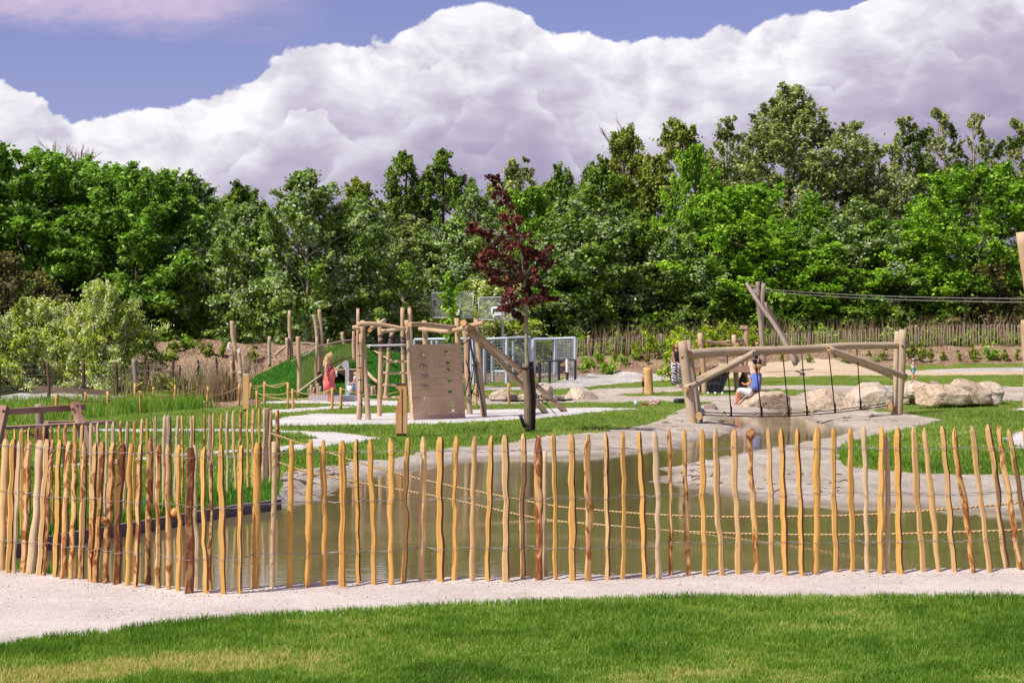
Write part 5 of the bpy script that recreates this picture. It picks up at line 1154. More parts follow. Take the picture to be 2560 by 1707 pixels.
boulder(2008, 2128, 975, 1022, 'boulder with dark rough underside, next right of the seat boulder', 1.0, 0, 8, [(-1,.5),(-.5,.9),(0,1),(.6,1),(1,.75)], 7)
boulder(2112, 2244, 958, 1024, 'largest pale boulder, partly hidden by the right post of the log beam frame', 1.2, 1, 12, [(-1,.6),(-.4,.75),(0,1),(.6,.98),(1,.7)], 8)
boulder(2248, 2374, 975, 1006, 'low slab boulder with brown broken end in the front row right of the post', .8, 0, 15, [(-1,.95),(.6,1),(.9,.8),(1,.4)], 6)
boulder(2252, 2350, 954, 985, 'rounded cream boulder behind the low slab', .9, 1, 18, [(-1,.4),(-.4,1),(.4,.95),(1,.4)], 5, 52)
boulder(2290, 2428, 963, 1003, 'boulder with a dark knobbly right end between the slab and the highest stone', .9, 0, 23, [(-1,.85),(0,.9),(.8,1),(1,.7)], 6, 49)
boulder(2352, 2486, 950, 1001, 'highest boulder of the right-hand heap with a ridge on top', 1.2, 0, 27, [(-1,.5),(-.5,.85),(0,1),(.5,.8),(1,.3)], 7, 49.5)
boulder(2418, 2512, 956, 1000, 'right-most boulder of the heap with a dark hollow underneath', 1.0, 1, 31, [(-1,.9),(.5,1),(.9,.9),(1,.6)], 6, 50.5)
boulder(2325, 2358, 954, 966, 'small reddish stone peeping out between the heap boulders', .5, 2, 35, None, 4, 53)
boulder(1412, 1497, 969, 999, 'single oblong boulder beside the rill, with a brown left side', .9, 1, 39, [(-1,.8),(-.5,.9),(0,1),(.5,1),(1,.6)], 6)
boulder(1221, 1292, 977, 1001, 'white topped low boulder seen between the slanting logs', .8, 1, 41, [(-1,.4),(0,1),(1,.5)], 5)
boulder(1282, 1345, 984, 1000, 'flat brownish stone left of the tree stakes by the rill', .7, 0, 44, None, 5)
boulder(1340, 1384, 959, 992, 'upright white boulder behind the foot of the slanting logs', .7, 1, 47, [(-1,1),(.5,.9),(1,.6)], 6)
boulder(1177, 1198, 975, 1003, 'small white stone just right of the climbing wall', .5, 1, 49, None, 4)
boulder(1762, 1796, 1011, 1024, 'small flat grey stone in the sand left of the seated woman', .4, 2, 52, None, 4)
boulder(1686, 1712, 962, 970, 'small brown stone heap at the feet of the woman in striped trousers', .4, 2, 54, None, 4)
boulder(519, 545, 977, 998, 'white chunk of stone left behind the garden stakes', .5, 1, 61, None, 6)
boulder(540, 562, 987, 1001, 'white chunk of stone right, lower than its neighbour behind the garden stakes', .5, 1, 64, None, 6)
def drop(px, py, dz=.0): g = G(px, py); return g+Vector((0, 0, dz))
def blob(name, mt, c, size, label, cat, seed=1, amp=.25, parts=None):
    bm = bmesh.new(); bmesh.ops.create_icosphere(bm, subdivisions=4, radius=1)
    for v in bm.verts:
        p = v.co; k = 1+amp*mnoise.noise(p*1.7+Vector((seed, 0, 0)))+amp*.5*mnoise.noise(p*4+Vector((seed, 3, 0))); v.co = Vector((p.x*k*size[0]/2, p.y*k*size[1]/2, max(p.z*k, -.6)*size[2]/2))
    me = bpy.data.meshes.new(name); bm.to_mesh(me); bm.free(); me.polygons.foreach_set('use_smooth', [True]*len(me.polygons)); o = link(name, me, mt); o.location = Vector(c)+Vector((0, 0, size[2]*.28)); return tag(o, label, cat)
def m_plaid():
    m, t = mat('checked_cloth'); P = t.n('ShaderNodeTexCoord').outputs['Object']; s = t.n('ShaderNodeSeparateXYZ', {0: P}); a = t.m('SINE', t.m('MULTIPLY', s.outputs[0], 45)); b = t.m('SINE', t.m('MULTIPLY', s.outputs[2], 55))
    c = t.mix(t.rng(t.m('MULTIPLY', a, b), -.2, .2), (.66, .50, .40), (.36, .16, .12)); finish(t, c, .9, t.noise(P, 9, 4), .6, .02); return m
g = drop(1636, 1012); blob('blanket', m_plaid(), g, (.33, .25, .19), 'crumpled checked blanket lying on the grass left of the black bag', 'blanket', 3, .35)
g = drop(1612, 1013); blob('shirt', plain('dark_red_cloth', (.22, .05, .05), .9, .1, 0, .5), g, (.16, .14, .08), 'small dark red and white garment beside the checked blanket', 'clothes', 5, .5)
g = drop(1590, 1014); t_ = thing('drink_cup', 'small pale blue cup standing on the grass left of the blanket', 'cup', g); MB().tube([g, g+Vector((0, 0, .13))], [.045, .055], 10).build('cup_body', [plain('pale_blue', (.5, .68, .78), .5), M['white']], t_); MB().tube([g+Vector((0, 0, .13)), g+Vector((0, 0, .15))], [.058, .05], 10).build('lid', [M['white'], M['white']], t_)
g = drop(1698, 1008); t_ = thing('black_bag', 'flat black bag lying on the grass beside the left post of the log beam frame', 'bag', g); bb = MB().tube([g+Vector((-.16, 0, .055)), g+Vector((-.14, 0, .06)), g+Vector((0, 0, .065)), g+Vector((.13, 0, .06)), g+Vector((.155, 0, .055))], [.04, .065, .07, .065, .035], 12, flat=1.2).build('bag_body', [M['black'], M['black']], t_)
MB().tube([g+Vector((.04, 0, .11)), g+Vector((.08, 0, .155)), g+Vector((.13, 0, .15)), g+Vector((.15, 0, .08))], .01, 6).build('handle', [M['black'], M['black']], t_)
g = drop(507, 990); blob('ball', plain('blue_ball', (.02, .16, .42), .35, .5, 0, .05), at(506, 983, g.y), (.09, .09, .09), 'small blue ball lying in the dead stalks near the white stones', 'ball', 1, 0)
# chips and small pebbles along the foot of the front fence and on the path
def pebbles():
    rg = np.random.default_rng(12); n = 2600; X = rg.uniform(-5, 6, n); Yc = fenceY(X)+rg.normal(-.02, .09, n)
    m2 = 1500; X2 = rg.uniform(-5, 6, m2); Y2 = fenceY(X2)-rg.uniform(.05, 1.4, m2)**1.2; X = np.concatenate([X, X2]); Y = np.concatenate([Yc, Y2]); px = 1280+X/Y*F; py = HZ+CH/Y*F
    k = py < np.interp(px, [p[0] for p in lawn_edge], [p[1] for p in lawn_edge])-4; X, Y = X[k], Y[k]; Z = H(X, Y); N = len(X); Z = Z+.025*np.exp(-((Y-fenceY(X)-.12)/.13)**2)*.8
    bv = np.array([(-1, 0, 0), (1, 0, 0), (0, -1, 0), (0, 1, 0), (0, 0, -.6), (0, 0, .7)]); bf = np.array([(0, 2, 5), (2, 1, 5), (1, 3, 5), (3, 0, 5), (2, 0, 4), (1, 2, 4), (3, 1, 4), (0, 3, 4)])
    s = (rg.uniform(.002, .007, N)**1)*np.where(rg.uniform(0, 1, N) > .96, 1.9, 1); V = np.stack([X, Y, Z+.002], 1)[:, None, :]+bv[None]*s[:, None, None]*rg.uniform(.6, 1.5, (N, 6, 1)); Fc = (bf[None]+np.arange(N)[:, None, None]*6).reshape(-1, 3)
    m, t = mat('pebble_stone'); a = t.n('ShaderNodeAttribute', attribute_name='rnd').outputs['Fac']; finish(t, t.ramp(a, [(0, (.26, .17, .12)), (.25, (.42, .36, .31)), (1, (.70, .66, .61))]), .9)
    tag(link('pebbles', npmesh('pebbles', V.reshape(-1, 3), Fc, False, {'rnd': np.repeat(rg.uniform(0, 1, N), 8)}), m), 'loose pebbles and chips on the gravel path and along the fence foot', 'pebbles', kind='stuff')
    # driftwood twigs and leaf litter on the sand bank
    mb = MB(); rr = random.Random(4)
    for _ in range(170):
        px, py = rr.choice([(rr.uniform(1690, 2120), rr.uniform(1185, 1238)), (rr.uniform(690, 860), rr.uniform(1165, 1200)), (rr.uniform(1850, 2250), rr.uniform(1040, 1060)), (rr.uniform(1660, 1800), rr.uniform(1165, 1215)), (rr.uniform(1450, 1760), rr.uniform(1050, 1080))])
        g = G(px, py)
        if sdist(g.x, g.y) < .05: continue
        a = rr.uniform(0, 3.1); L = rr.uniform(.04, .22); d = Vector((math.cos(a), math.sin(a), 0))*L; mb.tube([g+Vector((0, 0, .015)), g+d*.5+Vector((0, 0, rr.uniform(.01, .05))), g+d+Vector((0, 0, .015))], rr.uniform(.003, .008), 4)
    tag(mb.build('twigs', [M['darkpost'], M['darkpost']]), 'small dark twigs and root bits washed up on the sand around the pond', 'twigs', kind='stuff')
pebbles()
# ---------------------------------------------------------------- trees
def leaf_cloud(rg, cen, rad, nper, size, sil=0.0, flat=.75, up=.35, elong=1.5, dirs=None):
    """rhombus leaves set along short leafy sprays. returns V, F, rnd, sil"""
    cen = np.asarray(cen, float); m = len(cen); n = m*nper
    ci = np.repeat(np.arange(m), nper); r = np.asarray(rad, float)[ci]
    if dirs is None:
        dirs = rg.normal(size=(m, 3))*.6+np.array([0, 0, .5])
    dirs = dirs/np.linalg.norm(dirs, axis=1)[:, None]
    tt = rg.uniform(-1, 1, n)
    d = rg.normal(size=(n, 3)); d /= np.linalg.norm(d, axis=1)[:, None]
    rr = r*np.abs(rg.normal(0, .42, n)+.25)*(1-.42*tt)
    p = cen[ci]+dirs[ci]*(tt*r*1.15)[:, None]+d*rr[:, None]*np.array([1, 1, flat])
    nrm = d*.6+dirs[ci]*.2+rg.normal(size=(n, 3))*.7+np.array([0, 0, up]); nrm /= np.linalg.norm(nrm, axis=1)[:, None]
    a = np.cross(nrm, rg.normal(size=(n, 3))); a /= np.linalg.norm(a, axis=1)[:, None]; b = np.cross(nrm, a)
    s = size*rg.uniform(.6, 1.35, n); sa = (s*elong/2)[:, None]; sb = (s/2)[:, None]
    V = np.stack([p-a*sa, p+b*sb, p+a*sa, p-b*sb], 1).reshape(-1, 3)
    Fq = np.arange(n*4).reshape(-1, 4)
    cr = rg.uniform(-.20, .20, m)[ci]
    rnd = np.clip(rg.normal(.45, .20, n)+cr+tt*.08, 0, 1)
    cs = rg.uniform(0, 1, m)[ci]
    s_ = (rg.uniform(0, 1, n) < sil*np.where(cs > .45, 1.6, .35)).astype(float)*rg.uniform(.5, 1, n)
    return V, Fq, rnd, s_
def envelope(kind, t):
    """relative crown radius at relative height t (0 crown base .. 1 top)"""
    if kind == 'round': return np.sqrt(np.clip(1-(2*t-1)**2, 0, 1))**.8
    if kind == 'oval': return np.clip(1-t**2.6, 0, 1)**.75*(.55+.45*np.clip(t*3.2, 0, 1))
    if kind == 'cone': return (1-t)**.75*np.clip(t*6, 0, 1)*1.0
    if kind == 'bush': return np.clip(1-t**2.2, 0, 1)**.6
    return 1
TREES = {}
def tree_proto(key, h, rad, base, kind, ncl, nper, leaf, fol, bark, sil=0, seed=1, clr=.19, trunk_r=.16, stems=1, tips=10, sparse=0.0, elong=1.5, flat=.75):
    rg = np.random.default_rng(seed); rnd = random.Random(seed)
    t = rg.uniform(0, 1, ncl*3)**.85; an = rg.uniform(0, 2*np.pi, ncl*3)
    e = envelope(kind, t); keep = rg.uniform(0, 1, ncl*3) < (.25+e); t, an, e = t[keep][:ncl], an[keep][:ncl], e[keep][:ncl]
    rr = rg.uniform(.12, 1, len(t))**.5*e*rad*(1+.25*np.sin(an*3+seed)+.12*np.sin(an*5+t*9))
    z = base+t*(h-base)*.95
    cen = np.stack([np.cos(an)*rr, np.sin(an)*rr, z], 1)
    cr = clr*rad*rg.uniform(.6, 1.5, len(t))*(1-.35*t)
    # twiggy tips that break the outline
    tt = rg.uniform(.40, .80, tips); ta = rg.uniform(0, 2*np.pi, tips); te = envelope(kind, tt)*rad*1.05
    te = te*rg.uniform(.72, .90, tips); tc = np.stack([np.cos(ta)*te, np.sin(ta)*te, base+tt*(h-base)*.97+rg.uniform(0, .02, tips)*h], 1)
    topc = np.stack([rg.uniform(-.16, .16, 4)*rad, rg.uniform(-.16, .16, 4)*rad, h*rg.uniform(.90, .97, 4)], 1)
    cen = np.concatenate([cen, tc, topc]); cr = np.concatenate([cr, clr*rad*rg.uniform(.4, .7, tips), clr*rad*rg.uniform(.35, .6, 4)])
    rel = cen-np.array([0, 0, base+(h-base)*.35]); rel[:, 2] *= .8; rel /= (np.linalg.norm(rel, axis=1)[:, None]+1e-6)
    dirs = rel+np.array([0, 0, .15])+rg.normal(size=rel.shape)*.5
    cr[len(t):] *= .8; cr = cr*1.12
    V, Fq, rn, sl_ = leaf_cloud(rg, cen, cr, nper, leaf, sil, flat, elong=elong, dirs=dirs)
    crown = npmesh(key+'_crown', V, Fq, False, {'rnd': rn, 'sil': sl_})
    mb = MB()
    tops = []
    for s in range(stems):
        a = 2*math.pi*s/stems+rnd.random(); off = .0 if stems == 1 else .35*rad*.4
        b0 = Vector((math.cos(a)*off*.4, math.sin(a)*off*.4, -.2)); tp = Vector((math.cos(a)*off*1.6+rnd.uniform(-.1, .1)*rad, math.sin(a)*off*1.6+rnd.uniform(-.1, .1)*rad, h*.86))
        n = 9; pts = [b0.lerp(tp, i/n)+Vector((rnd.uniform(-1, 1), rnd.uniform(-1, 1), 0))*.025*h*math.sin(math.pi*i/n)*.5 for i in range(n+1)]
        mb.tube(pts, [trunk_r/math.sqrt(stems)*(1-.85*i/n)+.01 for i in range(n+1)], 7, 0, 0, .06, seed+s); tops.append(pts)
    order = np.concatenate([np.arange(len(t), len(cen)), rg.permutation(len(t))[:26]])
    for ci in order:
        c = Vector(cen[ci]); pts = rnd.choice(tops); j = 0
        for i, p in enumerate(pts):
            if p.z < c.z-.22*math.hypot(c.x-p.x, c.y-p.y)-.4: j = i
        p0 = pts[max(j, 2)]; mid = p0.lerp(c, .5)+Vector((0, 0, (c-p0).length*.10))
        L = (c-p0).length; r0 = max(.018, min(.05, .018*L))*trunk_r/.16
        mb.tube([p0, p0.lerp(mid, .5)+Vector((rnd.uniform(-.05, .05),)*3), mid, mid.lerp(c, .6), c], [r0, r0*.8, r0*.6, r0*.4, r0*.2], 5)
    o = thing(key, None, None, (0, 0, -500))
    link('crown', crown, FO[fol], o).parent = o; tr = mb.build('trunk', [M[bark]], o)
    for c in o.children: c.matrix_parent_inverse = Matrix.Identity(4)
    TREES[key] = (o, h, rad); return o
tree_proto('ash_a', 10, 3.4, .6, 'round', 210, 378, 0.108, 'ash', 'bark', 0, 11, .15, elong=1.9)
tree_proto('ash_b', 10, 3.4, .6, 'round', 210, 378, 0.108, 'ash', 'bark', 0, 12, .14, elong=1.9)
tree_proto('silver_a', 9.5, 3.0, 1.6, 'oval', 150, 282, 0.108, 'silver', 'bark_pale', .30, 21, .15, trunk_r=.14, stems=3)
tree_proto('silver_b', 9.5, 3.1, .9, 'oval', 160, 282, 0.108, 'silver', 'bark', .30, 22, .15)
tree_proto('maple_a', 9, 3.4, .8, 'round', 150, 358, 0.105, 'maple', 'bark', 0, 31, .15)
tree_proto('maple_b', 9, 3.2, .8, 'oval', 160, 358, 0.101, 'maple', 'bark', 0, 32, .14)
tree_proto('dark_a', 9, 3.2, .4, 'oval', 140, 282, 0.116, 'dark', 'bark', .03, 41, .16)
tree_proto('dark_b', 10, 2.4, .8, 'oval', 120, 264, 0.101, 'dark', 'bark', .02, 42, .16, tips=8)
tree_proto('poplar_a', 17, 5.0, 1.5, 'oval', 420, 244, 0.123, 'poplar', 'bark_pale', .16, 51, .115, trunk_r=.35, tips=14)
tree_proto('poplar_thin', 15, 2.3, 4, 'oval', 105, 151, 0.116, 'poplar', 'bark_pale', .10, 52, .17, trunk_r=.2, tips=26)
tree_proto('olive_a', 12, 3.4, 1, 'oval', 190, 226, 0.108, 'olive', 'bark_pale', .0, 61, .13, tips=26)
tree_proto('olive_b', 11, 2.8, 1, 'oval', 150, 207, 0.108, 'poplar', 'bark_pale', .06, 62, .13, tips=26)
tree_proto('blossom_a', 4.4, 2.7, .1, 'bush', 130, 282, 0.080, 'blossom', 'bark', .34, 71, .17, trunk_r=.08, stems=4, tips=20)
tree_proto('brown_a', 5, 2.6, .2, 'bush', 110, 244, 0.094, 'brown', 'bark', 0, 81, .17, trunk_r=.1, stems=3)
TL = [  # proto, px centre, py top, Y, width px, label, depth squash
 ('brown_a', 20, 625, 70, 330, 'brownish dark thorn tree low down at the left edge, behind the pale blossom shrub'),
 ('ash_a', 60, 350, 80, 480, 'tall feathery bright green tree at the far left edge of the wood'),
 ('ash_b', 345, 395, 78, 430, 'broad feathery green tree right of the tallest one at the left edge'),
 ('ash_b', 200, 420, 86, 400, 'feathery green tree in front of the bare branched crown at the left'),
 ('ash_a', 190, 372, 84, 420, 'feathery bright green tree filling the gap between the two left edge trees'),
 ('silver_b', 480, 420, 88, 330, 'dark tree with pale leaf undersides behind the left feathery trees'),
 ('dark_a', 600, 445, 94, 300, 'low rounded dark tree in the dip of the skyline left of the whitebeam'),
 ('silver_a', 610, 490, 76, 280, 'multi-stemmed whitebeam, shorter left neighbour of the tallest whitebeam'),
 ('silver_a', 760, 402, 75, 340, 'tallest multi-stemmed whitebeam with flashing pale leaves behind the log posts'),
 ('silver_b', 900, 475, 77, 290, 'whitebeam right of the multi-stemmed one, behind the climbing frame'),
 ('olive_a', 900, 425, 96, 260, 'thin-topped olive green tree showing above the right whitebeam'),
 ('dark_b', 1010, 350, 92, 190, 'slim dark conical tree on the skyline, left one of the pair above the climbing wall'),
 ('dark_b', 1110, 345, 94, 210, 'dark layered tree on the skyline, right one of the pair above the climbing wall'),
 ('olive_b', 1020, 520, 84, 300, 'grey green tree in the middle of the wood straight above the climbing frame'),
 ('silver_b', 1180, 450, 82, 260, 'tree with white flashing leaves directly behind the purple tree top'),
 ('olive_b', 1290, 372, 97, 230, 'greyish sparse topped tree on the skyline right of the purple tree'),
 ('maple_b', 1330, 445, 83, 270, 'yellow green maple just right of the purple tree'),
 ('dark_a', 1400, 400, 96, 180, 'small dark round tree on the skyline between grey tree and tall group'),
 ('silver_b', 1470, 455, 79, 330, 'big whitebeam with many white leaves right of the yellow green maple'),
 ('olive_a', 1560, 290, 98, 230, 'tall sparse tree with pinkish bare tips at the left of the tall group'),
 ('dark_a', 1500, 385, 93, 230, 'dense dark tree in front of the sparse pink-tipped tree'),
 ('olive_a', 1700, 272, 97, 280, 'tall olive green tree between the pink-tipped tree and the great poplar'),
 ('maple_b', 1740, 335, 90, 190, 'slim light green birch-like tree with a white stem below the tall olive tree'),
 ('poplar_thin', 1820, 262, 101, 170, 'narrow poplar leaning on the left side of the great poplar'),
 ('poplar_a', 1975, 185, 102, 500, 'great grey green poplar, the highest tree of the wood'),
 ('poplar_thin', 2130, 275, 103, 190, 'narrow poplar on the right shoulder of the great poplar'),
 ('poplar_thin', 2190, 335, 104, 170, 'shorter sparse poplar next in line right of the great poplar shoulder'),
 ('poplar_thin', 2265, 265, 105, 190, 'sparse poplar carrying two dark mistletoe balls in its stem'),
 ('poplar_thin', 2350, 243, 106, 190, 'tallest of the sparse poplars near the right edge'),
 ('poplar_thin', 2440, 255, 107, 150, 'narrow sparse poplar standing alone against the cloud near the right edge'),
 ('poplar_thin', 2545, 270, 106, 180, 'sparse poplar cut by the right edge, with small mistletoe balls'),
 ('dark_a', 1590, 520, 84, 320, 'dark broad tree in the middle right, beside the big whitebeam'),
 ('silver_b', 1690, 545, 80, 240, 'narrow tree with white leaf patches behind the swing beam left post'),
 ('maple_a', 1890, 445, 86, 370, 'big bright green tree below the great poplar'),
 ('maple_b', 1960, 560, 79, 300, 'leafy green tree straight behind the cableway tower'),
 ('silver_b', 2150, 485, 82, 300, 'whitebeam with pale patches at the foot of the sparse poplars'),
 ('dark_a', 2060, 600, 80, 280, 'dark green tree right of the cableway tower'),
 ('maple_a', 2440, 395, 84, 480, 'massive bright green hornbeam filling the right edge'),
 ('maple_b', 2290, 560, 79, 280, 'medium green tree left of the massive hornbeam'),
 ('brown_a', 2490, 655, 78, 280, 'brownish hawthorn low down at the right edge, under the hornbeam'),
 ('blossom_a', 1200, 700, 79, 340, 'yellowish flowering shrub tree behind the basketball backboards'),
 ('blossom_a', 255, 700, 62, 235, 'yellow green shrub covered in cream blossom, the right one of the two'),
 ('blossom_a', 75, 742, 63, 260, 'darker shrub covered in white blossom at the left edge'),
]
# understorey so that the wood is closed and dark low down
US = [(60, 640, 'dark_a'), (230, 640, 'dark_a'), (400, 600, 'dark_a'), (520, 640, 'dark_b'), (680, 620, 'dark_a'), (820, 640, 'dark_a'), (960, 600, 'silver_b'), (1090, 600, 'dark_a'), (1230, 580, 'dark_a'), (1380, 600, 'maple_b'), (1490, 640, 'dark_a'), (1620, 640, 'dark_a'), (1760, 620, 'dark_a'), (1850, 650, 'maple_b'), (2000, 670, 'dark_a'), (2110, 660, 'maple_b'), (2220, 650, 'dark_a'), (2360, 640, 'dark_a'), (2500, 620, 'dark_a'), (2620, 560, 'maple_b')]
usl = ['under the left edge tree', 'below the feathery trees', 'left of the mulch heap top', 'above the mulch heap', 'left of the whitebeam stems', 'behind the whitebeam stems', 'behind the climbing frame left end', 'behind the climbing wall', 'under the purple tree crown', 'right of the purple tree trunk', 'above the left end of the far fence', 'left of the swing beam post', 'left of the cableway tower', 'close behind the cableway tower', 'right of the cableway tower foot', 'above the middle of the far fence', 'behind the swing beam right post', 'left of the brownish hawthorn', 'behind the brownish hawthorn', 'just at the right edge']
for (p, t_, k), w_ in zip(US, usl):
    TL.append((k, p, t_, 87 if k != 'maple_b' else 85, 290, {'dark_a': 'low dark understorey tree ', 'dark_b': 'slim dark understorey tree ', 'silver_b': 'low pale-flecked understorey tree ', 'maple_b': 'low mid green understorey tree '}[k]+w_))
kn = {'ash_a': 'ash_tree', 'ash_b': 'ash_tree', 'silver_a': 'whitebeam_tree', 'silver_b': 'whitebeam_tree', 'maple_a': 'maple_tree', 'maple_b': 'maple_tree', 'dark_a': 'woodland_tree', 'dark_b': 'woodland_tree', 'poplar_a': 'poplar_tree', 'poplar_thin': 'poplar_tree', 'olive_a': 'willow_tree', 'olive_b': 'willow_tree', 'blossom_a': 'flowering_shrub', 'brown_a': 'hawthorn_tree'}
rt = random.Random(4); used = set()
for k, p, top, Y, wpx, lab in TL:
    if p > 1250 and Y < 88: Y = 86+(Y-76)*.35
    o, h, rad = TREES[k]; x = (p-1280)/F*Y; g = gz(x, Y); ht = CH+(HZ-top)/F*Y-g
    sx = wpx/F*Y/(2*rad)*(1.04 if k == 'poplar_thin' or wpx > 400 else (1.3 if p > 1250 or 'dark_b' in k else 1.15)); sz = ht/(h*1.02)
    cat = 'shrub' if 'shrub' in kn[k] else 'tree'
    c = copy_tree(o, (x, Y, g), rt.uniform(0, 6.28), (sx, sx, sz), lab, 'flowering shrubs' if cat == 'shrub' else 'trees of the wood behind the park'); c.name = kn[k]; c['category'] = cat
    for ch in c.children: ch.name = ch.name.split('.')[0]
# dense hedge base under the wood
def mass(name, pts, nper, size, fol, label, cat, seed=3, sil=0, flat=.8, elong=1.5):
    rg = np.random.default_rng(seed); cen = [p[:3] for p in pts]; rad = [p[3] for p in pts]
    V, Fq, rn, sl_ = leaf_cloud(rg, cen, rad, nper, size, sil, flat, elong=elong)
    return tag(link(name, npmesh(name, V, Fq, False, {'rnd': rn, 'sil': sl_}), FO[fol]), label, cat, kind='stuff')
rg_ = random.Random(9)
pts = [(x+rg_.uniform(-.6, .6), y+rg_.uniform(-.8, .8), gz(x, y)+rg_.uniform(.1, 1.8), rg_.uniform(.7, 1.3)) for x in np.arange(-27, 28, .8) for y in (84.5, 87)]
mass('undergrowth', pts, 110, .16, 'dark', 'dark tangled undergrowth at the foot of the wood', 'undergrowth', 3)
pts = [(x+rg_.uniform(-.3, .3), y, gz(x, y)+rg_.uniform(.0, .55), rg_.uniform(.25, .6)) for x in np.arange(1.5, 26, .35) for y in (80.9, 81.9)]
mass('fence_weeds', pts, 60, .10, 'weed', 'green weeds growing through and behind the far picket fence', 'weeds', 4, elong=2.4)
# tall dry stalks behind the far fence
def stalks(name, P3, h, w, m, label, seed):
    rg = np.random.default_rng(seed); P3 = np.array(P3)
    return tag(blades(name, P3[:, 0], P3[:, 1], P3[:, 2], h, w, m, .45, seed), label, 'weeds', kind='stuff')
DRY = foliage('dry_stalk', [(0, (.20, .13, .075)), (.5, (.32, .22, .13)), (.75, (.42, .30, .19)), (1, (.16, .17, .05))], trans=.15)
P3 = [(x, y, gz(x, y)) for x, y in [(rg_.uniform(3, 26), rg_.uniform(80.5, 82.5)) for _ in range(2600)] if rg_.random() < .15+.85*abs(math.sin(x*.9))]
stalks('dry_weeds', P3, 1.25, .03, DRY, 'tall dry weed stalks behind the far picket fence', 5)
P3 = [(x, y, gz(x, y)) for x, y in [(rg_.uniform(-13, -8.6), rg_.uniform(57, 62)) for _ in range(380)]]
stalks('dead_stalks', P3, 1.0, .03, DRY, 'dead brown stalks behind the wire fence below the mulch heap', 6)
mass('gate_weeds', [(rg_.uniform(-12.6, -8.8), rg_.uniform(57.5, 61), .1+rg_.uniform(0, .45), rg_.uniform(.15, .4)) for _ in range(45)], 40, .08, 'olive', 'mixed green weeds around the old gate and wire fence', 'weeds', 14, elong=2.6)
P3 = [(x, y, gz(x, y)) for x, y in [(rg_.gauss(-8.9, .35), rg_.gauss(54.5, .6)) for _ in range(500)]]
stalks('bramble_stalks', P3, 1.0, .025, DRY, 'reddish dead bramble stalks at the foot of the carved log', 7)
# clumps of planting on the mulch banks and garden
def small_plant(key, n, r, hh, fol, leaf, nper, seed, el=2.0, sil=0):
    rg = np.random.default_rng(seed); cen = [(rg.normal(0, r*.45), rg.normal(0, r*.45), hh*rg.uniform(.25, .9)) for _ in range(n)]
    V, Fq, rn, s_ = leaf_cloud(rg, cen, [r*rg.uniform(.35, .7) for _ in range(n)], nper, leaf, sil, 1.0, elong=el)
    return link(key, npmesh(key, V, Fq, False, {'rnd': rn, 'sil': s_}), FO[fol])
def put(o, first, loc, s, rz=0):
    c = o if first else o.copy()
    if not first: COL.objects.link(c)
    c.location = loc; c.scale = (s, s, s*(1 if not isinstance(s, tuple) else 1)); c.rotation_euler = (0, 0, rz); return c
bp = small_plant('bank_plant', 7, .30, .42, 'weed', .075, 45, 5)
bp2 = small_plant('bank_plant', 6, .22, .65, 'olive', .07, 30, 6, 3.0)
BP = [(1456,922,1.0,0),(1474,915,1.3,0),(1510,925,.9,0),(1464,902,.9,0),(1500,900,1.3,0),(1520,930,1.9,0),(1535,900,1.3,1),(1560,905,1.2,0),(1568,913,.8,1),(1590,895,1.0,0),(1620,905,1.0,1),(1905,905,1.0,1),(1950,898,1.0,1),(2020,903,1.0,1),(2085,888,1.0,1),(2115,901,1.1,0),(2170,892,.9,1),(2194,903,.9,0),(2215,896,1.3,1),(2275,895,1.9,1),(2298,897,1.9,1),(2330,895,1.2,1),(2355,899,1.1,1),(2396,897,1.1,1),(2427,893,1.6,1),(2440,899,1.0,1),(2480,896,1.9,0),(2515,898,1.2,1),(2545,894,1.1,1),(445,880,1.7,1),(470,868,1.5,0),(425,900,1.3,0),(395,895,1.0,0),(520,895,1.6,1),(560,892,1.6,1),(500,878,1.3,1),(640,900,1.5,1)]
first = {0: True, 1: True}
for px, py, s, kd in BP:
    g = G(px, py+4); c = put((bp, bp2)[kd], first[kd], g, s*.62, rt.uniform(0, 6)); first[kd] = False; c.name = 'bank_plant'
    near_ = 'left mulch heap' if px < 900 else ('bank right of the court' if px < 1700 else 'right hand planted bank')
    same = [q for q in BP if q[3] == kd and (q[0] < 900) == (px < 900) and (q[0] < 1700) == (px < 1700)]; same.sort(); kx = same.index((px, py, s, kd))
    big = ''
    ordw = ['leftmost', 'second from left', 'third from left', 'fourth from left', 'fifth from left', 'sixth from left', 'seventh from left', 'eighth from left', 'ninth from left', 'tenth from left', 'eleventh from left', 'twelfth from left', 'thirteenth from left', 'fourteenth from left', 'fifteenth from left', 'sixteenth from left']
    w_ = ordw[kx] if kx < len(same)-1 else 'rightmost'
    tag(c, big+('leafy green clump, ' if kd == 0 else 'upright grassy tuft, ')+w_+' of its kind on the '+near_, 'plant', ('leafy clumps on the ' if kd == 0 else 'grassy tufts on the ')+near_)
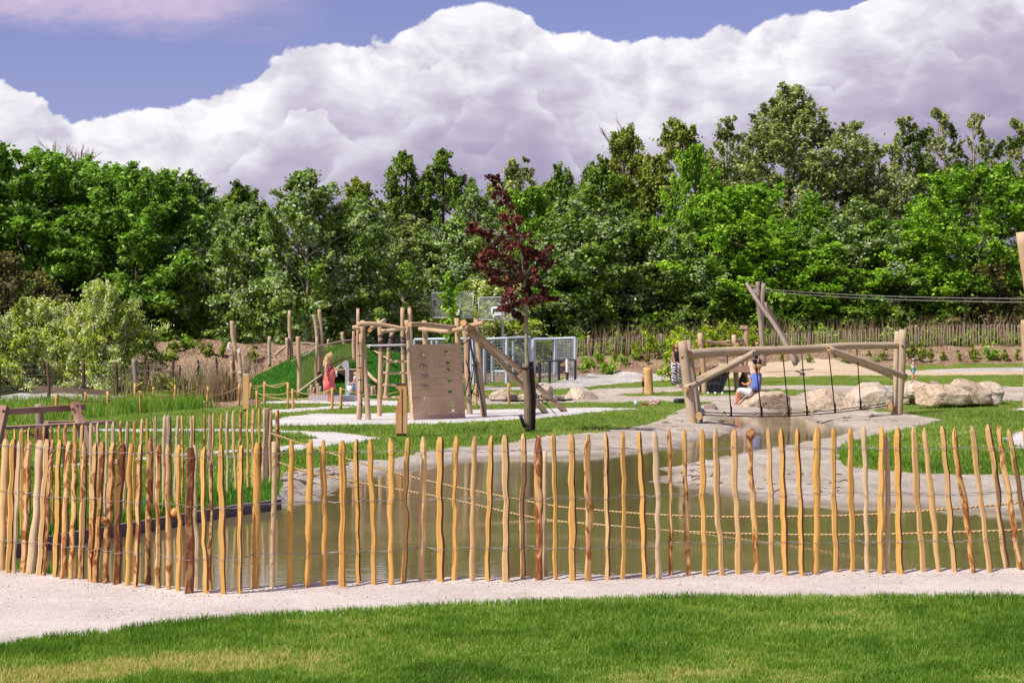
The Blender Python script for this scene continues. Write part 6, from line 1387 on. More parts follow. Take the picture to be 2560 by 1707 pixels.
# purple tree with two stakes
def purple():
    Y = G(1326, 1078).y; b = at(1326, 1062, Y); b.z = gz(b.x, Y)
    t = thing('purple_tree', 'young purple-leaved tree tied to stakes in the middle lawn', 'tree', b)
    mb = MB(); P = lambda px, py, dy=0: at(px, py, Y+dy)
    tr = [P(1323, 1078), P(1319, 960), P(1316, 850), P(1314, 760), P(1311, 690), P(1300, 600), P(1280, 520), P(1240, 445)]
    mb.tube(tr, [.045, .042, .04, .037, .03, .022, .014, .006], 8, 0, 0, .1, 3)
    cl = [(1228,442,.10),(1240,452,.12),(1252,478,.13),(1236,490,.08),(1262,502,.13),(1278,520,.14),(1292,548,.15),(1262,545,.12),(1278,575,.17),(1306,590,.17),(1182,568,.13),(1200,578,.16),(1222,588,.17),(1246,604,.2),(1280,612,.2),(1316,624,.2),(1340,640,.17),(1362,632,.15),(1377,618,.10),(1356,652,.16),(1372,665,.12),(1250,640,.22),(1222,634,.16),(1205,646,.12),(1214,668,.17),(1240,676,.2),(1276,660,.24),(1310,660,.22),(1336,690,.18),(1296,698,.22),(1258,706,.2),(1232,696,.14),(1320,716,.18),(1354,718,.12),(1280,736,.2),(1300,756,.18),(1264,742,.15),(1340,744,.16),(1362,742,.13),(1386,746,.10),(1322,752,.14),(1268,772,.15),(1290,786,.13),(1256,768,.10),(1306,800,.08),(1192,664,.08),(1180,580,.07),(1330,605,.10)]
    rg = np.random.default_rng(2); cen = []; rad = []
    for px, py, r in cl:
        off = 0 if py < 540 else rg.uniform(-.45, .45); p = P(px, py, off); cen.append(tuple(p)); rad.append(r*.92)
        if r > .12:
            q = P(px, py, -off*.8+.1); cen.append(tuple(q)); rad.append(r*.75)
        j = min(range(2, len(tr)), key=lambda i: abs(tr[i].z-(p.z-.35*abs(p.x-tr[i].x))))
        mb.tube([tr[j], tr[j].lerp(p, .55)+Vector((0, 0, .04)), p], [.012, .008, .003], 5)
    V, Fq, rn, s_ = leaf_cloud(rg, cen, rad, 62, .066, 0, .8, .2, 1.3)
    link('crown', npmesh('crown', V, Fq, False, {'rnd': rn, 'sil': s_}), FO['purple'], t)
    mb.build('trunk', [M['bark_pale'], M['bark_pale']], t)
    s = MB().log(P(1320, 1079, -.16), P(1312, 912, -.16), .072, .066, seed=4, rough=.1); s.build('tree_stake', [M['oldpost'], M['oldpost']], t)
    s = MB().log(P(1333, 1075, .10), P(1327, 904, .10), .058, .05, seed=5, rough=.1); s.build('tree_stake', [M['blackpost'], M['blackpost']], t)
    s = MB().tube([P(1302, 918, -.20), P(1314, 921, -.25), P(1330, 918, .02), P(1317, 914, .12), P(1302, 918, -.18)], .02, 6); s.build('tree_tie', [M['black'], M['black']], t)
    s = MB().tube([P(1312, 1068, -.3), P(1306, 1052, -.32), P(1300, 1036, -.33)], .035, 8); tag(s.build('watering_pipe', [M['black'], M['black']]), 'short black plastic watering pipe sticking out of the lawn beside the tree stake', 'pipe')
purple()
# ivy-green young tree in front of the left backboard, yellow bush at the far fence
def young():
    Y = 66; x = (1125-1280)/F*Y; g = gz(x, Y)
    t = thing('young_tree', 'slender young green tree in front of the left backboard', 'tree', (x, Y, g)); rg = np.random.default_rng(8)
    cl = [(1120,690,.16),(1126,715,.2),(1118,735,.25),(1130,755,.28),(1112,765,.2),(1128,780,.28),(1120,805,.26),(1135,760,.2),(1108,740,.15),(1138,790,.2),(1118,830,.25),(1130,850,.22),(1124,870,.2),(1140,735,.14),(1110,720,.12)]
    cen = [tuple(at(a, b, Y+rg.uniform(-.2, .2))) for a, b, r in cl]
    V, Fq, rn, s_ = leaf_cloud(rg, cen, [c[2] for c in cl], 70, .10, 0, 1.2, .2)
    link('crown', npmesh('crown', V, Fq, False, {'rnd': rn, 'sil': s_}), FO['maple'], t)
    MB().tube([Vector((x, Y, g-.1)), at(1124, 850, Y), at(1120, 690, Y)], [.05, .035, .01], 6).build('trunk', [M['bark'], M['bark']], t)
    Y = 70; cl = [(1700,845,.3),(1690,865,.4),(1672,880,.35),(1695,895,.45),(1668,905,.35),(1685,925,.4),(1665,930,.3),(1710,930,.35),(1660,860,.2),(1712,870,.3),(1675,855,.25),(1700,825,.15),(1715,905,.4)]
    x = (1690-1280)/F*Y; t = thing('golden_bush', 'yellow green leafy bush beside the woman in striped trousers', 'bush', (x, Y, gz(x, Y)))
    cen = [tuple(at(a, b, Y+rg.uniform(-.3, .3))) for a, b, r in cl]
    V, Fq, rn, s_ = leaf_cloud(rg, cen, [c[2] for c in cl], 130, .085, 0, 1.1, .3)
    link('foliage', npmesh('foliage', V, Fq, False, {'rnd': rn, 'sil': s_}), FO['yellow'], t)
    mb = MB()
    for a in (-.12, 0, .1): mb.tube([(x+a, Y, gz(x, Y)-.05), (x+a*3, Y, gz(x, Y)+.8)], [.03, .012], 5)
    mb.build('stem', [M['bark'], M['bark']], t)
young()
# yellow-green saplings at the far fence
sp = small_plant('sapling', 14, .42, 1.5, 'yellow', .09, 55, 15, 1.6); fst = True
sps = MB().tube([(0, 0, -.1), (.02, 0, .6), (0, .02, 1.35)], [.025, .018, .008], 5).build('stem', [M['bark'], M['bark']]); sps.parent = sp
for px, py, s in ((1625, 866, .8), (1745, 860, .8), (1785, 850, 1.0), (1815, 862, .8), (1840, 850, .9), (1870, 862, .8), (1900, 860, .7), (1590, 872, .5)):
    x = (px-1280)/F*79.2; c = put(sp, fst, (x, 79.2, gz(x, 79.2)), s, rt.uniform(0, 6)); c.name = 'sapling'
    if not fst: q = sps.copy(); COL.objects.link(q); q.parent = c
    fst = False
    near_ = {1590: 'leftmost yellow green sapling, small, right of the dark fence post', 1625: 'yellow green sapling just left of the golden bush', 1745: 'yellow green sapling right of the golden bush, behind the house rail', 1785: 'tall yellow green sapling behind the middle of the house rail', 1815: 'yellow green sapling left of the tall house post', 1840: 'yellow green sapling just left of the capped house post', 1870: 'yellow green sapling between the capped post and the cableway tower', 1900: 'rightmost small yellow green sapling at the foot of the cableway tower'}[px]
    tag(c, near_, 'plant', 'yellow green saplings at the far fence')
# mistletoe
ml = [(2297, 340, .55), (2291, 376, .85), (2302, 412, .6), (2381, 330, .38), (1813, 338, .35), (2497, 372, .4), (2270, 350, .3), (2541, 358, .42)]
mw = ['upper ball high on the sparse poplar stem', 'largest ball, middle of the poplar stem', 'lowest of the three on the poplar stem', 'single ball at the tip of a bare branch', 'ball in the narrow poplar left of the great one', 'ball on the left branch of the last poplar', 'small ball left of the stem cluster', 'ball on the stem of the poplar at the edge']
rg = np.random.default_rng(3)
for (px, py, r), w_ in zip(ml, mw):
    p = at(px, py, 100.5); V, Fq, rn, s_ = leaf_cloud(rg, [(0, 0, 0)], [r], 420, .11, 0, 1.0)
    o = link('mistletoe', npmesh('mistletoe', V, Fq, False, {'rnd': rn*.3, 'sil': s_}), FO['dark']); o.location = p
    tag(o, 'dark round mistletoe, '+w_, 'mistletoe', 'mistletoe balls in the poplars')
# bare crown behind the left trees
def bare(px0, px1, top, Y, label, seed, base=520):
    rnd = random.Random(seed); x = ((px0+px1)/2-1280)/F*Y; b = Vector((x, Y, gz(x, Y)))
    t = thing('bare_tree', label, 'tree', b); mb = MB()
    fork = at((px0+px1)/2, base, Y); mb.tube([b, b.lerp(fork, .5), fork], [.22, .17, .12], 7)
    mb.build('trunk', [M['twig'], M['twig']], t); mb = MB()
    def br(p, d, L, r, dep):
        q = p+d*L; m_ = p.lerp(q, .5)+Vector((rnd.uniform(-1, 1), rnd.uniform(-1, 1), rnd.uniform(-.3, 1)))*L*.08
        mb.tube([p, m_, q], [r, r*.8, r*.6], 4, closed=False)
        if dep > 0:
            for _ in range(3 if dep > 1 else 4):
                dd = (d+Vector((rnd.uniform(-.7, .7), rnd.uniform(-.5, .5), rnd.uniform(-.15, .5)))).normalized(); br(p.lerp(q, rnd.uniform(.45, 1)), dd, L*rnd.uniform(.5, .8), r*.55, dep-1)
    for i in range(6):
        tgt = at(px0+(px1-px0)*(i+.5)/6, top+rnd.uniform(0, 60), Y); d = (tgt-fork); br(fork, d.normalized(), d.length*.5, .06, 3)
    mb.build('branch', [M['twig'], M['twig']], t)
bare(90, 260, 330, 90, 'bare leafless branched tree showing behind the left feathery trees', 3, 480)
bare(1515, 1600, 300, 101, 'bare pinkish twiggy tree top beside the sparse tall tree', 5, 460)
for k, (o, h, r) in TREES.items():
    for c in list(o.children): bpy.data.objects.remove(c)
    bpy.data.objects.remove(o)
# ---------------------------------------------------------------- people
def skin(name, nodes, edges, mats, parent, root=None, sub=2):
    """nodes: {key: (Vector, radius or (rx, ry))}; one continuous surface grown over the joints"""
    keys = list(nodes); me = bpy.data.meshes.new(name+'_cage')
    me.from_pydata([tuple(nodes[k][0]) for k in keys], [(keys.index(a), keys.index(b)) for a, b in edges], [])
    o = bpy.data.objects.new(name+'_cage', me); COL.objects.link(o)
    sk = o.modifiers.new('s', 'SKIN'); sk.use_smooth_shade = True; sk.branch_smoothing = .6
    for i, k in enumerate(keys):
        r = nodes[k][1]; me.skin_vertices[0].data[i].radius = (r, r) if not hasattr(r, '__len__') else r
        me.skin_vertices[0].data[i].use_root = (k == (root or keys[0]))
    sb = o.modifiers.new('b', 'SUBSURF'); sb.levels = sub; sb.render_levels = sub
    dg = bpy.context.evaluated_depsgraph_get(); dg.update()
    m2 = bpy.data.meshes.new_from_object(o.evaluated_get(dg)); m2.name = name
    bpy.data.objects.remove(o); bpy.data.meshes.remove(me)
    m2.polygons.foreach_set('use_smooth', [True]*len(m2.polygons)); m2.materials.clear()
    return link(name, m2, mats, parent)
SK = plain('skin_tone', (.58, .30, .20), .55, .35, 0, .06); SKR = plain('tanned_skin', (.60, .25, .14), .55, .35, 0, .06)
EYE = plain('eye_dark', (.02, .015, .012), .3); MOUTH = plain('lip', (.36, .10, .09), .5)
def cloth(name, c, v=.12): return plain(name, c, .85, .15, 0, v)
def hand(N, E, pre, wrist, tip, curl=(0, 0, -1), side=(0, 1, 0), k=1.0):
    """palm and five separate bent fingers added to a body graph"""
    d = (tip-wrist).normalized(); side = Vector(side); side = (side-d*side.dot(d)).normalized(); c = Vector(curl).normalized()
    palm = wrist+d*.05*k; N[pre+'palm'] = (palm, (.030*k, .018*k)); E.append((pre+'wrist', pre+'palm'))
    for i, (o, L) in enumerate(((-.024, .058), (-.008, .070), (.008, .066), (.023, .052))):
        a = palm+side*o*k+d*.035*k; b = a+d*L*.5*k; e = b+(d*.6+c*.5).normalized()*L*.5*k
        for q, p, r in (('a', a, .0095), ('b', b, .0085), ('c', e, .007)): N[f'{pre}f{i}{q}'] = (p, r*k)
        E += [(pre+'palm', f'{pre}f{i}a'), (f'{pre}f{i}a', f'{pre}f{i}b'), (f'{pre}f{i}b', f'{pre}f{i}c')]
    a = palm-side*.03*k-d*.01*k; b = a+(d*.6-side*.5+c*.3).normalized()*.045*k; N[pre+'ta'] = (a, .011*k); N[pre+'tb'] = (b, .008*k)
    E += [(pre+'palm', pre+'ta'), (pre+'ta', pre+'tb')]
def face(parent, hc, fd, up, r, brow=True):
    """eyes and mouth set into the head surface; hc head centre, fd facing direction"""
    fd = Vector(fd).normalized(); up = Vector(up).normalized(); sd_ = fd.cross(up).normalized(); mb = MB()
    for s in (-1, 1):
        p = hc+fd*r*.90+sd_*s*r*.36+up*r*.08; mb.tube([p-fd*.01*r, p+fd*r*.05], r*.10, 6)
    mb.build('eyes', [EYE, EYE], parent); mb = MB(); p = hc+fd*r*.86-up*r*.50
    mb.tube([p-sd_*r*.28, p+fd*r*.05, p+sd_*r*.28], [r*.05, r*.08, r*.05], 6); mb.build('mouth', [MOUTH, MOUTH], parent)
def head_nodes(N, E, hc, fd, up, r, neck='neck'):
    fd = Vector(fd).normalized(); up = Vector(up).normalized(); sd_ = fd.cross(up).normalized()
    N['jaw'] = (hc-up*r*.62+fd*r*.18, r*.58); N['skull'] = (hc+up*r*.05, r*.92); N['crown'] = (hc+up*r*.55-fd*r*.1, r*.70)
    N['nose'] = (hc+fd*r*1.02-up*r*.12, r*.14)
    N['ear1'] = (hc+sd_*r*.93-up*r*.02, r*.14); N['ear2'] = (hc-sd_*r*.93-up*r*.02, r*.14)
    E += [(neck, 'jaw'), ('jaw', 'skull'), ('skull', 'crown'), ('skull', 'nose'), ('skull', 'ear1'), ('skull', 'ear2')]
def skirt(name, pts, radii, mt, parent, folds=9, amp=.06, flat=.85, seed=1, sides=36):
    mb = MB(); n = len(pts); base = 0; rg = random.Random(seed); ph = rg.uniform(0, 6)
    for i, (p, r) in enumerate(zip(pts, radii)):
        for k in range(sides):
            a = 2*math.pi*k/sides; q = r*(1+amp*(i/(n-1))*math.sin(folds*a+ph)+amp*.4*math.sin(4*a+i))
            mb.v.append(Vector(p)+Vector((math.cos(a)*q, math.sin(a)*q*flat, 0)))
    for i in range(n-1):
        for k in range(sides):
            k2 = (k+1) % sides; mb.face([i*sides+k, i*sides+k2, (i+1)*sides+k2, (i+1)*sides+k], [(0, 0)]*4)
    mb.face([k for k in range(sides)], [(0, 0)]*sides, 0, False); mb.face([(n-1)*sides+k for k in range(sides)][::-1], [(0, 0)]*sides, 0, False)
    return mb.build(name, [mt, mt], parent)
# --- woman in coral jumpsuit at the pump
def pink():
    Y = G(822, 1004).y; Y = min(Y, 56.5); T = thing('person', 'woman with long blonde hair in a coral sleeveless jumpsuit holding the water pump handle', 'person', (at(822, 1004, Y).x, Y, gz(at(822, 1004, Y).x, Y)))
    P = lambda x, y, d=0: at(x, y, Y+d); k = .96; N = {}; E = []
    N['pelvis'] = (P(822, 941), (.125, .15)); N['waist'] = (P(822, 925), (.10, .12)); N['chest'] = (P(820, 912), (.105, .13)); N['neck0'] = (P(820, 904), .065); N['neck'] = (P(822, 900.5), .048)
    E += [('pelvis', 'waist'), ('waist', 'chest'), ('chest', 'neck0'), ('neck0', 'neck')]
    head_nodes(N, E, P(826, 893), (.88, -.1, -.42), (.42, 0, .9), .098)
    N['sh1'] = (P(816, 907, -.16), .05); N['el1'] = (P(814, 925, -.21), .038); N['awrist'] = (P(817, 941, -.22), .026); E += [('chest', 'sh1'), ('sh1', 'el1'), ('el1', 'awrist')]
    hand(N, E, 'a', P(817, 941, -.22), P(819, 949, -.22), (1, 0, -.2), (0, 1, 0), 1.0)
    N['sh2'] = (P(823, 907, .15), .05); N['el2'] = (P(831, 920, .10), .036); N['bwrist'] = (P(838.5, 921.5, .0), .025); E += [('chest', 'sh2'), ('sh2', 'el2'), ('el2', 'bwrist')]
    hand(N, E, 'b', P(838.5, 921.5, .0), P(844, 920, -.05), (0, -.2, -1), (0, 1, .1), 1.0)
    for s, hx, kx, ax_, ay, d in (('l', 820, 820, 820, 1000, -.09), ('r', 824, 831, 826, 999, .10)):
        N['hip'+s] = (P(hx, 946, d), .085); N['knee'+s] = (P(kx, 973, d), .052); N['calf'+s] = (P((kx+ax_)/2-1, 983, d), .05); N['ank'+s] = (P(ax_, ay, d), .032); N['toe'+s] = (P(ax_+9, ay+3.5, d), .028); N['heel'+s] = (P(ax_-2, ay+3.5, d), .028)
        E += [('pelvis', 'hip'+s), ('hip'+s, 'knee'+s), ('knee'+s, 'calf'+s), ('calf'+s, 'ank'+s), ('ank'+s, 'toe'+s), ('ank'+s, 'heel'+s)]
    skin('body', N, E, SK, T); face(T, P(826, 893), (.88, -.1, -.42), (.42, 0, .9), .098)
    co = cloth('coral_cloth', (.72, .16, .15))
    N2 = {'w': (P(822, 926), (.125, .145)), 'c': (P(821, 915), (.125, .15)), 'u': (P(820, 909), (.10, .135)), 's1': (P(817, 905.5, -.12), .035), 's2': (P(821, 905, .11), .035), 'b': (P(826, 914.5), (.075, .10))}
    skin('bodice', N2, [('w', 'c'), ('c', 'u'), ('u', 's1'), ('u', 's2'), ('c', 'b')], co, T)
    skirt('jumpsuit_hips', [P(823, 922), P(825, 931), P(824, 941), P(822, 950), P(822, 957)], [.125, .165, .175, .17, .14], co, T, 7, .04, .95)
    for s, a, b, d in (('l', (820, 950), (819, 977), -.09), ('r', (825, 950), (830, 973), .09)):
        skirt('jumpsuit_leg', [P(a[0], a[1], d), P((a[0]+b[0])/2, (a[1]+b[1])/2, d), P(*b, d)], [.125, .12, .105], co, T, 6, .10, 1.0, 3)
    h = cloth('blonde_hair', (.56, .40, .20), .3)
    HN = {'a': (P(825.5, 888), .088), 'b': (P(821, 891), .092), 'c': (P(817, 898), (.07, .085)), 'd': (P(814, 907, -.03), (.055, .085)), 'e': (P(812, 917, -.04), (.03, .06)), 'f': (P(829, 886), .06)}
    skin('hair', HN, [('f', 'a'), ('a', 'b'), ('b', 'c'), ('c', 'd'), ('d', 'e')], h, T, 'a')
    mb = MB()
    for ax_, ay, d in ((820, 1000, -.09), (826, 999, .10)):
        a, b = P(ax_-3, ay+5, d), P(ax_+11, ay+5, d); mb.tube([a, (a+b)/2, b], [.035, .042, .03], 8, flat=.45)
    mb.build('sandals', [cloth('pink_sandal', (.7, .35, .33)),]*2, T)
pink()
# --- woman in blue sitting on the boulder, seen from behind
def blue():
    bo = [o for o in bpy.data.objects if o.name.startswith('boulder') and 'woman in blue' in o.get('label', '')][0]
    Y = bo.location.y-.12; T = thing('person', 'woman in blue top and white cropped trousers sitting on the long boulder, seen from behind', 'person', at(1885, 988, Y))
    P = lambda x, y, d=0: at(x, y, Y+d); N = {}; E = []
    N['pelvis'] = (P(1888, 977), (.16, .15)); N['waist'] = (P(1889, 962), (.14, .12)); N['chest'] = (P(1888, 945), (.15, .12)); N['neck0'] = (P(1889, 933), .08); N['neck'] = (P(1891, 927), .055)
    E += [('pelvis', 'waist'), ('waist', 'chest'), ('chest', 'neck0'), ('neck0', 'neck')]
    head_nodes(N, E, P(1892, 915, .03), (-.35, .9, -.2), (0, .15, 1), .105)
    N['sh1'] = (P(1877, 939, .0), .065); N['el1'] = (P(1878, 959, -.03), .052); N['awrist'] = (P(1864, 960.5, .18), .032); E += [('chest', 'sh1'), ('sh1', 'el1'), ('el1', 'awrist')]
    hand(N, E, 'a', P(1864, 960.5, .18), P(1857, 959, .26), (0, 0, 1), (0, -.4, 1), 1.1)
    N['sh2'] = (P(1900, 938, .05), .065); N['el2'] = (P(1902, 958, .16), .05); N['bwrist'] = (P(1880, 964, .34), .03); E += [('chest', 'sh2'), ('sh2', 'el2'), ('el2', 'bwrist')]
    hand(N, E, 'b', P(1880, 964, .34), P(1872, 962, .40), (0, 0, 1), (0, -.4, 1), 1.1)
    for s, d, o in (('l', -.06, 0), ('r', .22, 5)):
        N['hip'+s] = (P(1876+o, 981, d), .10); N['knee'+s] = (P(1847+o, 974, d+.04), .068); N['calf'+s] = (P(1843+o, 988, d+.03), .062); N['ank'+s] = (P(1842+o, 1005, d), .036); N['toe'+s] = (P(1835+o, 1010, d+.06), .032)
        E += [('pelvis', 'hip'+s), ('hip'+s, 'knee'+s), ('knee'+s, 'calf'+s), ('calf'+s, 'ank'+s), ('ank'+s, 'toe'+s)]
    skin('body', N, E, SKR, T); face(T, P(1892, 915, .03), (-.35, .9, -.2), (0, .15, 1), .105)
    b = cloth('blue_linen', (.13, .20, .50), .2)
    C_ = {'h': (P(1888, 978), (.26, .21)), 'w': (P(1889, 963), (.245, .19)), 'c': (P(1888, 947), (.235, .175)), 'u': (P(1888, 938), (.15, .12)), 'n': (P(1890, 932), .07), 's1': (P(1878, 939, -.01), .088), 'e1': (P(1877, 951, -.03), .078), 's2': (P(1899, 939, .04), .085), 'e2': (P(1901, 950, .1), .075)}
    skin('tunic', C_, [('h', 'w'), ('w', 'c'), ('c', 'u'), ('u', 'n'), ('c', 's1'), ('s1', 'e1'), ('c', 's2'), ('s2', 'e2')], b, T)
    w = cloth('white_cotton', (.74, .72, .78), .06)
    W_ = {'p': (P(1885, 983), (.15, .14))}
    for s, d, o in (('l', -.06, 0), ('r', .22, 5)): W_['h'+s] = (P(1872+o, 981, d), .118); W_['k'+s] = (P(1848+o, 973.5, d+.04), .088); W_['c'+s] = (P(1845+o, 983, d+.03), .085)
    skin('trousers', W_, [('p', 'hl'), ('hl', 'kl'), ('kl', 'cl'), ('p', 'hr'), ('hr', 'kr'), ('kr', 'cr')], w, T)
    h = cloth('streaked_hair', (.40, .26, .13), .5)
    skin('hair', {'t': (P(1893, 909, .0), .135), 'm': (P(1893, 914, -.03), .165), 'b': (P(1892, 921, -.03), .17), 'l': (P(1884.5, 920, .0), .085), 'r': (P(1900.5, 920, .0), .085)}, [('t', 'm'), ('m', 'b'), ('m', 'l'), ('m', 'r')], h, T, 'm')
    p = P(1860, 963, .25); MB().box(p, (.15, .03, .08)).build('phone', [M['black']], T)['label'] = 'dark telephone held in the hands'
blue()
# --- woman in striped trousers behind the left post
def m_stripe():
    m, t = mat('zebra_cloth'); P = t.n('ShaderNodeTexCoord').outputs['Object']; s = t.n('ShaderNodeSeparateXYZ', {0: P}); n = t.noise(P, 5.0, 2)
    w = t.m('SINE', t.m('ADD', t.m('MULTIPLY', s.outputs[2], 62.0), t.m('ADD', t.m('MULTIPLY', s.outputs[0], 30.0), t.m('MULTIPLY', n, 17.0))))
    finish(t, t.mix(t.rng(w, -.12, .12), (.045, .03, .05), (.70, .64, .66)), .85); return m
def standing(label, px, pyh, pyf, facing, arms, legs, topm, legm, hairm, hair='short', wide=False, sleeves=.0, skinm=None, shoe=None, Ymax=None, extra=None, shorts=False, Y=None, hat=None, child=False):
    g = G(px, pyf); Y = Y or (min(g.y, Ymax) if Ymax else g.y); sc = Y/F; hp = (pyf-pyh)
    T = thing('person', label, 'person', (at(px, pyf, Y).x, Y, at(px, pyf, Y).z)); ht = hp*sc; k = ht/1.65*(1.4 if child else 1.0)
    def P(x, f, d=0): return at(px+x, pyf-hp*f, Y+d*k)      # x px, f fraction of height
    hr = .088 if child else .062; N = {}; E = []
    fd = Vector(facing).normalized(); sd_ = Vector((fd.y, -fd.x, 0)).normalized()
    cxp = lambda f: 0
    c = lambda f, off=(0, 0): Vector((T.location.x+off[0]*ht, Y+off[1]*ht, at(px, pyf-hp*f, Y).z))
    N['pelvis'] = (c(.52), (.085*k*1.1, .105*k*1.1)); N['waist'] = (c(.62), .088*k); N['chest'] = (c(.74), (.10*k, .12*k)); N['neck0'] = (c(.82), .06*k); N['neck'] = (c(.855), .045*k)
    E += [('pelvis', 'waist'), ('waist', 'chest'), ('chest', 'neck0'), ('neck0', 'neck')]
    hc = c(.925)+fd*.01*k; head_nodes(N, E, hc, fd, (0, 0, 1), hr*ht)
    for i, (e, w, t_) in enumerate(arms):
        s = 1 if i else -1; sh = c(.79)+sd_*s*.105*ht; N[f'sh{i}'] = (sh, .045*k); el = sh+Vector(e)*ht; wr = el+Vector(w)*ht; N[f'el{i}'] = (el, .035*k); N[f'{"ab"[i]}wrist'] = (wr, .024*k)
        E += [('chest', f'sh{i}'), (f'sh{i}', f'el{i}'), (f'el{i}', f'{"ab"[i]}wrist')]; hand(N, E, 'ab'[i], wr, wr+Vector(t_), (0, 0, -1), (0, 1, .1), k)
    for i, (kn_, an) in enumerate(legs):
        s = 1 if i else -1; hp_ = c(.50)+sd_*s*.055*ht; kv = c(.28)+sd_*s*.055*ht+Vector(kn_)*ht; av = c(.045)+sd_*s*.055*ht+Vector(an)*ht
        N[f'hip{i}'] = (hp_, .078*k); N[f'kn{i}'] = (kv, .05*k); N[f'ca{i}'] = (kv.lerp(av, .35)-fd*.008*k, .048*k); N[f'an{i}'] = (av, .032*k); N[f'to{i}'] = (av+fd*.13*k-Vector((0, 0, .035*ht)), .028*k)
        E += [('pelvis', f'hip{i}'), (f'hip{i}', f'kn{i}'), (f'kn{i}', f'ca{i}'), (f'ca{i}', f'an{i}'), (f'an{i}', f'to{i}')]
    skin('body', N, E, skinm or SK, T); face(T, hc, fd, (0, 0, 1), hr*ht)
    g_ = 1.22
    Cn = {'p': (c(.55), .108*k*g_*(1.0)), 'w': (c(.63), .092*k*g_), 'c': (c(.74), (.10*k*g_, .12*k*g_)), 'u': (c(.80), (.07*k*g_, .09*k*g_))}; Ce = [('p', 'w'), ('w', 'c'), ('c', 'u')]
    for i in (0, 1):
        sh = N[f'sh{i}'][0]; Cn[f's{i}'] = (sh, .055*k*(1.1 if sleeves else .8)); Ce.append(('u', f's{i}'))
        if sleeves: Cn[f't{i}'] = (sh.lerp(N[f'el{i}'][0], sleeves), .052*k*1.15); Ce.append((f's{i}', f't{i}'))
    skin('top', Cn, Ce, topm, T)
    if wide:
        for i in (0, 1):
            a, b, e = N[f'hip{i}'][0], N[f'kn{i}'][0], N[f'an{i}'][0]; skirt('trouser_leg', [a+Vector((0, 0, .08*k)), a.lerp(b, .5), b, b.lerp(e, .5), e-Vector((0, 0, .03*k))], [.11*k, .115*k, .105*k, .12*k, .135*k], legm, T, 5, .12, 1.0, i)
    else:
        Ln = {'p': (c(.53), .115*k)}; Le = []
        for i in (0, 1):
            a, b, e = N[f'hip{i}'][0], N[f'kn{i}'][0], N[f'an{i}'][0]; Ln[f'h{i}'] = (a, .092*k); Ln[f'k{i}'] = (a.lerp(b, .75) if shorts else b, .075*k if shorts else .062*k); Le += [('p', f'h{i}'), (f'h{i}', f'k{i}')]
            if not shorts: Ln[f'a{i}'] = (e+Vector((0, 0, .03*k)), .045*k); Le.append((f'k{i}', f'a{i}'))
        skin('shorts' if shorts else 'trousers', Ln, Le, legm, T)
    r = hr*ht; Hn = {'t': (hc+Vector((0, 0, r*.50))-fd*r*.18, r*1.22), 'b': (hc-fd*r*.42-Vector((0, 0, r*.15)), r*1.22)}; He = [('t', 'b')]
    if hair == 'long': Hn['c'] = (hc-fd*r*.72-Vector((0, 0, r*1.5)), r*.85); Hn['d'] = (hc-fd*r*.8-Vector((0, 0, r*2.9)), r*.5); He += [('b', 'c'), ('c', 'd')]
    skin('hair', Hn, He, hairm, T)
    if shoe:
        mb = MB()
        for i in (0, 1): a = N[f'an{i}'][0]-Vector((0, 0, .03*ht)); mb.tube([a-fd*.05*k, a+fd*.06*k, a+fd*.16*k], [.042*k, .05*k, .035*k], 8, flat=.8)
        mb.build('shoes', [shoe, shoe], T)
    return T, hc, r, fd, N, k
Z0 = (0, 0, 0)
standing('woman in black top and striped wide trousers, hand on hip, beside left beam post', 1690, 857, 964, (.35, -.9, -.1), [((-.075, -.02, -.12), (.075, -.03, -.09), (.05, -.02, -.05)), ((.05, 0, -.17), (.01, -.02, -.14), (0, 0, -.1))], [(Z0, (0, 0, 0)), (Z0, (.03, 0, 0))], cloth('black_top', (.03, .025, .04)), m_stripe(), cloth('auburn_hair', (.16, .06, .035)), 'long', wide=True, Ymax=70)
standing('dark-haired person in black top, arms held out, behind the seated woman', 1893, 850, 958, (0, -1, 0), [((-.06, -.02, -.15), (-.03, -.05, -.10), (-.01, 0, -.06)), ((.07, -.02, -.12), (.09, -.05, -.07), (.05, 0, -.05))], [((-.02, 0, 0), (-.03, 0, 0)), ((.03, 0, 0), (.07, -.02, .0))], cloth('black_shirt', (.02, .02, .025)), cloth('dark_shorts', (.03, .03, .05)), cloth('black_hair', (.02, .012, .012)), shorts=True, sleeves=.4, shoe=M['white'], Ymax=69)
T_, hc, r, fd, N_, k = standing('toddler in white sun hat, white and red shirt and blue shorts behind the stones', 2283, 896, 952, (.95, -.3, 0), [((-.03, -.02, -.10), (.03, -.02, -.08), (.03, 0, -.03)), ((.04, 0, -.10), (.06, -.02, -.06), (.03, 0, -.03))], [((0, 0, 0), (-.05, 0, 0)), ((.03, 0, 0), (.08, 0, .06))], cloth('white_red_shirt', (.70, .60, .62), .35), cloth('light_blue_shorts', (.25, .50, .68)), cloth('toddler_hair', (.2, .1, .06)), sleeves=.5, shorts=True, child=True, Ymax=67)
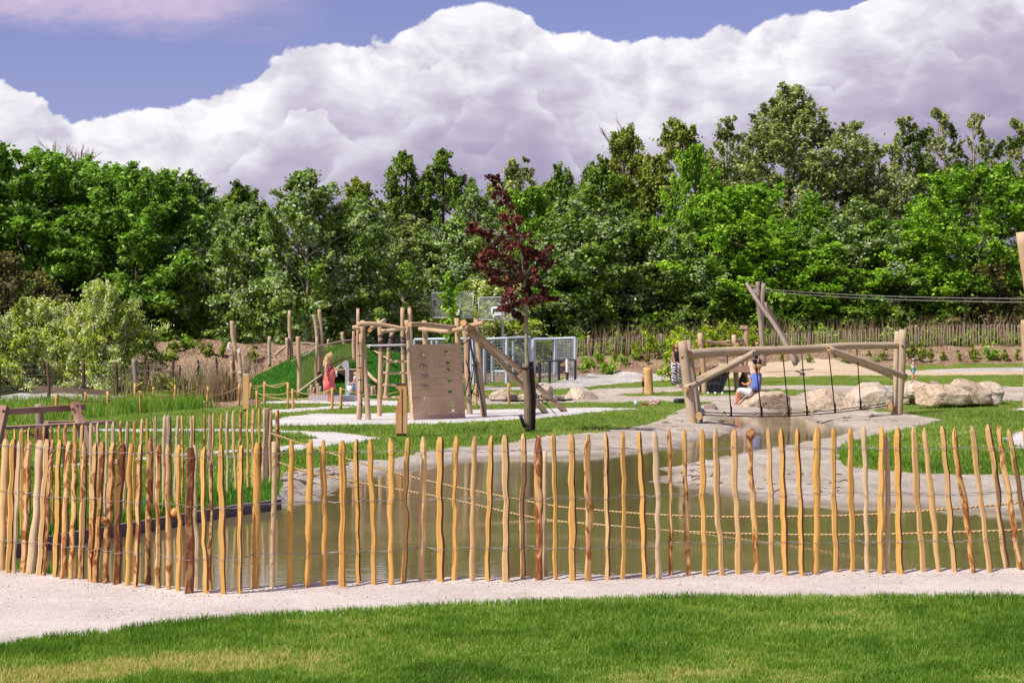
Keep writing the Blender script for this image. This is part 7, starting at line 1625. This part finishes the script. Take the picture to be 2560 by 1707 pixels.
skin('sun_hat', {'a': (hc+Vector((0, 0, r*.75)), r*1.0), 'b': (hc+Vector((0, 0, r*.35)), r*1.12), 'f': (hc+fd*r*.7+Vector((0, 0, r*.3)), r*.6)}, [('a', 'b'), ('b', 'f')], cloth('white_hat', (.72, .80, .84)), T_)
skin('shirt_motif', {'a': (N_['chest'][0]+Vector((.07*k, -.10*k, -.02)), .04*k), 'b': (N_['chest'][0]+Vector((.08*k, -.09*k, -.10*k)), .035*k)}, [('a', 'b')], cloth('red_motif', (.6, .03, .06)), T_)
T_, hc, r, fd, N_, k = standing('blond child in white shirt and light blue shorts half hidden behind the left frame posts', 890, 927, 1001, (-.9, .3, 0), [((-.02, -.03, -.13), (-.08, -.03, -.09), (-.04, 0, -.04)), ((.0, 0, -.14), (-.08, 0, -.08), (-.03, 0, -.03))], [((-.02, 0, 0), (0, 0, 0)), ((.02, 0, 0), (.02, 0, 0))], cloth('white_shirt', (.72, .72, .74), .05), cloth('pale_blue_shorts', (.30, .42, .66)), cloth('child_hair', (.5, .36, .18)), 'long', sleeves=.6, shorts=True, child=True, Y=55.3)
p = N_['awrist'][0]+Vector((-.05, 0, -.16)); t_ = thing('bucket', 'pale translucent bucket held by the child at the water pump', 'bucket', p); MB().tube([p-Vector((0, 0, .13)), p+Vector((0, 0, .10))], [.07, .092], 12).build('bucket_body', [M['white'], M['white']], t_); MB().tube([p+Vector((-.11, 0, .10)), p+Vector((-.06, 0, .19)), p+Vector((.05, 0, .19)), p+Vector((.11, 0, .10))], .008, 6).build('handle', [M['white'], M['white']], t_)
gp = [o for o in bpy.data.objects if o.get('label', '').startswith('leaning half-round')][0]
standing('small child in dark shorts almost completely hidden behind the leaning fresh wooden post', 1611, 929, 986, (-.6, .6, 0), [((-.05, -.02, -.10), (-.01, -.03, -.10), (0, 0, -.05)), ((.0, 0, -.14), (0, 0, -.1), (0, 0, -.03))], [((-.03, 0, 0), (-.02, 0, 0)), ((.02, 0, 0), (.02, 0, 0))], cloth('pink_shirt', (.6, .3, .3)), cloth('navy_shorts', (.02, .025, .05)), cloth('brown_hair', (.12, .07, .04)), shorts=True, child=True, Y=gp.location.y+.35)
